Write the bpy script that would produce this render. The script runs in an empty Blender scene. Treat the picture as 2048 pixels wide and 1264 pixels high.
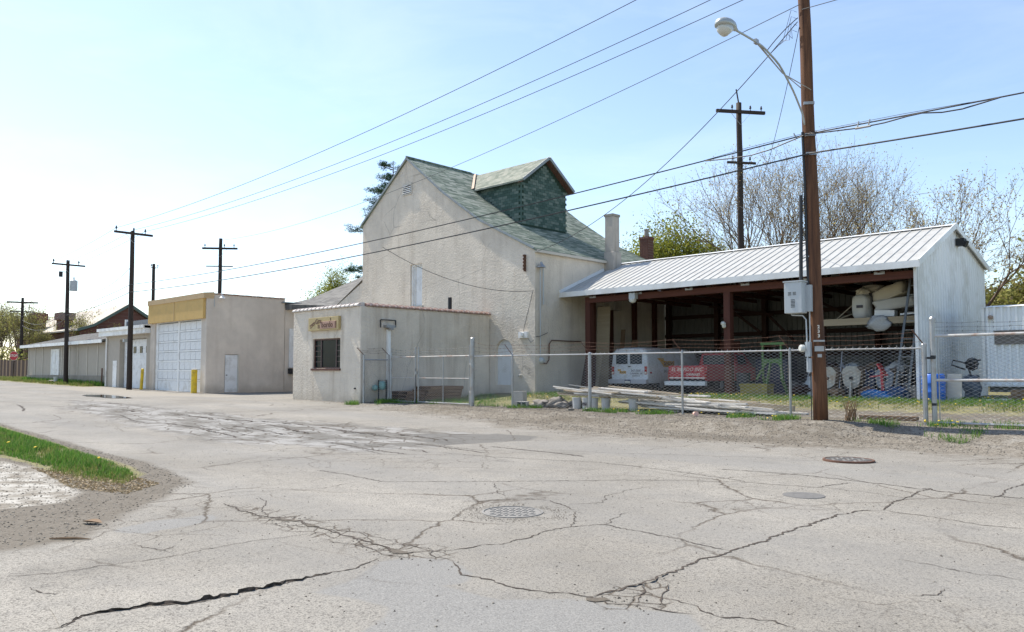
import bpy, math, random
import numpy as np
from mathutils import Vector, Matrix, noise as mnoise
R = math.radians
scene = bpy.context.scene
COL = scene.collection

# ------------------------------------------------------------------ camera, sky, sun, exposure
cam_d = bpy.data.cameras.new('camera'); cam = bpy.data.objects.new('camera', cam_d); COL.objects.link(cam)
cam.location = (0, 0, 1.25); cam.rotation_euler = (R(93.0), 0, R(44.0))
cam_d.sensor_width = 36.0; cam_d.lens = 36.0 * 1555 / 2048; cam_d.shift_y = 28.5 / 2048
cam_d.clip_start = 0.05; cam_d.clip_end = 6000
scene.camera = cam
SUN = Vector((-1.0, -0.085, 1.42)).normalized()
world = bpy.data.worlds.new('World'); scene.world = world; world.use_nodes = True
wn = world.node_tree.nodes; wl = world.node_tree.links
sky = wn.new('ShaderNodeTexSky'); sky.sky_type = 'NISHITA'; sky.sun_disc = False
sky.sun_elevation = math.asin(SUN.z); sky.sun_rotation = math.atan2(SUN.x, SUN.y)
sky.altitude = 200; sky.air_density = 1.0; sky.dust_density = 0.7; sky.ozone_density = 0.2
wtc = wn.new('ShaderNodeTexCoord'); wmp = wn.new('ShaderNodeMapping'); wmp.inputs['Scale'].default_value = (1.2, 3.0, 7.0); wmp.inputs['Rotation'].default_value = (0.2, 0.35, 0.6)
wnz = wn.new('ShaderNodeTexNoise'); wnz.inputs['Scale'].default_value = 1.6; wnz.inputs['Detail'].default_value = 7; wnz.inputs['Roughness'].default_value = 0.6; wnz.inputs['Distortion'].default_value = 0.4
wrp = wn.new('ShaderNodeValToRGB'); wrp.color_ramp.elements[0].position = 0.46; wrp.color_ramp.elements[1].position = 0.80; wrp.color_ramp.elements[1].color = (0.11, 0.11, 0.11, 1)
wmx = wn.new('ShaderNodeMix'); wmx.data_type = 'RGBA'; wmx.inputs['B'].default_value = (7.5, 7.6, 7.4, 1)      # faint high cirrus all over the sky
wl.new(wtc.outputs['Generated'], wmp.inputs['Vector']); wl.new(wmp.outputs['Vector'], wnz.inputs['Vector']); wl.new(wnz.outputs['Fac'], wrp.inputs['Fac'])
wl.new(wrp.outputs['Color'], wmx.inputs['Factor']); wl.new(sky.outputs['Color'], wmx.inputs['A']); wl.new(wmx.outputs['Result'], wn['Background'].inputs['Color'])
wn['Background'].inputs['Strength'].default_value = 0.125
sun_d = bpy.data.lights.new('sun', 'SUN'); sun_d.energy = 3.9; sun_d.angle = R(0.53); sun_d.color = (1.0, 0.93, 0.82)
sun_o = bpy.data.objects.new('sun', sun_d); COL.objects.link(sun_o)
sun_o.rotation_euler = SUN.to_track_quat('Z', 'Y').to_euler(); sun_o.location = (-40, -8, 60)
vs = scene.view_settings
vs.view_transform = 'Standard'; vs.look = 'None'; vs.gamma = 1.0; vs.use_curve_mapping = False
vs.exposure = 0.90
scene.render.engine = 'CYCLES'

# ------------------------------------------------------------------ helpers: meshes and objects
ORG = {}
def tag(o, label=None, cat=None, group=None, kind=None):
    if label: o['label'] = label
    if cat: o['category'] = cat
    if group: o['group'] = group
    if kind: o['kind'] = kind
    return o
def thing(name, loc, label, cat, group=None, rz=0.0):
    o = bpy.data.objects.new(name, None); COL.objects.link(o)
    o.location = loc; o.rotation_euler = (0, 0, rz); o.empty_display_size = 0.2
    ORG[o.name] = Vector(loc)
    return tag(o, label, cat, group)
def link(o, parent=None):
    COL.objects.link(o)
    if parent is not None:
        o.parent = parent
        ORG[o.name] = ORG.get(parent.name, Vector((0, 0, 0)))
    else:
        ORG[o.name] = Vector((0, 0, 0))
    return o
def frame(d):
    d = d.normalized()
    a = Vector((0, 0, 1)) if abs(d.z) < 0.95 else Vector((1, 0, 0))
    u = d.cross(a).normalized(); return u, u.cross(d).normalized()
class MB:
    """collects shapes; build() links them as one mesh object"""
    def __init__(s): s.v = []; s.f = []; s.m = []
    def add(s, vs, fs, mi=0):
        n = len(s.v); s.v += [tuple(v) for v in vs]
        for f in fs: s.f.append(tuple(i + n for i in f)); s.m.append(mi)
        return s
    def box(s, x0, x1, y0, y1, z0, z1, mi=0):
        return s.add([(x0,y0,z0),(x1,y0,z0),(x1,y1,z0),(x0,y1,z0),(x0,y0,z1),(x1,y0,z1),(x1,y1,z1),(x0,y1,z1)],
                     [(0,3,2,1),(4,5,6,7),(0,1,5,4),(1,2,6,5),(2,3,7,6),(3,0,4,7)], mi)
    def obox(s, c, size, rot=(0,0,0), mi=0, taper=1.0):
        from mathutils import Euler
        M = Euler(rot).to_matrix(); c = Vector(c); x, y, z = [k/2 for k in size]
        vs = []
        for k, t in ((-1, 1.0), (1, taper)):
            for a, b in ((-1,-1),(1,-1),(1,1),(-1,1)): vs.append(c + M @ Vector((a*x*t, b*y*t, k*z)))
        return s.add(vs, [(0,3,2,1),(4,5,6,7),(0,1,5,4),(1,2,6,5),(2,3,7,6),(3,0,4,7)], mi)
    def bar(s, a, b, w, h=None, mi=0):
        a = Vector(a); b = Vector(b); h = h or w; u, v = frame(b - a); vs = []
        for p in (a, b):
            for i, j in ((-1,-1),(1,-1),(1,1),(-1,1)): vs.append(p + u*(i*w/2) + v*(j*h/2))
        return s.add(vs, [(0,3,2,1),(4,5,6,7),(0,1,5,4),(1,2,6,5),(2,3,7,6),(3,0,4,7)], mi)
    def tube(s, pts, r, n=6, caps=True, mi=0):
        pts = [Vector(p) for p in pts]; m = len(pts)
        rs = r if isinstance(r, (list, tuple)) else [r]*m
        vs = []; U = None
        for i, p in enumerate(pts):
            d = (pts[min(i+1, m-1)] - pts[max(i-1, 0)])
            if d.length < 1e-6: d = Vector((0,0,1))
            d.normalize()
            if U is None: U, V = frame(d); V = d.cross(U)
            else:
                U = (U - d*U.dot(d))
                if U.length < 1e-5: U = frame(d)[0]
                U.normalize(); V = d.cross(U)
            for k in range(n):
                a = 2*math.pi*k/n; vs.append(p + U*(rs[i]*math.cos(a)) + V*(rs[i]*math.sin(a)))
        fs = []
        for i in range(m-1):
            for k in range(n):
                fs.append((i*n+k, i*n+(k+1) % n, (i+1)*n+(k+1) % n, (i+1)*n+k))
        if caps: fs.append(tuple(range(n-1, -1, -1))); fs.append(tuple((m-1)*n+k for k in range(n)))
        return s.add(vs, fs, mi)
    def cyl(s, c, r, h, n=16, r2=None, mi=0):
        return s.tube([c, (c[0], c[1], c[2]+h)], [r, r if r2 is None else r2], n, True, mi)
    def lathe(s, c, prof, n=20, axis=(0,0,1), mi=0):
        ax = Vector(axis).normalized(); u, v = frame(ax); c = Vector(c); vs = []
        for r, h in prof:
            for k in range(n):
                a = 2*math.pi*k/n; vs.append(c + ax*h + u*(r*math.cos(a)) + v*(r*math.sin(a)))
        fs = [(i*n+k, i*n+(k+1) % n, (i+1)*n+(k+1) % n, (i+1)*n+k) for i in range(len(prof)-1) for k in range(n)]
        fs.append(tuple(range(n-1, -1, -1))); fs.append(tuple((len(prof)-1)*n+k for k in range(n)))
        return s.add(vs, fs, mi)
    def prism(s, poly, d, mi=0):
        """poly: 3-D points of one face; d: extrusion vector"""
        n = len(poly); d = Vector(d); P = [Vector(p) for p in poly]
        return s.add(P + [p + d for p in P], [tuple(range(n-1, -1, -1)), tuple(range(n, 2*n))] +
                     [(i, (i+1) % n, n+(i+1) % n, n+i) for i in range(n)], mi)
    def quad(s, a, b, c, d, mi=0): return s.add([a, b, c, d], [(0,1,2,3)], mi)
    def build(s, name, mat, parent=None, local=False, smooth=False, bevel=0, fix=True):
        off = Vector((0,0,0)) if (local or parent is None) else ORG[parent.name]
        me = bpy.data.meshes.new(name)
        me.from_pydata([(v[0]-off.x, v[1]-off.y, v[2]-off.z) for v in s.v], [], s.f)
        mats = mat if isinstance(mat, (list, tuple)) else [mat]
        for m in mats: me.materials.append(m)
        if len(mats) > 1: me.polygons.foreach_set('material_index', s.m)
        if fix:
            import bmesh
            bm = bmesh.new(); bm.from_mesh(me); bmesh.ops.recalc_face_normals(bm, faces=bm.faces)
            bm.to_mesh(me); bm.free()
        if smooth:
            me.polygons.foreach_set('use_smooth', [True]*len(me.polygons))
        me.update()
        o = link(bpy.data.objects.new(name, me), parent)
        if bevel:
            b = o.modifiers.new('bevel', 'BEVEL'); b.width = bevel; b.segments = 2; b.limit_method = 'ANGLE'
        return o
def top(o, label, cat, group=None): return tag(o, label, cat, group)
def npmesh(name, verts, faces, mat, parent=None, attrs=None, smooth=False):
    """verts (n,3), faces (m,k) arrays"""
    verts = np.asarray(verts, dtype=np.float32); faces = np.asarray(faces, dtype=np.int32)
    me = bpy.data.meshes.new(name); me.vertices.add(len(verts)); me.vertices.foreach_set('co', verts.ravel())
    m, k = faces.shape; me.loops.add(m*k); me.loops.foreach_set('vertex_index', faces.ravel())
    me.polygons.add(m); me.polygons.foreach_set('loop_start', np.arange(0, m*k, k, dtype=np.int32))
    me.polygons.foreach_set('loop_total', np.full(m, k, dtype=np.int32))
    if smooth: me.polygons.foreach_set('use_smooth', np.ones(m, dtype=bool))
    me.update(calc_edges=True)
    for nm, arr in (attrs or {}).items():
        a = me.attributes.new(nm, 'FLOAT', 'POINT'); a.data.foreach_set('value', np.asarray(arr, dtype=np.float32))
    me.materials.append(mat)
    return link(bpy.data.objects.new(name, me), parent)
def inst(name, src, parent, loc=(0,0,0), rot=(0,0,0), scale=(1,1,1)):
    """another object that shares the mesh of src"""
    o = bpy.data.objects.new(name, src.data); link(o, parent)
    o.location = loc; o.rotation_euler = rot; o.scale = scale
    for m in src.modifiers:
        if m.type == 'BEVEL':
            b = o.modifiers.new('bevel', 'BEVEL'); b.width = m.width; b.segments = m.segments; b.limit_method = 'ANGLE'
    return o
def copy_thing(root, loc, rz, label, group=None, scale=None):
    c = root.copy(); COL.objects.link(c); c.location = loc; c.rotation_euler = (0, 0, rz); c['label'] = label
    if scale: c.scale = scale if isinstance(scale, (tuple, list)) else (scale,)*3
    ORG[c.name] = Vector(loc)
    for ch in root.children:
        k = ch.copy(); COL.objects.link(k); k.parent = c
        for g in ch.children:
            q = g.copy(); COL.objects.link(q); q.parent = k
    return c
def text_obj(body, size, mat, parent, M, name='lettering', shear=0.0, extrude=0.002, bold=0.0):
    cu = bpy.data.curves.new('t', 'FONT'); cu.body = body; cu.size = size; cu.extrude = extrude; cu.shear = shear; cu.offset = bold
    cu.align_x = 'CENTER'; cu.align_y = 'CENTER'; cu.resolution_u = 2
    t = bpy.data.objects.new('t', cu); COL.objects.link(t)
    dg = bpy.context.evaluated_depsgraph_get(); dg.update()
    me = bpy.data.meshes.new_from_object(t.evaluated_get(dg)); bpy.data.objects.remove(t); bpy.data.curves.remove(cu)
    off = ORG[parent.name]
    me.transform(Matrix.Translation(-off) @ M); me.materials.clear(); me.materials.append(mat); me.name = name
    return link(bpy.data.objects.new(name, me), parent)
def facing(origin, right, upv):
    r = Vector(right).normalized(); u = Vector(upv).normalized(); n = r.cross(u)
    M = Matrix((r, u, n)).transposed().to_4x4(); M.translation = Vector(origin); return M
def sag(a, b, s, n=24, over=1.0):
    a = Vector(a); b = Vector(b)
    return [a.lerp(b, i/n*over) - Vector((0, 0, s*4*(i/n*over)*(1 - i/n*over))) for i in range(n+1)]

# ------------------------------------------------------------------ helpers: materials
class NT:
    def __init__(s, name):
        s.m = bpy.data.materials.new(name); s.m.use_nodes = True; s.n = s.m.node_tree.nodes; s.l = s.m.node_tree.links
        s.b = s.n['Principled BSDF']; s.out = s.n['Material Output']; s.tc = s.n.new('ShaderNodeTexCoord')
        s.co = s.tc.outputs['Object']
    def set(s, sock, v):
        if isinstance(v, bpy.types.NodeSocket): s.l.new(v, sock)
        elif isinstance(v, (tuple, list)) and len(v) == 3 and sock.type == 'RGBA': sock.default_value = (*v, 1)
        else: sock.default_value = v
    def mapping(s, scale=(1,1,1), co=None, rot=(0,0,0), loc=(0,0,0)):
        k = s.n.new('ShaderNodeMapping'); s.l.new(co or s.co, k.inputs['Vector'])
        k.inputs['Scale'].default_value = scale; k.inputs['Rotation'].default_value = rot; k.inputs['Location'].default_value = loc
        return k.outputs['Vector']
    def noise(s, scale, detail=4, rough=0.55, co=None, dist=0.0, out='Fac'):
        k = s.n.new('ShaderNodeTexNoise'); s.l.new(co or s.co, k.inputs['Vector'])
        k.inputs['Scale'].default_value = scale; k.inputs['Detail'].default_value = detail
        k.inputs['Roughness'].default_value = rough; k.inputs['Distortion'].default_value = dist
        return k.outputs[out]
    def vor(s, scale, feature='F1', co=None, out='Distance', rand=1.0):
        k = s.n.new('ShaderNodeTexVoronoi'); k.feature = feature; s.l.new(co or s.co, k.inputs['Vector'])
        k.inputs['Scale'].default_value = scale; k.inputs['Randomness'].default_value = rand
        return k.outputs[out]
    def ramp(s, fac, a, b, ca=(0,0,0), cb=(1,1,1)):
        k = s.n.new('ShaderNodeValToRGB'); s.l.new(fac, k.inputs['Fac']); e = k.color_ramp.elements
        e[0].position = a; e[1].position = b; e[0].color = (*ca, 1); e[1].color = (*cb, 1); return k.outputs['Color']
    def math(s, op, a, b=0.5, clamp=False):
        k = s.n.new('ShaderNodeMath'); k.operation = op; k.use_clamp = clamp; s.set(k.inputs[0], a); s.set(k.inputs[1], b); return k.outputs[0]
    def mix(s, fac, a, b, mode='MIX'):
        k = s.n.new('ShaderNodeMix'); k.data_type = 'RGBA'; k.blend_type = mode
        s.set(k.inputs['Factor'], fac); s.set(k.inputs['A'], a); s.set(k.inputs['B'], b); return k.outputs['Result']
    def attr(s, name):
        k = s.n.new('ShaderNodeAttribute'); k.attribute_name = name; return k.outputs['Fac']
    def bump(s, h, strength=0.3, dist=0.02, prev=None):
        k = s.n.new('ShaderNodeBump'); s.l.new(h, k.inputs['Height']); k.inputs['Strength'].default_value = strength
        k.inputs['Distance'].default_value = dist
        if prev is not None: s.l.new(prev, k.inputs['Normal'])
        return k.outputs['Normal']
    def done(s, col, rough=0.7, metal=0.0, normal=None, spec=None):
        s.set(s.b.inputs['Base Color'], col); s.set(s.b.inputs['Roughness'], rough); s.set(s.b.inputs['Metallic'], metal)
        if normal is not None: s.l.new(normal, s.b.inputs['Normal'])
        if spec is not None: s.b.inputs['Specular IOR Level'].default_value = spec
        return s.m
    def island(s):
        k = s.n.new('ShaderNodeNewGeometry'); return k.outputs['Random Per Island']
    def objrand(s):
        k = s.n.new('ShaderNodeObjectInfo'); return k.outputs['Random']
def plain(name, c, rough=0.6, metal=0.0, var=0.25, scale=6.0, bump=0.0, bscale=60.0, spec=None, dirt=None, dscale=2.5):
    t = NT(name); n = t.noise(scale, 5)
    col = t.mix(n, tuple(k*(1-var) for k in c), tuple(min(1, k*(1+var)) for k in c))
    if dirt: col = t.mix(t.ramp(t.noise(dscale, 6, 0.65), 0.48, 0.72), col, dirt)
    nm = t.bump(t.noise(bscale, 3), bump, 0.01) if bump else None
    rr = t.math('ADD', t.math('MULTIPLY', t.noise(scale*3, 3), 0.25), rough-0.12)
    return t.done(col, rr, metal, nm, spec)
def stucco(name, c, bumpd=0.02, bs=0.7, streak=0.5, patchc=None):
    t = NT(name)
    big = t.ramp(t.noise(0.45, 6, 0.6), 0.3, 0.7); mid = t.noise(3.0, 5, 0.6)
    col = t.mix(big, tuple(k*0.82 for k in c), tuple(k*1.10 for k in c))
    col = t.mix(t.math('MULTIPLY', t.ramp(mid, 0.35, 0.7), 0.3), col, tuple(k*0.75 for k in c))
    st = t.noise(1.0, 5, 0.6, co=t.mapping((2.6, 2.6, 0.22)))                     # rain streaks run down the wall
    stf = t.math('MULTIPLY', t.ramp(st, 0.50, 0.72), streak)
    col = t.mix(stf, col, tuple(k*f for k, f in zip(c, (0.62, 0.58, 0.54))))
    pale = t.ramp(t.noise(0.9, 4, 0.5, co=t.mapping((1,1,0.8), loc=(7,3,1))), 0.55, 0.75)
    col = t.mix(t.math('MULTIPLY', pale, 0.35), col, patchc or tuple(min(1, k*1.25) for k in c))
    sx = t.n.new('ShaderNodeSeparateXYZ'); t.l.new(t.co, sx.inputs[0])                # mud splashed up the foot of the wall
    foot = t.ramp(t.math('ADD', t.math('MULTIPLY', sx.outputs['Z'], 0.9), t.math('MULTIPLY', t.noise(1.6, 5, 0.65), 0.9)), 0.45, 0.95, (1,1,1), (0,0,0))
    col = t.mix(t.math('MULTIPLY', foot, 0.5), col, tuple(k*f for k, f in zip(c, (0.52, 0.49, 0.45))))
    wp = t.mix(0.25, t.co, t.noise(1.1, 4, 0.6, out='Color'), 'ADD')                      # hairline cracks
    hc = t.math('MULTIPLY', t.ramp(t.vor(0.30, 'DISTANCE_TO_EDGE', co=wp), 0.0, 0.006, (1,1,1), (0,0,0)), t.ramp(t.noise(0.4, 3), 0.5, 0.6))
    col = t.mix(t.math('MULTIPLY', hc, 0.6), col, tuple(k*0.35 for k in c))
    g = t.noise(9.0, 5, 0.65); g2 = t.vor(16.0, 'SMOOTH_F1'); und = t.noise(0.8, 3)
    nm = t.bump(und, 0.35, 0.10); nm = t.bump(g, bs, bumpd*1.6, nm); nm = t.bump(g2, bs*0.6, bumpd, nm)
    return t.done(col, 0.92, 0, nm, 0.2)
def wood(name, c, c2, axis='z', sc=1.0, bump=0.3, rough=0.8, rnd=False):
    t = NT(name); s = {'z': (14*sc, 14*sc, 0.8*sc), 'x': (0.8*sc, 14*sc, 14*sc), 'y': (14*sc, 0.8*sc, 14*sc)}[axis]
    gr = t.noise(1.0, 6, 0.65, co=t.mapping(s)); col = t.mix(t.ramp(gr, 0.3, 0.72), c, c2)
    col = t.mix(t.math('MULTIPLY', t.noise(1.3*sc, 5), 0.5), col, tuple(k*0.55 for k in c))
    if rnd: col = t.mix(t.math('MULTIPLY', t.objrand(), 0.28), col, tuple(k*0.5 for k in c))
    return t.done(col, rough, 0, t.bump(gr, bump, 0.01), 0.3)
def leaf(name, cols, trans=0.35):
    t = NT(name); k = t.n.new('ShaderNodeValToRGB'); t.l.new(t.island(), k.inputs['Fac']); e = k.color_ramp.elements
    while len(e) < len(cols): e.new(0.5)
    for i, c in enumerate(cols): e[i].position = i/(len(cols)-1); e[i].color = (*c, 1)
    t.done(k.outputs['Color'], 0.65, 0, None, 0.25)
    tr = t.n.new('ShaderNodeBsdfTranslucent'); t.l.new(k.outputs['Color'], tr.inputs['Color'])
    mx = t.n.new('ShaderNodeMixShader'); mx.inputs[0].default_value = trans
    t.l.new(t.b.outputs[0], mx.inputs[1]); t.l.new(tr.outputs[0], mx.inputs[2]); t.l.new(mx.outputs[0], t.out.inputs['Surface'])
    return t.m
def shingle(name, cols, bw, bh, co='Object', rnd=False, grit=0.4):
    """asphalt shingles: tab colour from a brick pattern or from each piece"""
    t = NT(name)
    if rnd: f = t.objrand(); f2 = f
    else:
        b = t.n.new('ShaderNodeTexBrick'); t.l.new(t.co, b.inputs['Vector']); b.inputs['Scale'].default_value = 1.0
        b.inputs['Brick Width'].default_value = bw; b.inputs['Row Height'].default_value = bh; b.inputs['Mortar Size'].default_value = 0.0
        b.inputs['Color1'].default_value = (0,0,0,1); b.inputs['Color2'].default_value = (1,1,1,1); f = b.outputs['Color']
    if not rnd: f2 = t.mix(0.15, f, t.noise(2.2, 5))
    k = t.n.new('ShaderNodeValToRGB'); t.l.new(f2, k.inputs['Fac']); e = k.color_ramp.elements
    while len(e) < len(cols): e.new(0.5)
    for i, c in enumerate(cols): e[i].position = 0.12 + 0.76*i/(len(cols)-1); e[i].color = (*c, 1)
    col = t.mix(t.math('MULTIPLY', t.ramp(t.noise(0.5, 5), 0.5, 0.8), 0.35), k.outputs['Color'], (0.05, 0.055, 0.05))
    return t.done(col, 0.9, 0, t.bump(t.noise(90, 3), grit, 0.006), 0.25)

M = {}
M['stucco_barn'] = stucco('stucco_barn', (0.72, 0.64, 0.535), 0.020, 1.0, 0.4)
M['stucco_office'] = stucco('stucco_office', (0.72, 0.64, 0.535), 0.020, 1.0, 0.7)
M['stucco_garage'] = stucco('stucco_garage', (0.66, 0.585, 0.50), 0.006, 0.5, 0.22)
M['stucco_low'] = stucco('stucco_low', (0.40, 0.365, 0.315), 0.006, 0.5, 0.35)
M['panel_siding'] = plain('panel_siding', (0.42, 0.375, 0.315), 0.85, 0, 0.12, 3, 0.3, 70)
M['block_base'] = stucco('block_base', (0.30, 0.275, 0.235), 0.008, 0.5, 0.6)
M['ochre'] = plain('ochre_fascia', (0.58, 0.38, 0.13), 0.75, 0, 0.08, 2.0, 0.15, 40, dirt=(0.50, 0.335, 0.12))
M['ochre_dull'] = plain('ochre_cap', (0.50, 0.36, 0.20), 0.8, 0, 0.12, 2.0, 0.15, 40)
M['white_paint'] = plain('white_paint', (0.82, 0.82, 0.80), 0.55, 0, 0.05, 2.0, 0.05, 30, dirt=(0.58, 0.56, 0.52), dscale=1.6)
M['white_door'] = plain('white_door', (0.74, 0.75, 0.75), 0.55, 0, 0.06, 3.0, 0.05, 30, dirt=(0.52, 0.51, 0.48), dscale=2.2)
M['white_metal'] = plain('white_metal', (0.76, 0.77, 0.77), 0.38, 0.0, 0.05, 0.8, 0, 30, spec=0.5, dirt=(0.56, 0.55, 0.52), dscale=0.9)
M['roof_metal'] = plain('roof_metal', (0.42, 0.42, 0.40), 0.5, 0.0, 0.06, 0.9, 0, 30, spec=0.35, dirt=(0.32, 0.31, 0.285), dscale=1.1)
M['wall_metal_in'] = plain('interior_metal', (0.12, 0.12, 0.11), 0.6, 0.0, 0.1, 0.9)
M['red_timber'] = wood('red_timber', (0.11, 0.04, 0.027), (0.065, 0.024, 0.018), 'z', 1.0)
M['red_timber_x'] = wood('red_timber_x', (0.13, 0.046, 0.03), (0.075, 0.028, 0.02), 'x', 1.0)
M['dark_timber'] = wood('dark_timber', (0.06, 0.028, 0.02), (0.032, 0.017, 0.013), 'x', 1.0)
M['pale_timber'] = wood('pale_timber', (0.42, 0.35, 0.25), (0.32, 0.26, 0.18), 'x', 0.7)
M['grey_board'] = wood('grey_board', (0.74, 0.72, 0.68), (0.55, 0.52, 0.47), 'x', 0.8, rnd=True)
M['brown_board'] = wood('brown_board', (0.30, 0.20, 0.12), (0.17, 0.11, 0.07), 'z', 0.8, rnd=True)
M['pallet'] = wood('pallet_wood', (0.33, 0.20, 0.12), (0.20, 0.12, 0.075), 'y', 0.8, rnd=True)
M['pole_wood'] = wood('pole_wood', (0.05, 0.024, 0.016), (0.25, 0.115, 0.055), 'z', 0.9, 0.6)
M['pole_dark'] = wood('pole_dark', (0.06, 0.045, 0.037), (0.035, 0.026, 0.022), 'z', 0.6, 0.4)
M['galv'] = plain('galvanised', (0.36, 0.37, 0.375), 0.42, 0.55, 0.15, 9, 0, 30, dirt=(0.30, 0.26, 0.22), dscale=5)
M['galv_wire'] = plain('galvanised_wire', (0.46, 0.46, 0.45), 0.5, 0.2, 0.1, 5)
M['rusty'] = plain('rusty_pipe', (0.50, 0.49, 0.47), 0.6, 0.2, 0.15, 9, 0.1, 60, dirt=(0.30, 0.12, 0.045), dscale=3.2)
M['rust'] = plain('rust', (0.13, 0.065, 0.042), 0.85, 0.1, 0.4, 12, 0.2, 90)
M['grey_box'] = plain('grey_enamel', (0.44, 0.47, 0.48), 0.45, 0.0, 0.06, 3)
M['black'] = plain('black_rubber', (0.018, 0.018, 0.02), 0.6, 0, 0.3, 8)
M['wire'] = plain('wire_black', (0.02, 0.021, 0.024), 0.55, 0, 0.2, 3)
M['wire_grey'] = plain('wire_grey', (0.07, 0.075, 0.08), 0.55, 0.2, 0.2, 3)
M['glass_dark'] = plain('window_glass', (0.012, 0.02, 0.022), 0.16, 0, 0.3, 2, spec=0.08)
M['glass_van'] = plain('van_glass', (0.03, 0.045, 0.055), 0.05, 0, 0.2, 2, spec=0.7)
M['lens'] = plain('lamp_lens', (0.55, 0.56, 0.52), 0.2, 0, 0.1, 9, spec=0.6)
M['lamp_shell'] = plain('lamp_shell', (0.40, 0.43, 0.42), 0.4, 0.3, 0.06, 4)
M['terracotta'] = plain('terracotta', (0.30, 0.17, 0.13), 0.45, 0, 0.3, 7, 0.1, 60, dirt=(0.52, 0.46, 0.41), dscale=4)
M['coping_glare'] = plain('coping_glaze_glare', (0.62, 0.57, 0.52), 0.32, 0, 0.2, 7, 0.1, 60, spec=0.6, dirt=(0.36, 0.20, 0.15), dscale=5)  # front tiles: same clay as terracotta, white glare painted into the colour
M['yellow'] = plain('yellow_paint', (0.72, 0.50, 0.02), 0.5, 0, 0.12, 3, 0.05, 30, dirt=(0.36, 0.24, 0.05), dscale=5)
M['brick'] = plain('brick_plain', (0.13, 0.06, 0.045), 0.85, 0, 0.3, 9, 0.2, 60)
M['van_white'] = plain('van_white', (0.66, 0.69, 0.72), 0.35, 0, 0.05, 2, spec=0.5, dirt=(0.46, 0.45, 0.42), dscale=3)
M['red_paint'] = plain('red_paint', (0.46, 0.03, 0.04), 0.4, 0, 0.1, 2, spec=0.5)
M['chrome'] = plain('dull_chrome', (0.60, 0.62, 0.64), 0.3, 0.6, 0.1, 4)
M['taillight'] = plain('taillight', (0.35, 0.015, 0.015), 0.25, 0, 0.2, 9, spec=0.6)
M['letter_dark'] = plain('lettering_dark', (0.045, 0.04, 0.05), 0.6, 0, 0.1, 9)
M['letter_white'] = plain('lettering_white', (0.72, 0.68, 0.58), 0.6, 0, 0.1, 9)
M['letter_brown'] = plain('lettering_brown', (0.12, 0.055, 0.03), 0.6, 0, 0.15, 9)
M['orange'] = plain('orange_print', (0.55, 0.30, 0.03), 0.5, 0, 0.2, 9)
M['sign_tan'] = plain('sign_tan', (0.47, 0.36, 0.17), 0.6, 0, 0.12, 5, 0.1, 40)
M['sign_rose'] = plain('sign_rose', (0.42, 0.25, 0.18), 0.6, 0, 0.12, 5)
M['blue_plastic'] = plain('blue_plastic', (0.02, 0.12, 0.50), 0.42, 0, 0.15, 4)
M['blue_tarp'] = plain('blue_tarp', (0.03, 0.16, 0.42), 0.5, 0, 0.3, 5, 0.3, 12)
M['green_steel'] = plain('green_steel', (0.09, 0.19, 0.06), 0.55, 0, 0.25, 6, dirt=(0.14, 0.16, 0.06))
M['olive_box'] = plain('olive_box', (0.34, 0.28, 0.06), 0.65, 0, 0.25, 4, dirt=(0.15, 0.12, 0.06))
M['mixer_white'] = plain('mixer_white', (0.42, 0.40, 0.34), 0.6, 0, 0.15, 5, 0.1, 30, dirt=(0.36, 0.20, 0.10), dscale=3.5)
M['sack'] = plain('woven_sack', (0.48, 0.47, 0.43), 0.85, 0, 0.12, 3, 0.5, 9)
M['cream_tarp'] = plain('cream_tarp', (0.48, 0.43, 0.33), 0.8, 0, 0.12, 2, 0.6, 5)
M['styro'] = plain('white_foam', (0.80, 0.80, 0.77), 0.8, 0, 0.06, 3)
M['film'] = plain('plastic_film', (0.30, 0.31, 0.32), 0.25, 0, 0.15, 6, 0.6, 8, spec=0.6)
M['bucket'] = plain('bucket_white', (0.50, 0.51, 0.51), 0.5, 0, 0.08, 4, dirt=(0.42, 0.40, 0.36), dscale=5)
M['pink'] = plain('pink_plastic', (0.80, 0.50, 0.42), 0.5, 0, 0.08, 4)
M['concrete'] = plain('concrete', (0.42, 0.40, 0.36), 0.9, 0, 0.2, 5, 0.4, 40)
M['stone'] = plain('stone', (0.22, 0.20, 0.175), 0.9, 0, 0.35, 6, 0.5, 25)
M['gas_teal'] = plain('gas_meter_teal', (0.20, 0.36, 0.34), 0.5, 0, 0.15, 5)
M['cast_iron'] = plain('cast_iron', (0.10, 0.085, 0.075), 0.65, 0.4, 0.3, 9, 0.4, 90)
M['iron_pale'] = plain('dusty_iron', (0.235, 0.228, 0.215), 0.9, 0.0, 0.2, 14, 0.5, 60, spec=0.2)
M['navy'] = plain('navy_panel', (0.03, 0.045, 0.09), 0.4, 0, 0.2, 3)
M['red_sign'] = plain('red_sign', (0.48, 0.03, 0.04), 0.5, 0, 0.1, 5)
M['grass'] = leaf('grass_blades', [(0.05, 0.14, 0.02), (0.09, 0.22, 0.03), (0.14, 0.28, 0.045), (0.24, 0.27, 0.09)], 0.35)
M['grass_y'] = leaf('grass_dry_blades', [(0.09, 0.17, 0.03), (0.17, 0.23, 0.05), (0.24, 0.24, 0.08), (0.30, 0.25, 0.13)], 0.35)
M['dandelion'] = plain('dandelion', (0.80, 0.55, 0.02), 0.7, 0, 0.1, 9)
M['straw'] = leaf('dry_litter', [(0.30, 0.22, 0.12), (0.42, 0.33, 0.20), (0.22, 0.15, 0.08)], 0.15)
M['bark'] = wood('bark', (0.17, 0.12, 0.085), (0.095, 0.065, 0.045), 'z', 0.8, 0.5)
M['bark_pale'] = wood('bark_pale', (0.24, 0.185, 0.13), (0.15, 0.11, 0.078), 'z', 0.8, 0.5)
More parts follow.
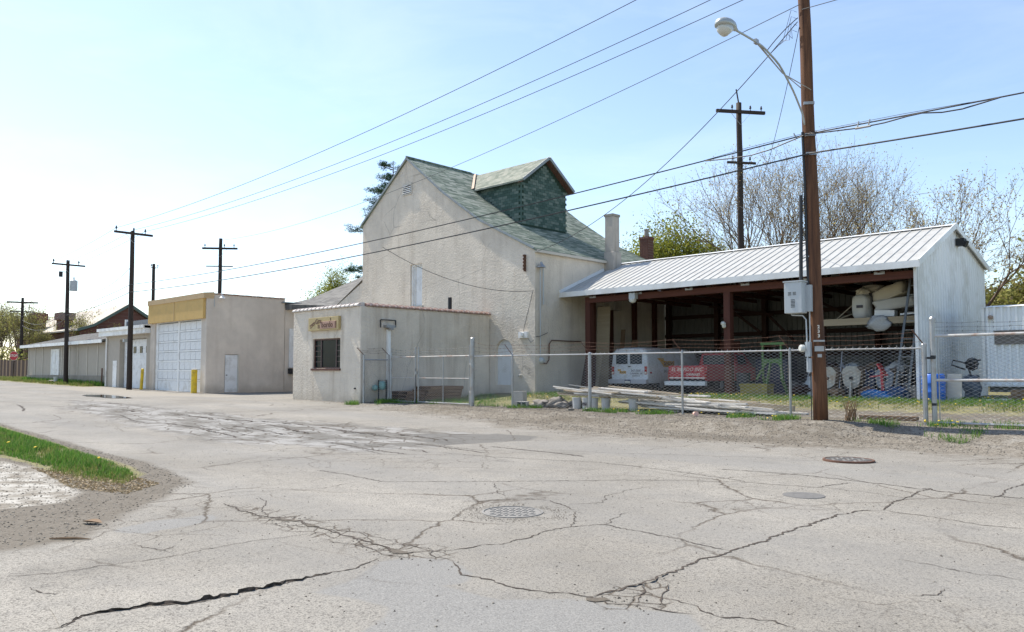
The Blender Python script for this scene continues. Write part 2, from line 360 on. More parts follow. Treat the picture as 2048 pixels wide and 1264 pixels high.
M['bud'] = leaf('bud_leaves', [(0.26, 0.18, 0.11), (0.42, 0.37, 0.17), (0.28, 0.19, 0.12), (0.46, 0.42, 0.20)], 0.5)
M['spring'] = leaf('spring_leaves', [(0.14, 0.18, 0.02), (0.24, 0.27, 0.04), (0.32, 0.33, 0.06), (0.20, 0.20, 0.05)], 0.45)
M['olive_leaf'] = leaf('thicket_leaves', [(0.17, 0.18, 0.045), (0.28, 0.29, 0.08), (0.38, 0.37, 0.12), (0.22, 0.17, 0.09)], 0.4)
M['needle'] = leaf('pine_needles', [(0.012, 0.045, 0.022), (0.025, 0.075, 0.035), (0.05, 0.11, 0.05)], 0.2)
M['shingle_roof'] = shingle('green_roof_shingle', [(0.075, 0.115, 0.085), (0.16, 0.205, 0.16), (0.24, 0.275, 0.225)], 0.5, 0.145)
M['shingle_tab'] = shingle('green_shingle_tab', [(0.062, 0.105, 0.09), (0.08, 0.13, 0.112), (0.10, 0.15, 0.13), (0.16, 0.205, 0.18)], 1, 1, rnd=True)
M['shingle_dormer'] = shingle('dormer_roof_shingle', [(0.19, 0.215, 0.175), (0.27, 0.29, 0.24), (0.34, 0.345, 0.29)], 0.3, 0.2)
M['shingle_grey'] = shingle('grey_roof_shingle', [(0.10, 0.098, 0.095), (0.14, 0.137, 0.13), (0.18, 0.175, 0.165)], 0.4, 0.2)
M['flashing'] = plain('flashing', (0.26, 0.29, 0.30), 0.5, 0.2, 0.15, 4, dirt=(0.25, 0.22, 0.19))
M['copper_flash'] = plain('rust_flashing', (0.34, 0.25, 0.19), 0.7, 0.1, 0.25, 4)
M['trim_pale'] = plain('trim_pale', (0.55, 0.51, 0.44), 0.7, 0, 0.12, 4)

# ------------------------------------------------------------------ ground: one height field split into road, shoulder, verge, yard
CR={
 'c1':[(-5.27,1.46),(-5.28,1.56),(-5.44,1.71),(-5.39,1.91),(-5.32,2.08),(-5.21,2.28),(-5.17,2.46),(-5.2,2.68),(-5.2,2.91),(-5.21,3.12),(-5.22,3.41),(-5.17,3.61),(-5.31,3.93)],
 'c2':[(-6.89,1.6),(-6.73,1.91),(-6.71,2.23),(-6.66,2.64),(-6.67,3.11),(-6.66,3.62),(-6.52,4.12)],
 'c3':[(-5.23,4.29),(-5.06,4.48),(-5.02,4.74),(-4.96,4.98),(-4.98,5.29),(-5.02,5.67),(-5.01,6.01),(-4.85,6.34),(-4.5,6.32),(-4.04,6.3),(-3.79,6.25),(-3.37,6.19)],
 'c3b':[(-5.01,6.01),(-5.15,6.22),(-5.28,6.44),(-5.56,6.76)],
 'c3c':[(-4.85,6.34),(-5.03,6.83),(-5.07,7.09)],
 'c4':[(-3.36,4.28),(-3.3,4.51),(-3.32,4.85),(-3.35,5.22),(-3.35,5.51),(-3.37,5.94),(-3.37,6.19),(-3.35,6.53),(-3.35,7.12),(-3.37,7.84),(-3.35,8.56),(-3.24,8.99),(-3.11,9.15)],
 'c5':[(-3.11,9.15),(-2.57,9.1),(-2.12,8.98),(-1.7,9.06)],
 'c5b':[(-3.11,9.15),(-3.21,9.55),(-3.21,10.04),(-3.24,10.81),(-3.22,11.3)],
 'c6':[(-6.31,11.16),(-5.79,11.32),(-5.03,11.41),(-4.35,11.32),(-3.87,11.31),(-3.31,11.15),(-3.22,11.3),(-3.06,11.1),(-2.73,11.14),(-2.44,11.14),(-2.08,11.17)],
 'c7':[(-10.75,6.71),(-9.87,6.73),(-8.97,6.66),(-8.25,7.29),(-7.3,8.33),(-6.35,9.4),(-5.2,10.16),(-4.54,10.27),(-4.35,10.33),(-4.2,11.12)],
 'c8':[(-9.3,4.46),(-9.05,5.2),(-8.99,5.67),(-9.21,6.42)],
 'c9':[(-7.77,7.66),(-7.14,7.15),(-6.8,6.93)],
 'c9b':[(-6.87,6.31),(-6.73,6.63),(-6.52,6.98),(-6.27,7.07),(-5.88,6.97),(-5.56,6.76)],
 'c10':[(-5.88,7.02),(-5.69,7.39),(-5.91,7.84),(-6.0,8.43),(-6.01,8.92)],
 'c11':[(-12.37,5.58),(-12.37,6.44),(-12.47,7.74),(-12.45,8.72),(-12.44,9.68)],
 'c12':[(-8.67,4.19),(-8.13,4.13),(-7.49,4.15),(-7.12,4.27),(-6.21,4.2),(-5.77,4.2),(-5.33,4.15),(-5.21,4.32)],
 'c13':[(-4.79,4.27),(-4.43,4.07),(-3.99,4.07),(-3.71,4.12),(-3.36,4.28),(-3.2,4.23),(-3.0,4.32),(-2.65,4.43)],
 'c13b':[(-2.98,4.58),(-2.74,4.56),(-2.52,4.49),(-2.24,4.63),(-2.07,4.58)],
 'c14':[(-3.31,4.8),(-3.17,4.64),(-3.06,4.36)],
 'c14b':[(-3.19,4.92),(-3.04,4.67),(-2.88,4.45),(-3.03,4.33)],
 'c14c':[(-3.26,4.46),(-3.04,4.6)],
 'c15':[(-2.23,6.89),(-1.97,6.86),(-1.65,6.82),(-1.3,6.86)],
 'c16':[(-1.82,5.82),(-1.7,5.98),(-1.67,6.25)],
 'c17':[(-2.42,10.9),(-2.47,12.03),(-2.43,13.03)],
 'c18':[(-5.94,13.47),(-5.82,14.02),(-5.65,14.3),(-5.79,15.39)],
 'c19':[(-6.19,4.23),(-5.63,4.05),(-5.36,4.02),(-5.1,4.13)],
 'c20':[(-7.19,4.08),(-6.65,4.2),(-6.21,4.36),(-5.74,4.36)],
 'c21':[(-5.2,10.16),(-5.75,10.33),(-6.81,10.5),(-8.16,10.59),(-9.92,9.96),(-11.33,9.76)],
 'c22':[(-8.74,4.69),(-8.27,4.56),(-8.06,4.33),(-7.49,4.15)],
 'c23':[(-4.33,10.42),(-3.6,10.35),(-3.21,10.24),(-3.01,10.33)],
 'c24':[(-6.42,1.67),(-6.08,1.74),(-6.14,1.85)],
 'c25':[(-7.01,3.0),(-6.86,2.8),(-7.33,2.69)],
 'c26':[(-11.46,9.62),(-12.51,9.6),(-14.21,9.56),(-15.6,8.82)],
 'c27':[(-10.14,11.58),(-9.15,11.89),(-7.33,12.8),(-5.94,13.47)],
 'c28':[(-5.67,4.24),(-5.26,4.43),(-4.98,4.24),(-4.79,4.27)],
 'c29':[(-6.2,3.92),(-5.89,4.03),(-5.49,4.07)],
}
PG={
 'gravel':[(-29.83,18.26),(-23.81,17.55),(-18.79,16.6),(-14.01,15.19),(-11.44,14.87),(-8.93,15.15),(-6.92,15.69),(-5.11,16.06),(-2.7,16.16),(-3.78,22.74),(-5.93,22.58),(-10.11,22.97),(-15.19,22.54),(-22.31,20.88),(-26.73,20.2),(-27.1,19.08)],
 'dirt':[(-26.18,5.2),(-24.02,5.44),(-18.35,5.26),(-15.46,5.09),(-13.05,5.06),(-10.4,4.66),(-9.41,3.66),(-8.83,3.17),(-7.84,2.43),(-7.92,2.06),(-8.0,1.62)],
 'grass':[(-26.6,5.29),(-23.18,5.25),(-19.92,5.09),(-16.76,4.9),(-14.29,4.72),(-12.62,4.64),(-11.61,4.43),(-11.24,3.98),(-12.04,3.72),(-13.36,3.7),(-14.48,3.72),(-15.95,3.62),(-17.14,3.43)],
 'conc':[(-15.49,3.1),(-15.4,3.51),(-14.15,3.63),(-11.82,3.52),(-10.93,3.38),(-10.28,2.96),(-10.25,2.65),(-10.2,2.34),(-10.23,2.07)],
 'patch1':[(-5.25,3.88),(-5.11,4.14),(-4.84,4.28),(-4.45,4.14),(-4.23,3.92),(-4.34,3.74),(-3.78,3.79),(-3.43,4.17),(-3.16,4.2),(-2.68,4.4),(-2.38,4.12),(-3.88,2.67),(-4.02,2.98),(-4.18,3.17),(-4.56,3.12),(-4.86,3.0),(-4.89,3.35)],
 'patch2':[(-14.67,12.16),(-13.46,13.52),(-12.38,13.69),(-11.89,12.9),(-12.36,10.78),(-14.99,11.8)],
 'patch3':[(-8.12,2.77),(-8.32,3.24),(-8.21,3.86),(-7.89,3.73),(-7.73,2.93)],
 'rough':[(-36.95,11.12),(-28.47,11.53),(-21.89,11.69),(-17.32,12.78),(-13.79,13.16),(-12.18,10.23),(-12.88,8.8),(-16.58,7.69),(-20.1,7.78),(-30.45,8.84)],
 'allig':[(-8.82,4.23),(-7.82,4.44),(-5.99,4.43),(-5.07,4.6),(-4.84,4.28),(-5.22,3.96),(-5.84,3.99),(-7.14,3.94)],
 'allig2':[(-3.41,4.32),(-3.4,4.77),(-3.3,5.17),(-2.78,4.39),(-3.12,4.09)],
}
def sstep(t): t = np.clip(t, 0, 1); return t*t*(3-2*t)
def gz(x, y):
    x = np.asarray(x, dtype=float); y = np.asarray(y, dtype=float)
    z = 0.011*np.maximum(0, -x-41)
    rz = -0.30 + 0.30*sstep((-x-10)/26)                                      # the street dips towards the corner; a bank climbs to the fence
    yb = 17.9 + 0.9*sstep((x+8.2)/3.5)
    z = z + rz*(1 - sstep((y-yb+0.75)/1.5))
    z = z + 0.28*sstep((y-20.2)/6.3)*sstep((x+26.0)/0.9)
    z = z + 0.06*np.exp(-((x+7.75)**2 + (y-18.85)**2)/0.7)
    z = z + 0.03*sstep((y-16)/2)*sstep((19.4-y)/1.0)*sstep((x+24)/4)*(np.sin(x*1.9+y*1.3)*np.sin(x*0.7-y*2.1))
    z = z + 0.07*np.exp(-((x+14.0)/7.0)**2 - ((y-4.6)/0.65)**2)
    return z
def gzf(x, y): return float(gz(x, y))
def sdist(px, py, poly):
    P = np.array(poly); Q = np.roll(P, -1, axis=0); d = np.full(px.shape, 1e9); ins = np.zeros(px.shape, bool)
    for (x0, y0), (x1, y1) in zip(P, Q):
        ex, ey = x1-x0, y1-y0; t = np.clip(((px-x0)*ex + (py-y0)*ey)/(ex*ex+ey*ey+1e-9), 0, 1)
        d = np.minimum(d, np.hypot(px-x0-t*ex, py-y0-t*ey))
        if abs(y1-y0) > 1e-9:
            c = ((y0 > py) != (y1 > py)) & (px < (x1-x0)*(py-y0)/(y1-y0) + x0); ins ^= c
    return np.where(ins, d, -d)
def soft(px, py, poly, w): return np.clip(0.5 + sdist(px, py, poly)/(2*w), 0, 1)
def ax(*segs):
    out = []
    for a, b, s in segs: out += list(np.arange(a, b-1e-6, s))
    out.append(segs[-1][1]); return np.array(out)
GX = ax((-170,-60,2.5), (-60,-27,0.6), (-27,-15,0.2), (-15,1,0.11), (1,6,0.2), (6,70,2.5))
GY = ax((-60,-3,3.0), (-3,1,0.4), (1,16,0.11), (16,22,0.12), (22,36,0.4), (36,110,2.5))
gx, gy = np.meshgrid(GX, GY); fx_, fy_ = gx.ravel(), gy.ravel()
gzv = gz(fx_, fy_)
A_gravel = soft(fx_, fy_, PG['gravel'], 2.2); A_dirt = soft(fx_, fy_, PG['dirt'], 0.4); A_grass = soft(fx_, fy_, PG['grass'], 0.15)
A_conc = soft(fx_, fy_, PG['conc'], 0.25); A_rough = soft(fx_, fy_, PG['rough'], 1.2)
A_patch = np.maximum(soft(fx_, fy_, PG['patch1'], 0.08), soft(fx_, fy_, PG['patch3'], 0.05))
A_dark = soft(fx_, fy_, PG['patch2'], 0.35)
A_all = np.maximum(soft(fx_, fy_, PG['allig'], 0.18), soft(fx_, fy_, PG['allig2'], 0.15))
yardm = (sstep((fy_-19.6)/0.8)*sstep((fx_+26.2)/0.6))
track = np.exp(-((fy_-21.9-0.03*fx_)/1.1)**2)*sstep((fx_+13)/3)
A_yardgrass = np.clip(yardm*(1.0-0.95*track), 0, 1)*np.clip(sstep((fx_+30)/6), 0, 1)*0.62
verge = ((fx_ < -57.5) & (fx_ > -100) & (fy_ > 17.6) & (fy_ < 26)).astype(float)
A_grass = np.maximum(A_grass, np.maximum(A_yardgrass, verge*0.8))
A_grass = np.maximum(A_grass, ((fy_ > 40) | (fx_ < -100)) * 0.75)
A_gravel = np.maximum(A_gravel, yardm)
apron = np.clip(soft(fx_, fy_, [(-57.5,15.6),(-43,14.8),(-36,17.2),(-36,19.4),(-57.5,19.4)], 0.8), 0, 1)
gzv = gzv - 0.012*A_rough*(np.sin(fx_*5.1+fy_*2.3)*np.sin(fy_*6.7-fx_*1.7) > 0.25) - 0.02*A_all*(np.sin(fx_*31+1)*np.sin(fy_*27) > 0.72)

def ground_material():
    t = NT('ground_surface')
    n1 = t.noise(0.30, 6, 0.6); n2 = t.noise(3.0, 6, 0.62); n3 = t.noise(38, 4, 0.65); n4 = t.noise(95, 3, 0.6)
    nm_ = t.mix(0.45, t.noise(0.9, 5, 0.6), n2)
    def mask(a, k=0.9, nz=None):
        s_ = t.math('ADD', t.attr(a), t.math('MULTIPLY', t.math('SUBTRACT', nz or nm_, 0.5), k*1.5))
        return t.ramp(s_, 0.38, 0.62)
    # old bleached asphalt with dark aggregate and worn-out pits
    asp = t.mix(t.ramp(n1, 0.32, 0.68), (0.225, 0.21, 0.182), (0.35, 0.33, 0.292))
    asp = t.mix(t.math('MULTIPLY', t.ramp(n2, 0.45, 0.75), 0.5), asp, (0.215, 0.208, 0.193))
    asp = t.mix(t.math('MULTIPLY', t.ramp(n4, 0.48, 0.60), 0.75), asp, (0.12, 0.113, 0.102))
    asp = t.mix(t.math('MULTIPLY', t.ramp(n3, 0.56, 0.64), 0.75), asp, (0.085, 0.078, 0.068))
    asp = t.mix(t.math('MULTIPLY', t.ramp(t.vor(13.0), 0.03, 0.10, (1,1,1), (0,0,0)), 0.9), asp, (0.06, 0.053, 0.046))
    wheel = t.noise(0.55, 4, 0.5, co=t.mapping((0.12, 1.0, 1.0)))                # long wear bands along the street
    asp = t.mix(t.math('MULTIPLY', t.ramp(wheel, 0.42, 0.68), 0.55), asp, (0.20, 0.197, 0.188))
    oil = t.math('MULTIPLY', t.ramp(t.noise(0.75, 4, 0.5, co=t.mapping((1,1,1), loc=(11,4,0))), 0.60, 0.72), t.ramp(n2, 0.35, 0.65))
    asp = t.mix(t.math('MULTIPLY', oil, 0.55), asp, (0.115, 0.108, 0.097))
    # fine wandering cracks and crazed places
    warp = t.mix(0.42, t.co, t.noise(1.3, 6, 0.68, out='Color'), 'ADD')
    hair = t.ramp(t.vor(0.42, 'DISTANCE_TO_EDGE', co=warp), 0.0, 0.011, (1,1,1), (0,0,0))
    hair = t.math('MULTIPLY', hair, t.ramp(t.noise(0.35, 3), 0.44, 0.56))
    hair2 = t.ramp(t.vor(1.3, 'DISTANCE_TO_EDGE', co=warp), 0.0, 0.016, (1,1,1), (0,0,0))
    hair2 = t.math('MULTIPLY', hair2, t.math('MULTIPLY', t.ramp(t.noise(0.22, 3, co=t.mapping((1,1,1), loc=(3,8,0))), 0.52, 0.62), 0.7))
    hair = t.math('MAXIMUM', hair, hair2)
    warp2 = t.mix(0.10, t.co, t.noise(5, 3, 0.6, out='Color'), 'ADD')
    crz = t.ramp(t.vor(4.5, 'DISTANCE_TO_EDGE', co=warp2), 0.0, 0.055, (1,1,1), (0,0,0))
    crz = t.math('MULTIPLY', crz, mask('allig', 0.7))
    crz2 = t.ramp(t.vor(1.6, 'DISTANCE_TO_EDGE', co=warp2), 0.0, 0.045, (1,1,1), (0,0,0))
    crz2 = t.math('MULTIPLY', crz2, mask('rough', 1.2))
    cr = t.math('MAXIMUM', t.math('MAXIMUM', hair, crz), crz2)
    bl = t.mix(t.ramp(n4, 0.35, 0.7), (0.13, 0.13, 0.128), (0.32, 0.316, 0.30))   # bluish newer patch
    asp = t.mix(t.math('MULTIPLY', mask('patch', 0.35), 0.8), asp, bl)
    rg = t.mix(t.ramp(t.noise(1.1, 5, 0.6, co=t.mapping((0.6, 1.4, 1))), 0.42, 0.58), (0.29, 0.287, 0.278), (0.12, 0.115, 0.105))
    asp = t.mix(t.math('MULTIPLY', mask('rough', 1.0), 0.75), asp, rg)
    asp = t.mix(t.math('MULTIPLY', mask('dark', 0.9), 0.8), asp, (0.12, 0.117, 0.11))
    asp = t.mix(cr, asp, (0.075, 0.06, 0.045))
    # gravel, dirt, broken concrete, soil under grass
    gcol = t.vor(38.0, 'F1', out='Color'); gv = t.n.new('ShaderNodeSeparateColor'); t.l.new(gcol, gv.inputs[0])
    gr = t.mix(gv.outputs[0], (0.095, 0.082, 0.064), (0.26, 0.234, 0.195))
    gr = t.mix(t.math('MULTIPLY', t.ramp(t.noise(0.5, 5, 0.6, co=t.mapping((0.35, 1.2, 1))), 0.42, 0.6), 0.75), gr, (0.105, 0.09, 0.07))
    gr = t.mix(t.math('MULTIPLY', t.ramp(n2, 0.5, 0.7), 0.55), gr, (0.29, 0.272, 0.24))
    dt = t.mix(n2, (0.085, 0.073, 0.057), (0.18, 0.16, 0.132)); dt = t.mix(t.math('MULTIPLY', t.ramp(n3, 0.5, 0.7), 0.4), dt, (0.29, 0.265, 0.225))
    cc = t.mix(t.ramp(n2, 0.4, 0.6), (0.40, 0.385, 0.35), (0.19, 0.17, 0.14))
    so = t.mix(n2, (0.10, 0.115, 0.04), (0.27, 0.23, 0.13))
    col = t.mix(mask('gravel', 1.1), asp, gr)
    col = t.mix(mask('apron', 0.8), col, t.mix(n2, (0.30, 0.278, 0.24), (0.235, 0.217, 0.19)))
    col = t.mix(mask('dirt', 0.6), col, dt)
    col = t.mix(mask('conc', 1.0), col, cc)
    col = t.mix(mask('grass', 0.8), col, so)
    nm = t.bump(t.math('SUBTRACT', 1.0, cr), 0.6, 0.012)
    nm = t.bump(n3, 0.55, 0.012, nm); nm = t.bump(n4, 0.35, 0.004, nm); nm = t.bump(t.noise(2.2, 4), 0.35, 0.04, nm)
    return t.done(col, 0.93, 0, nm, 0.2)
M['ground'] = ground_material()
nx, ny = len(GX), len(GY)
ii, jj = np.meshgrid(np.arange(nx-1), np.arange(ny-1)); i0 = (jj*nx + ii).ravel()
quads = np.stack([i0, i0+1, i0+1+nx, i0+nx], axis=1)
cx = fx_[quads].mean(axis=1); cy = fy_[quads].mean(axis=1)
reg = np.zeros(len(quads), int)                                              # 0 road
reg[(cy > 25.5) | (cx < -110)] = 5
reg[(cx > -25.87) & (cy > 20.0)] = 2
reg[(sdist(cx, cy, PG['gravel']) > 0) & (cy <= 20.0)] = 1
reg[sdist(cx, cy, PG['dirt']) > 0] = 3
reg[(cx < -57.5) & (cx > -110) & (cy > 17.4) & (cy <= 25.5)] = 4
ATT = dict(gravel=A_gravel, dirt=A_dirt, grass=A_grass, conc=A_conc, rough=A_rough, patch=A_patch, dark=A_dark, allig=A_all, apron=apron)
GROUND = {}
for k, nm in enumerate(('road', 'gravel_shoulder', 'yard_ground', 'dirt_verge', 'grass_verge', 'ground')):
    q = quads[reg == k]; used, inv = np.unique(q.ravel(), return_inverse=True)
    vv = np.stack([fx_[used], fy_[used], gzv[used]], axis=1)
    o = npmesh(nm, vv, inv.reshape(-1, 4), M['ground'], None, {a: b[used] for a, b in ATT.items()}, smooth=True)
    GROUND[nm] = tag(o, kind='structure')
t_ = plain('far_field', (0.13, 0.13, 0.05), 0.95, 0, 0.35, 0.05)
far = MB().quad((-3000,-3000,-0.9), (3000,-3000,-0.9), (3000,3000,-0.9), (-3000,3000,-0.9)).build('terrain', t_, fix=False); tag(far, kind='structure')

# cracks: ragged openings in the asphalt, one mesh each under the road
rng = random.Random(4)
M['crack'] = plain('crack_soil', (0.055, 0.042, 0.032), 0.95, 0, 0.5, 30, 0.3, 90)
WID = dict(c1=0.017, c2=0.007, c3=0.013, c4=0.022, c5=0.014, c5b=0.02, c6=0.024, c7=0.016, c11=0.014, c12=0.020, c13=0.014, c13b=0.012, c14=0.012, c14b=0.012, c21=0.016, c26=0.018, c27=0.012, c17=0.016, c9b=0.014)
def resample(pts, step, jit, seed):
    r = random.Random(seed); out = []; off = 0.0
    for (x0, y0), (x1, y1) in zip(pts, pts[1:]):
        L = math.hypot(x1-x0, y1-y0); n = max(1, int(L/step))
        for i in range(n):
            t = i/n; off = off*0.75 + r.uniform(-jit, jit)
            nxv, nyv = -(y1-y0)/(L+1e-9), (x1-x0)/(L+1e-9)
            out.append((x0+(x1-x0)*t + nxv*off, y0+(y1-y0)*t + nyv*off))
    out.append(pts[-1]); return out
rq = random.Random(77)
for q in range(34):                                                         # long broken seams along the street
    t_ = rq.random()**0.7; x = -34 + 23*t_; y = 9.6 + 0.9*t_ + rq.uniform(-1.6, 1.5); L = rq.uniform(.8, 3.6)*(1.5-t_*.8); a = rq.uniform(-.22, .16)
    CR['s%d' % q] = [(x, y), (x+L*.35, y+L*.35*a+rq.uniform(-.12, .12)), (x+L*.7, y+L*.7*a+rq.uniform(-.15, .15)), (x+L, y+L*a)]; WID['s%d' % q] = rq.choice((.02, .03, .05, .07))*(1.25-.5*t_)
for ci, (k, pts) in enumerate(CR.items()):
    w = WID.get(k, 0.009); pp = resample(pts, 0.035, 0.02, ci); n = len(pp); b = MB(); vs = []; r = random.Random(ci+50)
    for i, (x, y) in enumerate(pp):
        xa, ya = pp[max(i-1, 0)]; xb, yb = pp[min(i+1, n-1)]; L = math.hypot(xb-xa, yb-ya)+1e-9
        px_, py_ = -(yb-ya)/L, (xb-xa)/L
        e = min(1, i/4, (n-1-i)/4)*0.85 + 0.15
        w1 = w*e*r.uniform(0.1, 0.85); w2 = w*e*r.uniform(0.1, 0.85); z = gzf(x, y) + 0.004
        vs += [(x+px_*w1, y+py_*w1, z), (x-px_*w2, y-py_*w2, z)]
    b.add(vs, [(2*i, 2*i+1, 2*i+3, 2*i+2) for i in range(n-1)])
    b.build('road_crack', M['crack'], GROUND['road'])
# the heaved slab edge in the foreground: a wedge of asphalt with a broken face
lip = resample(CR['c1'][1:11], 0.03, 0.026, 0); n = len(lip); vs = []; fs = []; mi = []
for i, (x, y) in enumerate(lip):
    e = math.sin(math.pi*min(1, max(0, i/(n-1))))**0.7; h = 0.003 + 0.022*e*(0.35+1.0*random.Random(i//2).random())
    g0 = gzf(x, y); vs += [(x, y, g0+0.003), (x+random.Random(i+9).uniform(-.022,.022), y, g0+h), (x-0.30, y+0.05, g0+0.004+0.4*h), (x-0.75, y+0.1, gzf(x-.75, y)-0.004)]
for i in range(n-1):
    a = 4*i; c = 4*i+4
    fs += [(a, c, c+1, a+1), (a+1, c+1, c+2, a+2), (a+2, c+2, c+3, a+3)]; mi += [1, 0, 0]
mb = MB(); mb.add(vs, fs); mb.m = mi; lp = mb.build('heaved_slab', [M['ground'], M['crack']], GROUND['road'], fix=False)

# potholes where the surface broke out, floored with soil and rimmed with loose chunks
def pothole(pts, seed):
    pv = resample(pts+[pts[0]], 0.02, 0.02, seed)[:-1]; b = MB(); b.add([(x, y, gzf(x, y)+0.0055) for x, y in pv], [tuple(range(len(pv)))]); b.build('pothole', M['pot_soil'], GROUND['road'], fix=False)
M['pot_soil'] = plain('pothole_soil', (0.10, 0.085, 0.066), 0.95, 0, 0.55, 22, 0.6, 60)
for sd, (cx_, cy_, lx, ly, an) in enumerate(((-7.25, 4.20, .22, .05, .3), (-5.33, 4.16, .11, .05, .2), (-3.28, 4.25, .10, .05, .6), (-6.85, 4.21, .12, .035, .2))):
    r_ = random.Random(sd+90); P = []
    for i in range(12):
        a = 6.283*i/12; k = r_.uniform(.65, 1.2); u, v = lx*math.cos(a)*k, ly*math.sin(a)*k; P.append((cx_+u*math.cos(an)-v*math.sin(an), cy_+u*math.sin(an)+v*math.cos(an)))
    pothole(P, sd)
def pebbles(name, pts, smin, smax, mat, seed, parent=None):
    r = np.random.RandomState(seed); n = len(pts); base = np.array([(1,0,0),(-.5,.87,0),(-.5,-.87,0),(0,0,.8),(0,0,-.5)])
    s = r.uniform(smin, smax, (n, 1, 1)); ang = r.uniform(0, 6.28, n); c_, s_ = np.cos(ang), np.sin(ang)
    b = base[None]*s*r.uniform(0.6, 1.3, (n, 5, 1)); x = b[:,:,0]*c_[:,None]-b[:,:,1]*s_[:,None]; y = b[:,:,0]*s_[:,None]+b[:,:,1]*c_[:,None]
    v = np.stack([x, y, b[:,:,2]], axis=2) + np.asarray(pts)[:,None,:]
    f = np.array([(0,1,3),(1,2,3),(2,0,3),(1,0,4),(2,1,4),(0,2,4)]); F = (f[None]+5*np.arange(n)[:,None,None]).reshape(-1, 3)
    o = npmesh(name, v.reshape(-1, 3), F, mat, parent); return tag(o, kind='stuff')
t = NT('pebble'); M['pebble'] = t.done(t.mix(t.island(), (0.075, 0.066, 0.054), (0.29, 0.262, 0.222)), 0.9)
t = NT('road_grit'); M['grit'] = t.done(t.mix(t.island(), (0.06, 0.052, 0.045), (0.22, 0.20, 0.17)), 0.9)
def scatter(poly, n, seed, lo=None):
    r = np.random.RandomState(seed); P = np.array(poly); out = np.zeros((0, 2))
    while len(out) < n:
        p = r.uniform(P.min(0), P.max(0), (n*2, 2)); p = p[sdist(p[:,0], p[:,1], poly) > 0]; out = np.concatenate([out, p])
    out = out[:n]; return np.column_stack([out, gz(out[:,0], out[:,1])])
gp = scatter([(-28.18,17.53),(-18.82,15.99),(-11.75,14.47),(-4.96,15.62),(0.0,16.12),(0,19.9),(-25.5,19.9)], 22000, 1)
gk = np.random.RandomState(9).uniform(0, 1, len(gp)) < np.clip(0.15 + sdist(gp[:,0], gp[:,1], PG['gravel'])/3.0, 0.12, 1); gp = gp[gk]
pebbles('loose_gravel', gp, 0.006, 0.028, M['pebble'], 2)
gp = scatter([(-18.82,9.41),(-11.15,3.72),(-3.72,1.86),(1.24,4.96),(1.24,16.12),(-11.15,14.24),(-16.79,15.59)], 2600, 3)
pebbles('road_grit', gp, 0.004, 0.013, M['grit'], 4)
rr_ = np.random.RandomState(21); an_ = rr_.uniform(0, 6.28, 900); rd_ = 0.36+np.abs(rr_.normal(0, .16, 900)); gp = np.column_stack([-6.0+rd_*np.cos(an_)+.12*(an_ < 2), 6.22+rd_*np.sin(an_), np.zeros(900)]); gp[:, 2] = gz(gp[:, 0], gp[:, 1])
pebbles('manhole_gravel', gp, 0.004, 0.011, M['pebble'], 22)
gp = np.concatenate([np.column_stack([rr_.normal(c0, s0, k0), rr_.normal(c1, s1, k0), np.zeros(k0)]) for c0, c1, s0, s1, k0 in ((-7.1, 4.2, .35, .14, 50), (-5.4, 4.15, .3, .10, 50), (-3.25, 4.3, .18, .10, 36))]); gp[:, 2] = gz(gp[:, 0], gp[:, 1])
pebbles('broken_asphalt', gp, 0.005, 0.016, M['grit'], 23)
gp = scatter(PG['dirt'], 6000, 5); pebbles('verge_grit', gp, 0.005, 0.018, M['pebble'], 6)

# manhole covers
def manhole(x, y, r, label, mats, raised, grid):
    z = gzf(x, y); o = thing('manhole_cover', (x, y, z), label, 'manhole cover', 'manhole covers in the street')
    prof = [(r*1.10, -0.02), (r*1.10, raised), (r*1.02, raised+0.004), (r*1.01, raised-0.002), (r*1.01, -0.02)]
    b = MB(); n = 40; vs = []
    for rr, h in prof:
        for k in range(n): vs.append((x+rr*math.cos(2*math.pi*k/n), y+rr*math.sin(2*math.pi*k/n), z+h))
    b.add(vs, [(i*n+k, i*n+(k+1) % n, (i+1)*n+(k+1) % n, (i+1)*n+k) for i in range(4) for k in range(n)]); b.build('rim', mats[0], o)
    MB().cyl((x, y, z-0.02), r*0.995, 0.02+raised-0.004, 40).build('lid', mats[1], o)
    b = MB(); s = r/grid
    for i in range(-grid, grid+1):
        for j in range(-grid, grid+1):
            cxx, cyy = i*s*0.98, j*s*0.98
            if math.hypot(cxx, cyy) < r*0.88 and (i+j) % 2 == 0:
                b.obox((x+cxx, y+cyy, z+raised-0.001), (s*1.25, s*0.42, 0.008), (0, 0, (0.6 if (i % 2) else -0.9)))
    b.build('raised_pattern', mats[2], o)
manhole(-6.0, 6.22, 0.31, 'dusty grey round manhole cover in the middle of the street', (M['iron_pale'], M['iron_pale'], M['iron_pale']), 0.008, 6)
manhole(-5.21, 13.75, 0.38, 'rust brown manhole cover with pale pattern, farther off towards the utility pole', (M['rust'], M['cast_iron'], M['iron_pale']), 0.03, 4)
b = MB(); b.lathe((-4.18, 9.56, gzf(-4.18, 9.56)), [(0.26, -0.01), (0.25, 0.008), (0.13, 0.012), (0.12, 0.009), (0.02, 0.014)], 24)
top(b.build('valve_cover', plain('valve_collar', (0.15, 0.147, 0.142), 0.9, 0, 0.3, 14, 0.5, 60, spec=0.2)), 'small grey valve cover set in a dark asphalt collar right of centre', 'valve cover')
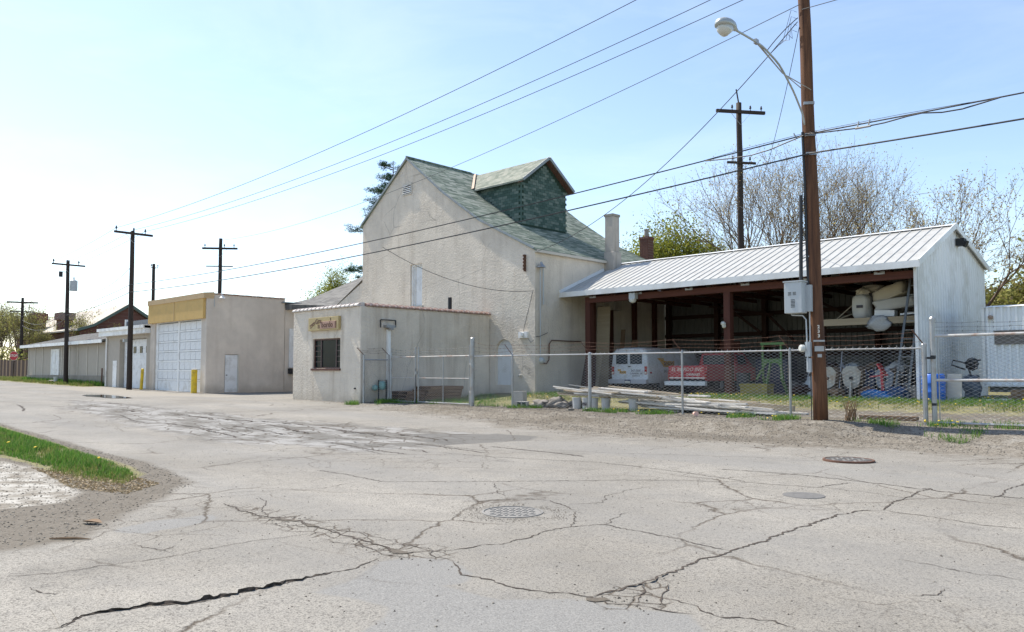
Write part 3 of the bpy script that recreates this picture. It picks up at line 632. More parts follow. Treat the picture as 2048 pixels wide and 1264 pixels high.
# puddle before the garage
pud = [(-43.5,13.6),(-43.0,14.3),(-41.2,14.35),(-39.5,14.1),(-37.6,13.75),(-37.2,13.3),(-38.0,12.9),(-39.6,13.05),(-41.4,13.0),(-42.8,13.2)]
t = NT('puddle_water'); t.done((0.05, 0.042, 0.033), 0.04, 0, t.bump(t.noise(6, 2), 0.03, 0.01), 0.6); M['puddle'] = t.m
pv = resample(pud+[pud[0]], 0.25, 0.03, 8)[:-1]
b = MB(); b.add([(x, y, 0.013+gzf(x, y)) for x, y in pv], [tuple(range(len(pv)))]); tag(b.build('puddle', M['puddle'], fix=False), kind='structure')
b = MB()
# street litter
z = gzf(-8.61, 2.78); b = MB(); n = 7; vs = []
for i in range(n):
    u = i/(n-1)-.5
    for v in (-1, -.3, .3, 1): w_ = 0.05*math.cos(u*2.9)*v; vs.append((-8.61+.22*u-.5*w_, 2.78+.11*u+w_, z+.012+.9*abs(w_)*.7+.03*u*u))
b.add(vs, [(4*i+k, 4*i+k+1, 4*i+k+5, 4*i+k+4) for i in range(n-1) for k in range(3)])
top(b.build('dead_leaf', M['brown_board'], smooth=True), 'dry brown leaf curled on the dirt at the road edge', 'leaf')
z = gzf(-7.99, 2.39); b = MB(); b.tube([(-8.11, 2.26, z+.008), (-8.01, 2.36, z+.012), (-7.93, 2.43, z+.014), (-7.81, 2.52, z+.008)], [.006, .012, .011, .004], 5)
top(b.build('stick', M['brown_board']), 'flat brown stick at the edge of the asphalt', 'stick')

# ------------------------------------------------------------------ buildings
def cut(o, boxes, arches=()):
    """cut openings into a mesh object (boxes as x0,x1,y0,y1,z0,z1)"""
    b = MB()
    for q in boxes: b.box(*q)
    for (x0, x1, y0, y1, z0, z1) in arches:
        r = (x1-x0)/2; pts = [(x0, y0, z0), (x1, y0, z0)] + [((x0+x1)/2 + r*math.cos(a), y0, z1-r + r*math.sin(a)) for a in [math.pi*i/12 for i in range(13)]]
        b.prism(pts, (0, y1-y0, 0))
    c = b.build('cutter', M['concrete']); off = o.matrix_world.translation
    c.location = -ORG[o.name]
    c2 = o.parent; o.parent = None
    m = o.modifiers.new('cut', 'BOOLEAN'); m.operation = 'DIFFERENCE'; m.object = c; m.solver = 'EXACT'
    dg = bpy.context.evaluated_depsgraph_get(); dg.update()
    me = bpy.data.meshes.new_from_object(o.evaluated_get(dg)); o.modifiers.remove(m); old = o.data; o.data = me
    bpy.data.meshes.remove(old); bpy.data.objects.remove(c); o.parent = c2
    return o
def gable_prism(prof, y0, y1): return MB().prism([(x, y0, z) for x, z in prof], (0, y1-y0, 0))

# --- barn
barn = thing('stucco_barn', (-29.5, 25.31, 0), 'tall stucco barn with steep green shingle roof and big dormer', 'barn')
BX0, BX1, BY0, BY1 = -36.06, -23.03, 25.31, 35.95
RP = [(-36.06, 9.43), (-32.11, 12.43), (-29.28, 10.23), (-26.56, 8.42), (-23.03, 6.67)]
w = gable_prism([(BX0, -0.3)] + [(x, z-0.05) for x, z in RP] + [(BX1, -0.3)], BY0, BY1).build('wall', M['stucco_barn'], barn)
cut(w, [(-31.80, -30.84, 25.0, 25.5, 4.59, 6.77)], [(-25.50, -24.40, 25.0, 25.48, 0.62, 2.70)])
def roofz(x):
    for (xa, za), (xb, zb) in zip(RP, RP[1:]):
        if xa <= x <= xb: return za + (zb-za)*(x-xa)/(xb-xa)
    return RP[-1][1] - 0.5*(x-RP[-1][0])
b = MB(); xs = np.linspace(-32.11, -22.88, 78); yA, yB = BY0-0.09, BY1+0.15
for xa, xb in zip(xs, xs[1:]):
    za, zb = roofz(xa)+0.045, roofz(xb)+0.062
    b.add([(xa, yA, za), (xa, yB, za), (xb, yB, zb), (xb, yA, zb), (xb, yA, zb-0.03), (xb, yB, zb-0.03), (xa, yA, za-0.10), (xa, yB, za-0.10), (xb, yA, zb-0.11), (xb, yB, zb-0.11)],
          [(0,3,2,1), (3,4,5,2), (0,6,8,3), (6,7,9,8)])
t = shingle('green_roof_courses', [(0.10, 0.135, 0.11), (0.18, 0.22, 0.18), (0.24, 0.275, 0.23), (0.36, 0.38, 0.33)], 0.45, 0.12)
for nd in t.node_tree.nodes:
    if nd.type == 'TEX_BRICK':
        l0 = nd.inputs['Vector'].links[0]; t.node_tree.links.remove(l0)
        mp = t.node_tree.nodes.new('ShaderNodeMapping'); mp.inputs['Rotation'].default_value = (0, 0, R(90))
        tc = [q for q in t.node_tree.nodes if q.type == 'TEX_COORD'][0]
        t.node_tree.links.new(tc.outputs['Object'], mp.inputs['Vector']); t.node_tree.links.new(mp.outputs['Vector'], nd.inputs['Vector'])
roof = b.build('roof', t, barn, fix=False)
b = MB(); b.prism([(-36.25, yA, 9.29), (-36.06, yA, 9.54), (-32.11, yA, 12.53), (-32.11, yA, 12.40), (-36.2, yA, 9.25)], (0, yB-yA, 0)); b.build('rear_slope', M['shingle_roof'], barn)
b = MB()
for (xa, za), (xb, zb) in zip(RP, RP[1:]): b.bar((xa, yA-0.012, za+0.02), (xb+0.02, yA-0.012, zb+0.02), 0.02, 0.10)
b.build('rake_trim', M['flashing'], barn)
b = MB(); b.box(-22.98, -22.86, 25.25, 30.33, 6.50, 6.62); b.box(-22.98, -22.86, 31.0, 35.7, 6.50, 6.62); b.build('eave_board', M['trim_pale'], barn)
b = MB(); b.tube([(-32.11, yA-0.01, 12.52), (-32.11, 29.9, 12.50)], 0.06, 6); b.build('ridge_cap', M['shingle_roof'], barn)
# vent with louvres
v = MB(); v.box(-32.49, -32.42, 25.27, 25.33, 10.5, 11.12); v.box(-31.77, -31.70, 25.27, 25.33, 10.5, 11.12); v.box(-32.42, -31.77, 25.27, 25.33, 11.04, 11.12); v.box(-32.42, -31.77, 25.27, 25.33, 10.5, 10.57)
vent = v.build('vent', M['trim_pale'], barn); MB().box(-32.42, -31.77, 25.295, 25.305, 10.57, 11.04).build('backing', M['black'], vent)
for i in range(5): MB().obox((-32.095, 25.275, 10.63+i*0.095), (0.65, 0.012, 0.085), (R(-40), 0, 0)).build('louvre', M['white_paint'], vent)
# boarded upper window
wd = MB().box(-31.80, -30.84, 25.485, 25.495, 4.59, 6.77).build('boarded_window', M['white_door'], barn)
f = MB(); f.box(-31.80, -31.70, 25.40, 25.485, 4.59, 6.77); f.box(-30.90, -30.84, 25.40, 25.485, 4.59, 6.77); f.box(-31.70, -30.90, 25.40, 25.485, 6.69, 6.77); f.build('frame', M['white_paint'], wd)
MB().box(-31.56, -31.53, 25.47, 25.487, 4.65, 6.69).build('seam_strip', M['trim_pale'], wd)
MB().box(-31.9, -30.72, 25.22, 25.48, 4.50, 4.59).build('sill', M['concrete'], wd)
r = 0.55; pts = [(-25.5, 25.46, 0.62), (-24.4, 25.46, 0.62)] + [(-24.95 + r*math.cos(math.pi*i/12), 25.46, 2.15 + r*math.sin(math.pi*i/12)) for i in range(13)]
MB().prism(pts, (0, 0.018, 0)).build('arched_door', M['white_door'], barn)
# chimney at the eave
b = MB(); b.box(-23.06, -22.46, 30.36, 30.98, 4.2, 7.05); b.box(-23.02, -22.54, 30.40, 30.94, 7.05, 8.80); ch = b.build('chimney', stucco('chimney_render', (0.44, 0.40, 0.35), 0.01, 0.6, 0.9), barn, bevel=0.02)
MB().box(-23.05, -22.51, 30.37, 30.97, 8.80, 8.92).build('cap', M['block_base'], ch)
# dormer with single shingles
FX, DY0, DY1, DYC = -26.8, 28.42, 31.92, 30.17
dorm = MB().prism([(FX, DY0, 8.5), (FX, DY1, 8.5), (FX, DY1, 10.95), (FX, DYC, 12.28), (FX, DY0, 10.95)], (-5.2, 0, 0)).build('dormer', plain('dormer_gap_shade', (0.02, 0.045, 0.03), 0.9), barn)  # dark body colour paints the shadow lines between the shingles
tw, th = 0.325, 0.142
base = MB().box(-0.012, 0.0, -tw/2+.010, tw/2-.010, 0.012, th).build('shingle', M['shingle_tab'], dorm, local=True)
baseS = MB().box(-tw/2+.010, tw/2-.010, -0.0, 0.012, 0.012, th).build('shingle', M['shingle_tab'], dorm, local=True)
off = ORG[dorm.name]; first = [True, True]
def place_sh(src, idx, p):
    if first[idx]: src.location = p; first[idx] = False; return
    inst('shingle', src, dorm, p)
for j in range(24):
    z = 8.72 + j*th; lim = DY1 if z+th < 10.95 else DYC + (12.02-z)*(1.75/1.33)
    for i in range(12):
        y = DY0 + tw*(i + (0.5 if j % 2 else 0)) + tw/2
        if y+tw/2 > min(lim, DY1)+0.02 + (0.1 if z+th < 10.95 else 0) or y-tw/2 < 2*DYC-lim-0.02: continue
        place_sh(base, 0, (FX+0.014+0.006*random.Random(i*31+j).random()-off.x, y-off.y, z-off.z))
    for i in range(11):
        x = FX - tw*(i + (0.5 if j % 2 else 0)) - tw/2
        if z+th > 11.0 or roofz(x) > z+0.08: continue
        place_sh(baseS, 1, (x-off.x, DY0-0.014-0.006*random.Random(i*17+j).random()-off.y, z-off.z))
MB().box(FX-0.02, FX+0.03, DY0-0.035, DY0+0.02, 8.7, 10.9).build('corner_strip', M['shingle_tab'], dorm)
for sg in (-1, 1):
    b = MB(); ye = DYC + sg*2.02; rows = 13
    for k in range(rows):
        ya, yb = DYC + sg*2.02*k/rows, DYC + sg*2.02*(k+1)/rows
        za, zb = 12.40 - 1.50*k/rows, 12.40 - 1.50*(k+1)/rows + 0.014
        b.add([(-32.15, ya, za), (-26.42, ya, za), (-26.42, yb, zb), (-32.15 if k < 1 else -32.15 + 1.95*(k+1)/rows, yb, zb), (-26.42, yb, zb-0.09), (-32.15 + 1.95*(k+1)/rows, yb, zb-0.09), (-26.42, ya, za-0.09), (-32.15, ya, za-0.09)],
              [(0,1,2,3), (3,2,4,5), (1,6,4,2), (7,6,4,5)])
    b.build('dormer_roof', M['shingle_dormer'], barn, fix=False)
    b = MB(); b.bar((-26.40, DYC, 12.36), (-26.40, ye, 10.88), 0.04, 0.14); b.build('dormer_rake', M['flashing'], barn)
    b = MB(); b.prism([(-26.45, DYC, 12.28), (-26.45, ye, 10.80), (-26.78, ye, 10.80), (-26.78, DYC, 12.28)], (0, 0, -0.03)); b.build('soffit', M['rust'], barn)
MB().obox((-30.3, 28.05, 10.92), (0.30, 0.10, 0.09)).build('dormer_flashing', M['copper_flash'], barn)
b = MB(); b.prism([(-32.2, DYC-0.05, 12.47), (-30.2, 28.14, 10.98), (-30.0, 28.14, 10.99), (-31.95, DYC-0.05, 12.48)], (0, 0, 0.02)); b.build('valley_flashing', M['copper_flash'], barn)
# electrical bits on the barn wall
sv = MB(); sv.tube([(-22.93, 25.55, 5.9), (-22.93, 25.55, 1.9)], 0.022, 6); sv.tube([(-22.93, 25.72, 6.0), (-22.92, 25.74, 5.6), (-22.93, 25.76, 4.2)], 0.03, 6)
sv.build('conduit', M['grey_box'], barn)
MB().lathe((-22.84, 25.52, 5.83), [(0.20, 0), (0.19, 0.03), (0.07, 0.16), (0.05, 0.24), (0.02, 0.26)], 14).build('gooseneck_lamp', M['galv'], barn)
b = MB(); b.lathe((-23.03, 25.68, 1.72), [(0.14, 0), (0.14, 0.10), (0.10, 0.16), (0.09, 0.2)], 16, (1, 0, 0)); b.build('electric_meter', M['grey_box'], barn)
b = MB(); b.tube([(-22.93, 25.70, 1.6), (-22.93, 25.95, 1.58), (-22.93, 26.12, 1.75), (-22.93, 26.14, 2.45), (-22.93, 26.3, 2.62), (-22.93, 28.4, 2.62)], 0.028, 6); b.build('service_pipe', M['rust'], barn)
b = MB(); b.box(-23.95, -23.42, 25.20, 25.315, 2.72, 3.0); b.cyl((-23.68, 25.14, 2.80), 0.085, 0.14, 10); b.build('junction_box', M['white_paint'], barn)
b = MB(); b.box(-23.64, -23.56, 25.22, 25.31, 5.7, 6.45)
for i in range(5): b.tube([(-23.60, 25.19, 5.76+i*.15), (-23.60, 25.19, 5.84+i*.15)], 0.045, 8)
b.build('insulator_rack', M['rust'], barn)
b = MB(); b.tube([(-23.7, 25.26, 3.0), (-23.35, 25.24, 4.0), (-23.1, 25.24, 4.75)], 0.012, 5); b.tube([(-23.1, 25.28, 2.74), (-22.9, 25.5, 2.78), (-22.85, 25.95, 2.95)], 0.014, 5); b.tube([(-23.4, 25.24, 2.7), (-23.2, 25.22, 2.5), (-23.05, 25.24, 2.62)], 0.01, 5); b.build('loose_cable', M['wire_grey'], barn)
MB().lathe((-23.85, 25.31, 1.05), [(0.07, 0), (0.07, 0.16), (0.04, 0.2)], 10, (0, -1, 0)).build('vent_pipe', M['trim_pale'], barn)

# --- office
office = thing('stucco_office', (-28.4, 18.1, 0), 'low flat roofed stucco office block with the tan sign over a dark window', 'building')
w = MB().box(-31.0, -25.87, 18.10, 25.30, -0.3, 3.86).build('wall', M['stucco_office'], office)
cut(w, [(-29.38, -27.32, 17.9, 18.26, 1.36, 2.61)])
bv = w.modifiers.new('bevel', 'BEVEL'); bv.width = 0.03; bv.segments = 2; bv.limit_method = 'ANGLE'; bv.angle_limit = R(60)
win = MB().box(-29.38, -27.32, 18.235, 18.25, 1.36, 2.61).build('window', M['glass_dark'], office)
b = MB(); xs_ = [-29.38, -29.05, -27.65, -27.32]
b.box(-29.38, -29.33, 18.17, 18.232, 1.36, 2.61); b.box(-27.37, -27.32, 18.17, 18.232, 1.36, 2.61); b.box(-29.33, -27.37, 18.17, 18.232, 2.55, 2.61); b.box(-29.33, -27.37, 18.17, 18.232, 1.36, 1.41)
b.build('frame', plain('window_frame_brown', (0.08, 0.035, 0.025), 0.6), win)
b = MB()
for x in (-28.86, -27.72): b.box(x-.022, x+.022, 18.18, 18.233, 1.41, 2.55)
for k in range(1, 5):
    z = 1.41 + 1.14*k/5; b.box(-29.33, -28.882, 18.19, 18.234, z-.012, z+.012); b.box(-27.698, -27.37, 18.19, 18.234, z-.012, z+.012)
b.build('muntin', plain('muntin_grey', (0.12, 0.08, 0.07), 0.6), win)
for k in range(5):
    for x0, x1 in ((-29.325, -28.89), (-27.69, -27.375)):
        z0 = 1.41 + 1.14*k/5; MB().box(x0, x1, 18.222, 18.232, z0+.014, z0+.214).build('pane', M['glass_dark'], win)
MB().box(-28.835, -27.745, 18.222, 18.232, 1.415, 2.545).build('pane', M['glass_dark'], win)
b = MB()
for k in range(20): b.box(-29.42+k*0.1085, -29.42+k*0.1085+0.1, 18.02, 18.22, 1.27, 1.355)
b.build('brick_sill', M['brick'], win)
tile = MB(); L = 0.315; pr = [(-0.20, 0.0), (-0.20, 0.05), (-0.14, 0.10), (-0.05, 0.125), (0.05, 0.125), (0.14, 0.10), (0.20, 0.05), (0.20, 0.0)]
tile.prism([(-L/2, y, z) for y, z in pr], (L*0.90, 0, 0)); tile.prism([(L*0.36, y*1.12, z*1.2) for y, z in pr], (L*0.14, 0, 0))
t0 = tile.build('coping_tile', M['coping_glare'], office, local=True); t0.location = (-31.0+L/2-(-28.4), 18.22-18.1, 3.86)
for k in range(1, 16): inst('coping_tile', t0, office, (-31.0+L*(k+.5)+28.4, 0.12, 3.86+0.004*math.sin(k*3)), (0, R(random.Random(k).uniform(-1.5,1.5)), 0))
t1 = tile.build('coping_tile', M['terracotta'], office, local=True); t1.location = (-26.0+28.4, 18.5-18.1, 3.86); t1.rotation_euler = (0, 0, R(90))
for k in range(1, 22): inst('coping_tile', t1, office, (-26.0+28.4, 0.4+L*k, 3.86+0.006*math.sin(k*2)), (R(random.Random(k+5).uniform(-1.5,1.5)), 0, R(90)))
MB().box(-30.8, -26.25, 18.4, 25.3, 3.86, 3.90).build('roof', M['shingle_grey'], office)
b = MB(); b.tube([(-26.75, 23.6, 3.88), (-26.75, 23.6, 4.62)], 0.09, 10); b.tube([(-26.75, 23.6, 3.9), (-26.75, 23.6, 4.05)], 0.13, 10); b.build('stack_pipe', M['black'], office)
b = MB(); b.box(-25.868, -25.60, 19.20, 19.62, 3.02, 3.12); b.box(-25.70, -25.55, 19.32, 19.50, 2.93, 3.02); b.build('flood_light', M['galv'], office)
b = MB()
for p, q in (((-25.80, 19.02, 3.02), (-25.80, 19.02, 3.34)), ((-25.80, 19.02, 3.34), (-25.80, 19.78, 3.34)), ((-25.80, 19.78, 3.34), (-25.80, 19.78, 3.05))): b.bar(p, q, 0.035)
b.build('light_bracket', M['black'], office)
b = MB(); b.box(-25.865, -25.75, 19.36, 19.50, 0.1, 2.95); b.build('downpipe', M['white_paint'], office)
MB().lathe((-26.2, 18.1, 0.55), [(0.035, 0), (0.03, 0.06)], 8, (0, -1, 0)).build('hose_tap', M['black'], office)
# sign
sign = thing('wall_sign', (-28.42, 18.0, 3.2), 'tan shop sign reading 2909 and bordo above the office window', 'sign')
MB().box(-29.56, -27.27, 17.97, 18.098, 2.96, 3.52).build('board', M['sign_tan'], sign, bevel=0.01)
MB().box(-28.62, -27.42, 17.945, 17.968, 3.02, 3.33).build('rose_plate', M['sign_rose'], sign, bevel=0.008)
def sg_text(s, size, x, z, rot, mat, y, shear=0.0): 
    mm = facing((x, y, z), (math.cos(rot), 0, math.sin(rot)), (-math.sin(rot), 0, math.cos(rot))); text_obj(s, size, mat, sign, mm, shear=shear, bold=0.006)
sg_text('2909', 0.21, -29.22, 3.20, 0.42, M['letter_brown'], 17.962); sg_text('Gra', 0.30, -28.75, 3.34, 0.12, M['letter_brown'], 17.940); sg_text('El', 0.2, -28.74, 3.12, 0.0, M['letter_brown'], 17.962)
sg_text('bordo', 0.34, -28.06, 3.18, 0.0, M['letter_brown'], 17.938)
MB().box(-27.475, -27.445, 17.935, 17.944, 3.03, 3.31).build('end_bar', M['letter_brown'], sign)
MB().box(-27.86, -27.835, 17.955, 17.968, 3.335, 3.47).build('tall_stroke', M['letter_brown'], sign)

# --- big garage with ochre fascia
gar = thing('ochre_garage', (-46, 19.2, 0), 'boxy stucco garage with ochre fascia above a white panelled double door', 'garage')
w = MB().box(-49.95, -42.10, 19.20, 24.0, -0.2, 5.55).build('wall', M['stucco_garage'], gar)
cut(w, [(-49.28, -42.76, 19.0, 19.45, 0.03, 4.30), (-42.3, -41.9, 20.31, 21.13, 0.05, 2.18)])
bv = w.modifiers.new('bevel', 'BEVEL'); bv.width = 0.03; bv.segments = 2; bv.limit_method = 'ANGLE'; bv.angle_limit = R(60)
MB().box(-49.93, -42.22, 19.04, 19.196, 4.18, 5.30).build('fascia', M['ochre'], gar)
b = MB(); vs = [(x, y, z) for x in (-49.98, -46.2, -42.06) for (y, z) in ((19.0, 5.30), (19.0, 5.60), (19.6, 5.66), (19.6, 5.30))]
b.add(vs, [(0,1,5,4), (1,2,6,5), (4,5,9,8), (5,6,10,9), (0,3,2,1), (8,9,10,11), (2,3,7,6), (6,7,11,10), (0,4,7,3), (4,8,11,7)]); b.build('fascia_cap', M['ochre_dull'], gar)
b = MB()
for k in range(12): MB().box(-42.4, -42.04, 19.62+k*0.366, 19.62+k*0.366+0.345, 5.55, 5.60+0.01*(k % 2)).build('coping_tile', M['terracotta'], gar)
t0_ = MB().box(-46.1, -46.06, 19.02, 19.038, 4.18, 5.3).build('fascia_joint', M['ochre_dull'], gar)
door = MB().box(-49.26, -42.78, 19.36, 19.40, 0.04, 4.28).build('panel_door', plain('door_groove', (0.26, 0.27, 0.28), 0.8), gar)
b = MB()
b.box(-49.28, -48.95, 19.30, 19.36, 0.04, 4.28); b.box(-42.98, -42.76, 19.30, 19.36, 0.04, 4.28); b.box(-46.06, -45.86, 19.30, 19.36, 0.04, 4.28)
rows = [0.04, 0.72, 1.28, 1.84, 2.42, 3.00, 3.58, 4.20]
for z in rows[1:]:
    b.box(-48.95, -46.06, 19.32, 19.36, z-.045, z+.045); b.box(-45.86, -42.98, 19.32, 19.36, z-.045, z+.045)
b.build('rail', M['white_paint'], door)
pw = (2.89-0.035*5)/4
pn = MB().prism([(-pw/2, 0, 0), (pw/2, 0, 0), (pw/2, 0, 0.45), (-pw/2, 0, 0.45)], (0, 0.022, 0)).build('panel', M['white_door'], door, local=True, bevel=0.008)
fst = True
for x0 in (-48.95, -45.86):
    for c_ in range(4):
        for r_ in range(1, 7):
            p = (x0 + 0.035 + pw/2 + c_*(pw+0.035) + 46, 19.334-19.2, rows[r_]+0.065)
            if fst: pn.location = p; fst = False
            else: inst('panel', pn, door, p, (0, R(random.Random(c_*9+r_).uniform(-.3,.3)), 0))
for x0 in (-48.93, -45.84): MB().box(x0, x0+2.85, 19.335, 19.359, 0.06, 0.66).build('kick_panel', M['white_door'], door)
sd = MB().box(-42.17, -42.13, 20.33, 21.11, 0.06, 2.16).build('side_door', M['white_door'], gar)
MB().lathe((-42.13, 20.42, 1.02), [(0.02, 0), (0.03, 0.03), (0.03, 0.06), (0.01, 0.08)], 8, (1, 0, 0)).build('handle', M['black'], sd)
b = MB(); b.box(-42.13, -42.06, 21.06, 21.13, 0.05, 2.18); b.build('frame', M['trim_pale'], sd)
b = MB(); b.lathe((-41.85, 19.95, 5.30), [(0.17, 0), (0.17, 0.04), (0.08, 0.12), (0.05, 0.22)], 12); b.tube([(-41.85, 19.95, 5.5), (-41.95, 19.95, 5.62), (-42.12, 19.95, 5.56)], 0.02, 6); b.build('wall_lamp', M['white_metal'], gar)
b = MB(); b.tube([(-42.08, 19.62, 5.4), (-42.08, 19.62, 4.85)], 0.018, 5); b.build('conduit', M['grey_box'], gar)

# --- grey roofed link behind
lk = thing('link_building', (-40, 26, 0), 'stucco link building with dark grey shingle roof between garage and barn', 'building')
b = MB(); b.box(-46.0, -42.12, 24.02, 27.4, -0.2, 5.22); b.build('wall', M['stucco_garage'], lk)
b = MB(); b.prism([(-39.2, 25.62, -0.2), (-36.08, 25.62, -0.2), (-36.08, 25.62, 6.45), (-39.2, 25.62, 5.02)], (0, 6, 0)); b.build('end_wall', M['stucco_barn'], lk)
b = MB(); b.add([(-42.05, 23.96, 5.24), (-39.1, 25.58, 5.08), (-36.08, 25.58, 6.60), (-42.7, 30.2, 7.60), (-45.2, 27.6, 6.02), (-44.6, 26.1, 5.66), (-45.2, 34, 4.5), (-42.05, 24.0, 4.9)],
    [(0,1,4), (0,4,5), (1,2,3,4), (3,6,4), (0,7,1)]); b.build('roof', M['shingle_grey'], lk, fix=False)
b = MB(); b.box(-42.10, -42.06, 24.30, 25.60, 1.45, 3.80); b.build('loading_door', M['white_door'], lk)
b = MB(); b.box(-42.12, -41.8, 24.25, 25.6, 1.08, 1.40); b.build('dock_bumper', M['black'], lk)
MB().obox((-42.2, 24.4, 5.30), (0.5, 1.3, 0.06), (0, R(-12), 0)).build('flashing', M['flashing'], lk)

# --- small garage with the plain white door
g1 = thing('white_door_garage', (-54, 19.3, 0.1), 'low garage with plain white door and small windows beside the ochre garage', 'garage')
w = MB().box(-57.75, -49.97, 19.30, 26.0, -0.1, 3.72).build('wall', M['panel_siding'], g1)
cut(w, [(-55.35, -50.75, 19.1, 19.75, 0.1, 3.36)])
d1 = MB().box(-55.33, -50.77, 19.62, 19.66, 0.12, 3.34).build('overhead_door', M['white_door'], g1)
for k in range(5): MB().box(-55.31, -50.79, 19.60, 19.618, 0.14+k*0.64, 0.14+k*0.64+0.615).build('door_section', M['white_door'], d1)
for x in (-54.55, -53.45, -52.38, -51.35): MB().box(x-.22, x+.22, 19.575, 19.598, 2.42, 2.86).build('window_pane', M['glass_dark'], d1, bevel=0.05)
b = MB(); b.box(-58.1, -49.99, 18.85, 19.29, 3.62, 4.10); b.box(-58.2, -49.99, 18.75, 19.30, 3.94, 4.14); b.build('eave_fascia', M['white_paint'], g1)
MB().box(-57.75, -49.97, 19.3, 26, 3.72, 4.08).build('roof', M['shingle_grey'], g1)
MB().box(-56.45, -55.75, 19.26, 19.298, 0.14, 1.95).build('narrow_door', M['white_paint'], g1)
b = MB(); b.tube([(-57.6, 19.22, 3.6), (-57.6, 19.22, 0.2)], 0.06, 8); b.build('downpipe', M['white_paint'], g1)
MB().obox((-53.9, 19.15, 3.25), (0.18, 0.3, 0.2)).build('wall_light', M['grey_box'], g1)
nv = thing('roof_panel_sign', (-56, 20.6, 4.1), 'dark navy blank panel standing on the low garage roof', 'panel')
MB().box(-60.0+2.5, -50.05, 20.50, 20.60, 4.10, 4.72).build('board', M['navy'], nv)
b = MB(); b.box(-57.66, -57.52, 20.40, 20.62, 4.08, 4.86); b.box(-50.2, -50.02, 20.42, 20.62, 4.08, 4.9); b.build('end_post', M['white_paint'], nv)

# --- long low shed on the left
ls = thing('long_low_shed', (-67.7, 19.5, 0.2), 'long low tan shed with pale battens and white eave board', 'shed')
MB().box(-77.4, -57.78, 19.50, 27.5, 0.85, 3.32).build('wall', M['panel_siding'], ls)
MB().box(-77.5, -57.77, 19.42, 27.5, -0.1, 0.92).build('plinth', M['block_base'], ls)
for x in (-77.3, -75.3, -73.2, -70.9, -68.2, -66.3, -64.4, -62.3, -60.1, -58.1): MB().box(x-.06, x+.06, 19.455, 19.498, 0.93, 3.32).build('batten', M['trim_pale'], ls)
dd = MB().box(-70.55, -68.85, 19.44, 19.49, 0.93, 2.88).build('door', M['white_door'], ls)
b = MB(); b.box(-70.72, -70.55, 19.41, 19.495, 0.93, 3.0); b.box(-68.85, -68.70, 19.41, 19.495, 0.93, 3.0); b.box(-70.55, -68.85, 19.41, 19.495, 2.88, 3.0); b.build('frame', M['white_paint'], dd)
MB().box(-69.73, -69.69, 19.43, 19.441, 0.95, 2.86).build('meeting_stile', M['trim_pale'], dd)
b = MB()
for k in range(14):
    ya, yb = 19.0+k*0.36, 19.0+(k+1)*0.36; za, zb = 3.44+k*0.085, 3.44+(k+1)*0.085-0.012
    b.add([(-77.9, ya, za), (-57.79, ya, za), (-57.79, yb, zb), (-77.9, yb, zb), (-57.79, ya, za-.03), (-77.9, ya, za-.03)], [(0,1,2,3), (5,4,1,0)])
b.prism([(-77.9, 24.04, 4.62), (-77.9, 28, 3.6), (-77.9, 28, 3.4), (-77.9, 19.0, 3.36), (-77.9, 19.0, 3.42)], (20.1, 0, 0)); b.build('roof', M['shingle_grey'], ls, fix=False)
MB().box(-77.95, -57.79, 18.93, 18.98, 3.22, 3.46).build('eave_board', M['white_paint'], ls)
b = MB(); b.tube([(-58.6, 19.3, 0.15), (-58.6, 19.3, 1.45)], 0.05, 8); b.build('stand_pipe', M['rust'], ls)

# --- far brick building
bb = thing('brick_building', (-100, 34, 0), 'far red brick building with pale gable roof behind the low sheds', 'building')
t = NT('far_brickwork'); bk = t.n.new('ShaderNodeTexBrick'); t.l.new(t.mapping((1,1,1), rot=(R(90),0,R(90))), bk.inputs['Vector'])
bk.inputs['Color1'].default_value = (0.13,0.052,0.042,1); bk.inputs['Color2'].default_value = (0.19,0.08,0.06,1); bk.inputs['Mortar'].default_value = (0.24,0.19,0.16,1); bk.inputs['Scale'].default_value = 1.0; bk.inputs['Brick Width'].default_value = 0.4; bk.inputs['Row Height'].default_value = 0.14; bk.inputs['Mortar Size'].default_value = 0.012
M['far_brick'] = t.done(t.mix(t.math('MULTIPLY', t.noise(0.7, 5), 0.6), bk.outputs['Color'], (0.12, 0.06, 0.05)), 0.9)
bp = [(-95, 29.0, 0), (-95, 38.0, 0), (-95, 38.0, 6.1), (-95, 34.0, 8.7), (-95, 30.2, 6.2), (-95, 29.0, 5.75)]
MB().prism(bp, (-26, 0, 0)).build('wall', M['far_brick'], bb)
b = MB()
for (ya, za), (yb, zb) in (((28.5, 5.75), (30.2, 6.34)), ((30.2, 6.34), (34.0, 8.86)), ((34.0, 8.86), (38.6, 5.9))):
    b.prism([(-94.6, ya, za), (-94.6, yb, zb), (-94.6, yb, zb+0.16), (-94.6, ya, za+0.16)], (-27, 0, 0))
b.build('roof', plain('pale_roof', (0.44, 0.40, 0.34), 0.8, 0, 0.2, 1.5), bb)
b = MB()
for (ya, za), (yb, zb) in (((28.5, 5.75), (30.2, 6.34)), ((30.2, 6.34), (34.0, 8.86)), ((34.0, 8.86), (38.6, 5.9))): b.bar((-94.55, ya, za+.08), (-94.55, yb, zb+.08), 0.06, 0.3)
b.build('rake_trim', plain('teal_trim', (0.10, 0.14, 0.12), 0.7), bb)
for y in (31.5, 36.0): MB().box(-95.02, -94.96, y-.5, y+.5, 3.2, 4.9).build('window', M['glass_dark'], bb)
for (x, y, zt) in ((-104.3, 30, 8.3), (-115.2, 30, 8.8)):
    b = MB(); b.box(x-.75, x+.75, y-.7, y+.7, 4, zt); b.box(x-.95, x+.95, y-.9, y+.9, zt-0.9, zt-0.05); b.build('chimney', M['far_brick'], bb)

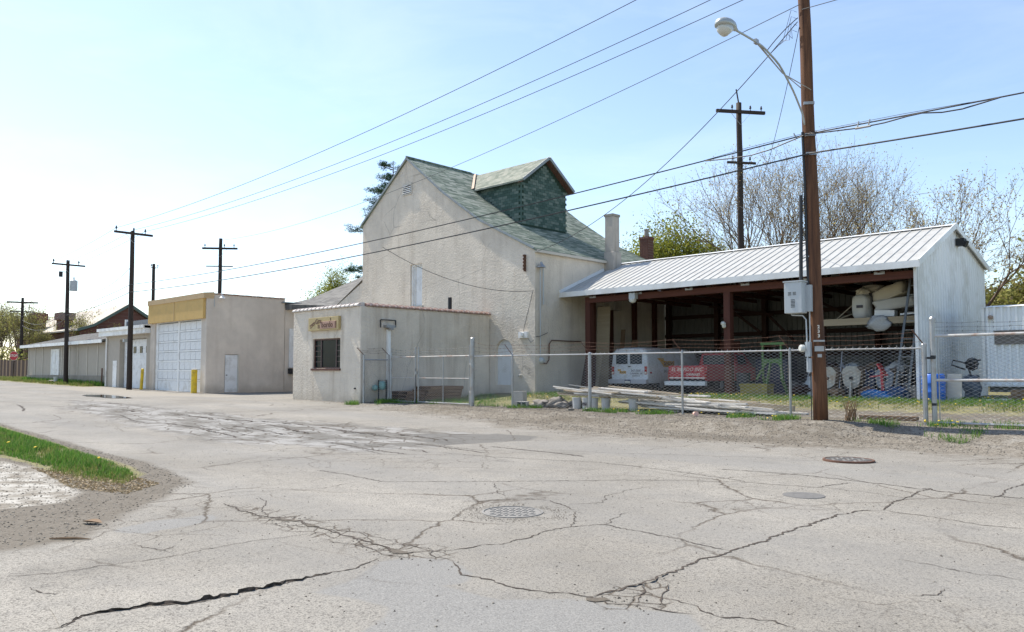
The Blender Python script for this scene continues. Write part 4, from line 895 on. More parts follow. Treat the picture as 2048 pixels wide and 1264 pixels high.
# --- brick chimney behind the barn ridge
cb = thing('brick_chimney', (-24.65, 36.4, 0.28), 'short dark brick chimney with clay pot behind the barn eave', 'chimney')
b = MB(); X0, Y0 = -24.65, 36.4
b.box(X0-.27, X0+.27, Y0-.27, Y0+.27, 0.2, 8.62); b.box(X0-.31, X0+.31, Y0-.31, Y0+.31, 8.62, 8.74); b.build('stack', M['far_brick'], cb)
b = MB()
for rr in range(10):
    z = 7.2 + rr*0.145
    for k in range(3):

        b.box(X0-.27+k*0.182, X0-.27+k*0.182+.165, Y0-.285, Y0-.26, z, z+.115); b.box(X0+.26, X0+.285, Y0-.27+k*0.182, Y0-.27+k*0.182+.165, z, z+.115)
b.build('brick_course', M['brick'], cb)
MB().lathe((X0, Y0, 8.74), [(0.14, 0), (0.12, 0.36), (0.14, 0.40), (0.14, 0.45)], 12).build('clay_pot', M['block_base'], cb)

# ------------------------------------------------------------------ open pole shed
YG = 0.28                                                     # yard level under the shed
shed = thing('open_pole_shed', (-15.5, 27.1, YG), 'open fronted pole shed with ribbed white metal roof and gable', 'shed')
SX0, SX1 = -22.98, -8.0
FE, RZ, RY, BYR, BE = 4.74, 6.47, 31.3, 35.8, 5.32            # front eave height, ridge height and line, rear line, rear eave
# front roof: one ribbed sheet panel after another
slope = math.hypot(RY-27.0, RZ-FE); ang = math.atan2(RZ-FE, RY-27.0); npan = 42; pwid = (SX1+0.15-SX0)/npan
b = MB(); s_ = [(0, 0), (pwid*0.80, 0), (pwid*0.86, 0.028), (pwid*0.94, 0.028), (pwid, 0)]
for (x0, z0), (x1, z1) in zip(s_, s_[1:]): b.add([(x0, 0, z0), (x1, 0, z1), (x1, slope, z1), (x0, slope, z0)], [(0,1,2,3)])
b.add([(0, 0, -0.012), (pwid, 0, -0.012), (pwid, slope, -0.012), (0, slope, -0.012), (0, 0, 0), (pwid, 0, 0)], [(3,2,1,0), (0,1,5,4)])
p0 = b.build('roof_panel', M['roof_metal'], shed, local=True, fix=False)
O = ORG[shed.name]
for k in range(npan):
    loc = (SX0 + k*pwid - O.x, 27.0 - O.y, FE + 0.06 - O.z)
    if k == 0: p0.location = loc; p0.rotation_euler = (ang, 0, 0)
    else: inst('roof_panel', p0, shed, loc, (ang, 0, 0))
b = MB(); b.prism([(SX0, RY, RZ+.06), (SX0, BYR+.1, BE+.06), (SX0, BYR+.1, BE+.03), (SX0, RY, RZ+.03)], (SX1+.15-SX0, 0, 0)); b.build('rear_roof', M['roof_metal'], shed)
b = MB(); b.prism([(SX0, RY-.16, RZ+.06), (SX0, RY, RZ+.12), (SX0, RY+.16, RZ+.07), (SX0, RY, RZ+.10)], (SX1+.16-SX0, 0, 0)); b.build('ridge_cap', M['white_metal'], shed)
MB().box(SX0-.06, SX1+.17, 26.955, 26.995, FE-.14, FE+.085).build('fascia', M['white_metal'], shed)
b = MB(); b.bar((SX1+.16, 26.96, FE+.02), (SX1+.16, RY, RZ+.05), 0.04, 0.20); b.bar((SX1+.16, RY, RZ+.05), (SX1+.16, BYR+.1, BE+.03), 0.04, 0.2)
b.build('rake_trim', M['white_metal'], shed); MB().bar((SX0-.03, 26.96, FE+.05), (SX0-.03, 30.3, FE+.05+3.34*math.tan(ang)), 0.05, 0.26).build('wall_flashing', M['white_metal'], shed)
# gable end of ribbed sheets
ng = 28; gw = (BYR-27.3)/ng
for k in range(ng):
    y0 = 27.3 + k*gw; y1 = y0+gw
    def zt(y): return (FE + (y-27.0)*(RZ-FE)/(RY-27.0) if y < RY else RZ - (y-RY)*(RZ-BE)/(BYR-RY)) + 0.02
    b = MB(); ys = [y0, y0+gw*.62, y0+gw*.72, y0+gw*.9, y1]; xo = [0, 0, .018, .018, 0]
    vs = [(SX1+x, y, YG-.05) for x, y in zip(xo, ys)] + [(SX1+x, y, zt(y)) for x, y in zip(xo, ys)]
    b.add(vs, [(i, i+1, i+6, i+5) for i in range(4)]); b.build('gable_sheet', M['white_metal'], shed, fix=False)
MB().box(SX1-.10, SX1-.005, 27.22, 27.30, YG-.05, FE+.05).build('corner_trim', M['white_metal'], shed)
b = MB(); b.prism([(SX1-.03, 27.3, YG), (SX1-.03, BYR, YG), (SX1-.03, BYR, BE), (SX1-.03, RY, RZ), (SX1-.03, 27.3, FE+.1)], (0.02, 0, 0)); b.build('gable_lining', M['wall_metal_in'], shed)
b = MB(); b.obox((SX1+.16, 31.9, 5.98), (0.28, 0.34, 0.26)); b.obox((SX1+.32, 31.9, 5.90), (0.06, 0.28, 0.24), (0, R(25), 0)); b.build('flood_light', [M['black']], shed)
# rear wall sheets, girts, posts
b = MB(); n = 60; xw = (SX1-SX0)/n; vs = []; fs = []
for k in range(n+1):
    for z in (YG-.05, BE): vs.append((SX0+k*xw, 35.7, z))
b = MB()
for k in range(n):
    x = SX0+k*xw; b.add([(x, 35.7, YG-.05), (x+xw*.8, 35.7, YG-.05), (x+xw*.9, 35.67, YG-.05), (x+xw, 35.7, YG-.05), (x, 35.7, BE), (x+xw*.8, 35.7, BE), (x+xw*.9, 35.67, BE), (x+xw, 35.7, BE)], [(0,1,5,4), (1,2,6,5), (2,3,7,6)])
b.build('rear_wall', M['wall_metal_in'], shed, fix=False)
for z in (1.0, 2.05, 3.08, 4.05, 4.95): MB().box(SX0+.05, SX1-.12, 35.50, 35.64, z-.09, z+.09).build('girt', M['dark_timber'], shed)
for x in (-22.6, -19.75, -17.2, -14.7, -12.0, -9.6): MB().box(x-.11, x+.11, 35.22, 35.48, YG-.1, BE).build('post', M['dark_timber'], shed)
for y in (29.2, 30.6, 32.6, 34.4): MB().box(-22.95, -22.75, y-.1, y+.1, YG-.1, FE+.2).build('post', M['red_timber'], shed)
for x in (-21.70, -14.86): MB().box(x-.135, x+.135, 27.34, 27.62, YG-.1, 4.30).build('post', M['red_timber'], shed)
for y in (29.9, 32.7): MB().box(SX1-.26, SX1-.06, y-.1, y+.1, YG-.1, FE+.3).build('post', M['red_timber'], shed)
MB().box(-21.85, SX1-.05, 27.36, 27.60, 4.30, 4.55).build('front_beam', M['red_timber_x'], shed)
# trusses: chords, webs and plates
x = -21.4
k = 0
while x < -8.4:
    tr = MB(); tr.box(x-.022, x+.022, 27.05, 35.6, 4.56, 4.72); tr.bar((x, 27.05, 4.70), (x, RY, RZ-.1), 0.045, 0.14); tr.bar((x, RY, RZ-.1), (x, 35.6, BE-.1), 0.045, 0.14)
    T = tr.build('truss', M['red_timber'], shed)
    w_ = MB()
    for (ya, za), (yb, zb) in (((28.6, 4.72), (29.2, 5.5)), ((29.2, 5.5), (31.3, 4.7)), ((31.3, 4.7), (31.3, 6.3)), ((31.3, 4.7), (33.4, 5.75)), ((33.4, 5.75), (34.2, 4.72))): w_.bar((x, ya, za), (x, yb, zb), 0.04, 0.09)
    w_.build('web', M['red_timber'], T)
    if k % 2 == 0: MB().box(x-.17, x+.17, 27.335, 27.355, 4.50, 4.60).build('tie_plate', M['galv'], T)
    x += 1.22; k += 1
for y in (28.0, 29.1, 30.2): MB().box(SX0+.02, SX1-.04, y-.05, y+.05, FE+(y-27)*math.tan(ang)-.07, FE+(y-27)*math.tan(ang)+.0).build('purlin', M['red_timber_x'], shed)
for x in (-20.6, -17.0, -13.4, -10.6):
    b = MB(); b.bar((x, 27.46, 4.5), (x+.9, 27.46, 4.95), 0.05, 0.10); b.bar((x+1.8, 27.46, 4.5), (x+.9, 27.46, 4.95), 0.05, 0.10); b.build('brace', M['red_timber_x'], shed)
for (p, q) in (((-19.7, 35.1, 4.9), (-17.3, 35.1, 3.1)), ((-17.2, 35.1, 4.2), (-15.6, 35.1, 2.6)), ((-20.0, 35.0, 4.5), (-16.6, 35.0, 3.9)), ((-14.8, 35.1, 4.6), (-12.2, 35.1, 3.2)), ((-17.1, 35.1, 3.0), (-16.6, 35.1, 1.4))):
    MB().bar(p, q, 0.06, 0.11).build('brace', M['dark_timber'], shed)
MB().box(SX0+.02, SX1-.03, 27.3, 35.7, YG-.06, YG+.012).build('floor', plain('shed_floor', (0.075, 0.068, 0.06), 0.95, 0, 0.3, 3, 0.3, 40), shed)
b = MB(); b.lathe((-19.15, 27.2, 4.12), [(0.02, 0), (0.13, 0.05), (0.16, 0.15), (0.14, 0.2)], 12); b.build('lamp_globe', M['lens'], shed)
b = MB(); b.box(-19.28, -18.98, 27.1, 27.34, 4.30, 4.55); b.build('lamp_box', M['grey_box'], shed)
b = MB(); b.lathe((-14.9, 27.28, 3.05), [(0.06, 0), (0.09, 0.08), (0.06, 0.16)], 10, (-0.6, -0.6, 0.3)); b.lathe((-15.0, 27.3, 3.0), [(0.05, 0), (0.09, 0.08), (0.05, 0.14)], 10, (0.8, -0.5, -0.2)); b.build('spot_lamp', M['lens'], shed)
# storage shelf
shelf = thing('storage_loft', (-10, 28.7, YG), 'pale timber storage loft inside the right end of the shed', 'shelf')
MB().box(-11.9, -8.14, 28.55, 28.64, 2.90, 3.14).build('edge_beam', M['pale_timber'], shelf)
for k in range(9): MB().box(-11.9+k*.415, -11.9+k*.415+.40, 28.645, 31.4, 3.06, 3.10).build('deck_board', M['pale_timber'], shelf)
for x in (-11.7, -8.35): MB().box(x-.08, x+.08, 28.66, 28.84, YG, 2.92).build('leg', M['dark_timber'], shelf)

def lumpy(name, c, size, mat, seed, power=3.2, amp=0.06, n=14, rot=0.0, wr=0.0, parent=None):
    """rounded soft block: superellipsoid with folds"""
    vs = []; m = n*2; rr = random.Random(seed)
    for i in range(n+1):
        ph = -math.pi/2 + math.pi*i/n
        for j in range(m):
            th = 2*math.pi*j/m
            def sp(v, e): return math.copysign(abs(v)**(2/e), v)
            x = sp(math.cos(ph), power)*sp(math.cos(th), power); y = sp(math.cos(ph), power)*sp(math.sin(th), power); z = sp(math.sin(ph), power)
            d = 1 + amp*(mnoise.noise(Vector((x*1.7+seed, y*1.7, z*1.7)))*2) + wr*math.sin(z*22+3*x)*0.5
            X, Y, Z = x*size[0]/2*d, y*size[1]/2*d, z*size[2]/2*(1+amp*mnoise.noise(Vector((x*2, y*2+seed, 3))))
            vs.append((c[0]+X*math.cos(rot)-Y*math.sin(rot), c[1]+X*math.sin(rot)+Y*math.cos(rot), c[2]+Z))
    b = MB(); b.add(vs, [(i*m+j, i*m+(j+1) % m, (i+1)*m+(j+1) % m, (i+1)*m+j) for i in range(n) for j in range(m)])
    return b.build(name, mat, parent, smooth=True)
bg = thing('bulk_sack', (-10.42, 29.1, 3.1), 'bulging white woven sack with a dark print on the storage loft', 'sack')
lumpy('sack_body', (-10.42, 29.1, 3.56), (0.62, 0.6, 0.92), M['sack'], 3, 4.0, 0.10, wr=0.025, parent=bg)
lumpy('tied_neck', (-10.40, 29.15, 4.10), (0.44, 0.42, 0.34), M['cream_tarp'], 8, 2.2, 0.25, parent=bg)
MB().box(-10.50, -10.28, 28.765, 28.785, 3.52, 3.62).build('print_patch', M['letter_dark'], bg)
def softblock(name, c, size, rot, mat, label, cat, bev=0):
    o = lumpy(name, (0, 0, 0), size, mat, len(label)*3, 7.0, 0.11, n=20, wr=0.02); o.location = c; o.rotation_euler = rot; return top(o, label, cat)
def block(name, c, size, rot, mat, label, cat, bev=0.03): 
    o = MB().obox(c, size, rot).build(name, mat, bevel=bev); return top(o, label, cat)
softblock('wrapped_bale', (-9.45, 29.35, 4.02), (1.2, 0.8, 0.5), (0, R(-20), R(-8)), M['cream_tarp'], 'tilted cream wrapped bale, topmost of the load on the loft', 'bale', 0.07)
softblock('wrapped_bale', (-9.30, 29.25, 3.62), (1.4, 0.8, 0.40), (0, R(-7), R(5)), M['sack'], 'white wrapped bale under the tilted cream one on the loft', 'bale', 0.07)
block('foam_box', (-9.55, 28.95, 3.28), (0.66, 0.42, 0.22), (0, R(2), R(4)), M['styro'], 'white foam box at the front edge of the loft', 'box', 0.015)
block('cardboard_flap', (-8.75, 29.8, 4.25), (0.7, 0.05, 0.7), (R(12), R(14), 0), M['brown_board'], 'brown cardboard sheet leaning behind the bales on the loft', 'cardboard', 0.005)
block('foam_sheet', (-8.62, 28.95, 3.24), (0.75, 0.5, 0.07), (0, R(-4), R(-5)), M['styro'], 'thin white foam sheet lying right of the foam box', 'sheet', 0.01)
o = lumpy('plastic_film', (-9.65, 28.52, 2.92), (0.78, 0.10, 0.56), M['film'], 12, 2.2, 0.3, n=10); top(o, 'crumpled clear plastic film hanging over the loft edge', 'plastic sheet')
o = lumpy('tarp_roll', (-10.15, 29.5, 4.42), (0.8, 0.5, 0.3), M['cream_tarp'], 14, 2.4, 0.25, n=10); o.location.z = -0.17; top(o, 'crumpled dusty tarp wedged behind the sack near the trusses', 'tarp')
for k, (x, a, L, lab) in enumerate(((-11.1, 42, 0.75, 'short pale offcut leaning steeply on the loft'), (-11.0, 20, 0.85, 'longer pale offcut leaning low on the loft'), (-11.3, 6, 0.95, 'grey plank lying flat on the loft boards'))):
    o = MB().obox((x, 29.2+.12*k, 3.12+L/2*math.sin(R(a))+.035), (L, 0.09, 0.03), (0, R(-a), 0.2)).build('timber_offcut', M['pale_timber'] if k < 2 else M['dark_timber']); top(o, lab, 'plank', 'offcuts on the loft')
lad = thing('ladder', (-8.6, 27.8, YG), 'tall dark extension ladder leaning against the loft at the shed corner', 'ladder')
la, lb = Vector((-8.95, 27.72, YG+.02)), Vector((-8.50, 28.3, 4.5)); ofs = Vector((0.40, 0.06, 0.0))
for q in (Vector((0,0,0)), ofs): MB().bar(la+q, lb+q*0.8, 0.04, 0.075).build('rail', plain('ladder_metal', (0.12,0.13,0.14), 0.5, 0.4), lad)
for i in range(13):
    f = 0.05+i*0.072; MB().tube([la.lerp(lb, f), la.lerp(lb, f)+ofs*(1-.2*f)], 0.016, 6).build('rung', M['galv'], lad)

# mixers, frames and boxes below
def mixer(x, y, mat, label, hole, s=1.0, tongue=True):
    o = thing('mortar_mixer', (x, y, YG), label, 'mixer', 'mortar mixers in the shed')
    z0 = 0.62*s; pr = []
    for a in range(0, 181, 15): pr.append((0.30*s*math.cos(R(180+a)), 0.05*s+0.34*s*math.sin(R(180+a))))
    pr += [(0.34*s, 0.30*s), (0.17*s, 0.50*s), (-0.17*s, 0.50*s), (-0.34*s, 0.30*s)]
    P = [(x+px_, y, YG+z0+pz) for px_, pz in pr]
    MB().prism(P, (0.12, 1.15*s, 0)).build('drum', plain('mixer_drum', (0.24,0.17,0.115), 0.8, 0, 0.35, 5, 0.3, 30), o)
    MB().prism([(px_-.004*(px_-x), y-.035, pz) for px_, _, pz in P], (0, 0.033, 0)).build('end_plate', mat, o, bevel=0.012)
    MB().lathe((x, y-.035, YG+z0+.08), [(0.07*s, 0), (0.07*s, 0.03), (0.045*s, 0.05)], 12, (0, -1, 0)).build('hub', M['black'] if hole else M['rust'], o)
    if tongue: MB().bar((x, y-.07, YG+z0-.05), (x+.04, y-.25, YG), 0.13, 0.06).build('tongue', M['mixer_white'], o)
    for xx in (x-.26*s, x+.34*s):
        b = MB(); b.bar((xx, y+.5, YG), (xx, y+.5, YG+z0), 0.06); b.tube([(xx-.05, y+.5, YG+.28), (xx+.05, y+.5, YG+.28)], 0.28, 14); b.build('wheel', M['black'], o)
mixer(-11.45, 28.4, M['mixer_white'], 'rust streaked white mortar mixer just right of the utility pole', False, 1.0, False)
mixer(-10.55, 28.3, plain('mixer_pale', (0.40,0.385,0.34), 0.6, 0, 0.1, 5, dirt=(0.25,0.2,0.15)), 'pale mortar mixer with dark hub and tongue touching the grass', True, 1.02)
mixer(-9.5, 28.5, plain('mixer_blue', (0.30,0.35,0.41), 0.6, 0, 0.1, 5, dirt=(0.2,0.2,0.2)), 'bluish mortar mixer with a red hoist arm in front', True, 0.95, False)
b = MB(); b.bar((-9.62, 28.30, 1.5), (-9.42, 28.25, 1.15), 0.22, 0.06); b.bar((-9.50, 28.22, 1.2), (-9.42, 28.15, YG), 0.13, 0.08); b.bar((-9.9, 28.25, 1.05), (-9.3, 28.25, 1.12), 0.06, 0.05)
top(b.build('red_hoist', M['red_paint']), 'red steel arm standing before the bluish mixer', 'hoist arm')
gf = thing('green_hoist', (-13.5, 28.4, YG), 'green steel hoist frame with two uprights and splayed feet', 'frame')
for x in (-13.93, -13.19): MB().bar((x, 28.4, 0.95), (x, 28.4, 2.30), 0.07).build('upright', M['green_steel'], gf)
MB().bar((-14.0, 28.4, 2.30), (-13.02, 28.4, 2.30), 0.09).build('crossbar', M['green_steel'], gf)
b = MB(); b.prism([(-13.93, 28.37, 1.72), (-13.19, 28.37, 1.72), (-13.15, 28.37, 1.25), (-13.33, 28.37, 1.55), (-13.75, 28.37, 1.55), (-13.92, 28.37, 1.35)], (0, 0.05, 0)); b.build('gusset', M['green_steel'], gf)
for (a, c) in (((-13.92, 28.4, 1.4), (-14.1, 28.2, 0.92)), ((-13.6, 28.4, 1.65), (-13.78, 28.2, YG)), ((-13.2, 28.4, 1.5), (-13.08, 28.3, 0.95)), ((-13.92, 28.4, 1.0), (-13.9, 28.8, YG)), ((-13.19, 28.4, 1.0), (-13.1, 28.8, YG))):
    MB().bar(a, c, 0.12, 0.05).build('foot', M['green_steel'], gf)
jb = thing('job_box', (-14.2, 28.2, YG), 'olive yellow steel job box low beside the brown shed post', 'box')
MB().box(-14.7, -13.6, 28.0, 28.6, YG+.05, 0.66).build('body', M['olive_box'], jb, bevel=0.015); MB().box(-14.73, -13.57, 27.97, 28.63, 0.66, 0.76).build('lid', M['olive_box'], jb, bevel=0.015)
for x in (-14.55, -13.75): MB().box(x-.08, x+.08, 28.02, 28.5, YG, YG+.05).build('skid', M['dark_timber'], jb)
o = lumpy('tarp_heap', (-9.55, 27.75, 0.42), (0.95, 0.6, 0.36), M['blue_tarp'], 21, 2.4, 0.35, n=12); top(o, 'crumpled blue tarp heap on the grass below the mixers', 'tarp')
o = lumpy('tarp_heap', (-8.85, 27.9, 0.48), (0.7, 0.6, 0.5), plain('navy_tarp', (0.03,0.07,0.16), 0.6, 0, 0.3, 5), 24, 2.2, 0.4, n=12); top(o, 'darker navy tarp heap right of the blue one', 'tarp')
# plywood and boards leaning in the left corner
for k, (x, y, h, w_, lean, m_, lab) in enumerate(((-22.35, 29.3, 4.0, 0.75, 3, 'pale_timber', 'tall stained pale plywood sheet leaning upright in the shed corner'), (-22.1, 30.4, 3.0, 0.25, 8, 'brown_board', 'narrow dark board leaning beside the plywood'),
        (-21.8, 30.9, 2.5, 0.35, 10, 'brown_board', 'wider brown board leaning behind the van'), (-21.75, 28.2, 1.9, 0.12, 14, 'pale_timber', 'thin pale stick leaning left of the white van'), (-22.2, 27.9, 1.6, 0.5, 16, 'dark_timber', 'dark short board leaning low against the barn wall'))):
    o = MB().obox((x, y, YG+h/2*math.cos(R(lean))), (w_, 0.03, h), (R(-lean), 0, 0)).build('leaning_board', M[m_]); top(o, lab, 'board', 'boards leaning in the shed')
for k, (x, y, z, sx, sy, sz, m_, nm, lab, cat) in enumerate((
    (-12.6, 31.5, YG, 1.0, 1.0, 1.3, 'grey_box', 'steel_cabinet', 'grey steel cabinet in the dark behind the green frame', 'cabinet'),
    (-15.8, 33.5, YG, 1.5, 1.0, 1.5, 'navy', 'machine_crate', 'dark blue crate at the back of the shed right of the pickup', 'crate'),
    (-11.7, 32.6, YG, 1.2, 0.9, 1.0, 'brown_board', 'wooden_crate', 'brown wooden crate behind the mixers', 'crate'))):
    o = MB().box(x-sx/2, x+sx/2, y-sy/2, y+sy/2, z+.012, z+sz).build(nm, M[m_], bevel=0.02); top(o, lab, cat)
rp = thing('lumber_rack', (-17.8, 31.2, YG), 'reddish plywood sheet propped above the pickup bed', 'plywood'); MB().box(-18.3, -17.3, 33.0, 33.04, YG+.012, 2.62).build('sheet', M['red_timber'], rp)
MB().box(-17.9, -17.7, 33.04, 33.4, YG+.012, 1.5).build('prop', M['dark_timber'], rp)

# ------------------------------------------------------------------ vehicles
def wheel(b_name, parent, x, y, r=0.36, w_=0.22):
    t_ = MB().lathe((x-w_/2, y, YG+.012+r), [(r*.62, 0), (r*.95, 0.01), (r, 0.05), (r, w_-.05), (r*.95, w_-.01), (r*.62, w_)], 20, (1, 0, 0)).build('tyre', M['black'], parent)
    MB().lathe((x-w_/2+.01, y, YG+.012+r), [(r*.6, 0), (r*.6, w_-.02), (r*.3, w_)], 16, (1, 0, 0)).build('rim', M['chrome'], t_)
def loft(sections, closed=True):
    """sections: list of (y, [(x,z),...]) with equal counts"""
    b = MB(); n = len(sections[0][1]); vs = [(x, y, z) for y, p in sections for x, z in p]
    fs = [(i*n+k, i*n+(k+1) % n, (i+1)*n+(k+1) % n, (i+1)*n+k) for i in range(len(sections)-1) for k in range(n)]
    fs += [tuple(range(n-1, -1, -1)), tuple((len(sections)-1)*n+k for k in range(n))]; b.add(vs, fs); return b
van = thing('panel_van', (-20.49, 28.75, YG), 'white panel van parked tail out in the shed', 'van')
vx = -20.49
def vsec(w0, wb, wr, zb, zr, zbot=0.42): return [(vx-w0, YG+zbot), (vx+w0, YG+zbot), (vx+wb, YG+0.75), (vx+wb, YG+zb), (vx+wr+.03, YG+zr-.16), (vx+wr-.10, YG+zr-.03), (vx+wr*.45, YG+zr+.02), (vx-wr*.45, YG+zr+.02), (vx-wr+.10, YG+zr-.03), (vx-wr-.03, YG+zr-.16), (vx-wb, YG+zb), (vx-wb, YG+0.75)]
secs = [(28.80, vsec(.93, .98, .84, 1.18, 1.94)), (28.90, vsec(.96, 1.0, .88, 1.2, 1.99)), (29.3, vsec(.97, 1.01, .90, 1.2, 2.02)), (32.3, vsec(.97, 1.01, .90, 1.2, 2.02)), (33.0, vsec(.96, 1.0, .82, 1.15, 1.90)), (33.5, vsec(.95, .98, .78, 1.1, 1.22)), (34.1, vsec(.92, .95, .76, 1.0, 1.08))]
loft(secs).build('body', M['van_white'], van, bevel=0.02)
def rear_y(z): return 28.795 + (0.0 if z < 1.2 else 0.0)
for sx in (-1, 1):
    dr = MB().box(vx+(-0.74 if sx < 0 else 0.012), vx+(-0.012 if sx < 0 else 0.74), 28.778, 28.798, YG+.66, YG+1.82).build('rear_door', M['van_white'], van, bevel=0.01)
    x0 = vx + (-.70 if sx < 0 else .07); x1 = vx + (-.07 if sx < 0 else .70)
    MB().box(x0, x1, 28.760, 28.776, YG+1.28, YG+1.74).build('window_gasket', M['black'], dr, bevel=0.004)
    MB().box(x0+.03, x1-.03, 28.748, 28.759, YG+1.31, YG+1.71).build('window', M['glass_van'], dr, bevel=0.004)
    tl = MB().box(vx+sx*.895-.07, vx+sx*.895+.07, 28.765, 28.798, YG+.82, YG+1.18).build('taillight', M['taillight'], van, bevel=0.015)
    MB().box(vx+sx*.895-.05, vx+sx*.895+.05, 28.757, 28.764, YG+.85, YG+.93).build('reverse_lens', M['letter_white'], tl)
MB().box(vx-.03, vx+.09, 28.745, 28.777, YG+1.15, YG+1.19).build('door_handle', M['black'], van)
MB().box(vx-1.03, vx+1.03, 28.58, 28.80, YG+.40, YG+.60).build('bumper', plain('bumper_grey', (0.50,0.50,0.52), 0.5, 0.2, 0.1, 5), van, bevel=0.02)
pl = MB().box(vx-.10, vx+.22, 28.565, 28.578, YG+.42, YG+.58).build('licence_plate', plain('plate_navy', (0.03,0.04,0.09), 0.5), van); MB().box(vx-.08, vx+.20, 28.558, 28.564, YG+.43, YG+.53).build('plate_face', M['letter_white'], pl)
mm = lambda x, z, y: facing((x, y, z), (1, 0, 0), (0, 0, 1))
text_obj('347-0081', 0.15, M['letter_dark'], van, mm(vx+.38, YG+.98, 28.774)); text_obj('DUNMORE, PA', 0.10, M['letter_dark'], van, mm(vx+.38, YG+.85, 28.774))
MB().box(vx+.18, vx+.58, 28.770, 28.777, YG+.74, YG+.765).build('stripe', M['letter_dark'], van)
b = MB(); b.box(vx-.62, vx-.44, 28.770, 28.777, YG+.97, YG+1.05); b.box(vx-.52, vx-.16, 28.771, 28.777, YG+.85, YG+.97); b.build('logo_plate', M['orange'], van)
text_obj('BORDO', 0.09, M['letter_dark'], van, mm(vx-.34, YG+.91, 28.768))
b = MB(); b.prism([(vx+1.004, 29.5, YG+1.55), (vx+1.004, 30.0, YG+1.55), (vx+1.004, 30.1, YG+1.42), (vx+1.004, 30.9, YG+1.42), (vx+1.004, 30.9, YG+1.15), (vx+1.004, 30.0, YG+1.15), (vx+1.004, 29.9, YG+1.30)], (0.012, 0, 0)); b.build('side_logo', M['orange'], van)
text_obj('BORDO', 0.22, M['letter_dark'], van, facing((vx+1.02, 30.45, YG+1.28), (0, 1, 0), (0, 0, 1))); text_obj('347-0081', 0.2, M['letter_dark'], van, facing((vx+1.016, 30.4, YG+.95), (0, 1, 0), (0, 0, 1)))
MB().box(vx+1.0, vx+1.02, 28.95, 29.08, YG+.86, YG+.93).build('side_marker', M['taillight'], van)
for x in (vx-.86, vx+.86):
    for y in (29.9, 33.1): wheel('w', van, x, y)
MB().box(vx-.5, vx+.5, 29.2, 33.6, YG+.25, YG+.44).build('underbody', M['black'], van)

trk = thing('pickup_truck', (-17.55, 28.75, YG), 'red pickup truck with white rear bumper parked tail out beside the van', 'pickup truck')
tx = -17.55
b = MB(); b.box(tx-.93, tx-.86, 28.86, 31.3, YG+.55, YG+1.18); b.box(tx+.86, tx+.93, 28.86, 31.3, YG+.55, YG+1.18); b.box(tx-.86, tx+.86, 28.86, 31.3, YG+.55, YG+.65); b.box(tx-.86, tx+.86, 31.2, 31.3, YG+.65, YG+1.18); b.build('bed', M['red_paint'], trk)
tg = MB().box(tx-.85, tx+.85, 28.80, 28.86, YG+.64, YG+1.20).build('tailgate', M['red_paint'], trk, bevel=0.015)
text_obj('EL BORDO INC', 0.22, M['letter_white'], tg, mm(tx, YG+1.03, 28.797), shear=0.25); text_obj('CHEVROLET', 0.12, M['letter_white'], tg, mm(tx+.30, YG+.82, 28.797), bold=0.004)
MB().box(tx-.85, tx+.85, 28.785, 28.80, YG+.66, YG+.70).build('chrome_strip', M['chrome'], tg)
cab = loft([(31.35, [(tx-.92, YG+.55), (tx+.92, YG+.55), (tx+.93, YG+1.15), (tx+.75, YG+1.75), (tx-.75, YG+1.75), (tx-.93, YG+1.15)]), (31.6, [(tx-.92, YG+.55), (tx+.92, YG+.55), (tx+.93, YG+1.15), (tx+.76, YG+1.80), (tx-.76, YG+1.80), (tx-.93, YG+1.15)]),
    (32.4, [(tx-.92, YG+.55), (tx+.92, YG+.55), (tx+.93, YG+1.15), (tx+.74, YG+1.78), (tx-.74, YG+1.78), (tx-.93, YG+1.15)]), (33.0, [(tx-.92, YG+.55), (tx+.92, YG+.55), (tx+.93, YG+1.12), (tx+.9, YG+1.16), (tx-.9, YG+1.16), (tx-.93, YG+1.12)]), (34.3, [(tx-.9, YG+.55), (tx+.9, YG+.55), (tx+.9, YG+1.0), (tx+.85, YG+1.05), (tx-.85, YG+1.05), (tx-.9, YG+1.0)])]).build('cab', M['red_paint'], trk)
MB().obox((tx, 31.33, YG+1.47), (1.35, 0.02, 0.42), (R(2), 0, 0)).build('rear_window', M['glass_van'], trk)
MB().obox((tx+.86, 31.95, YG+1.47), (0.02, 0.7, 0.40), (0, R(-16), 0)).build('side_window', M['glass_van'], trk)
MB().box(tx-.98, tx+.98, 28.60, 28.78, YG+.36, YG+.54).build('bumper', M['white_paint'], trk, bevel=0.015)
MB().box(tx-.84, tx+.84, 28.79, 28.9, YG+.55, YG+.63).build('rear_valance', M['black'], trk)
for sx in (-1, 1): MB().box(tx+sx*.89-.035, tx+sx*.89+.035, 28.80, 28.86, YG+.62, YG+.95).build('taillight', M['taillight'], trk)
for x in (tx-.80, tx+.80):
    for y in (30.1, 33.3): wheel('w', trk, x, y)
MB().box(tx-.45, tx+.45, 29.0, 33.8, YG+.3, YG+.55).build('chassis', M['black'], trk)

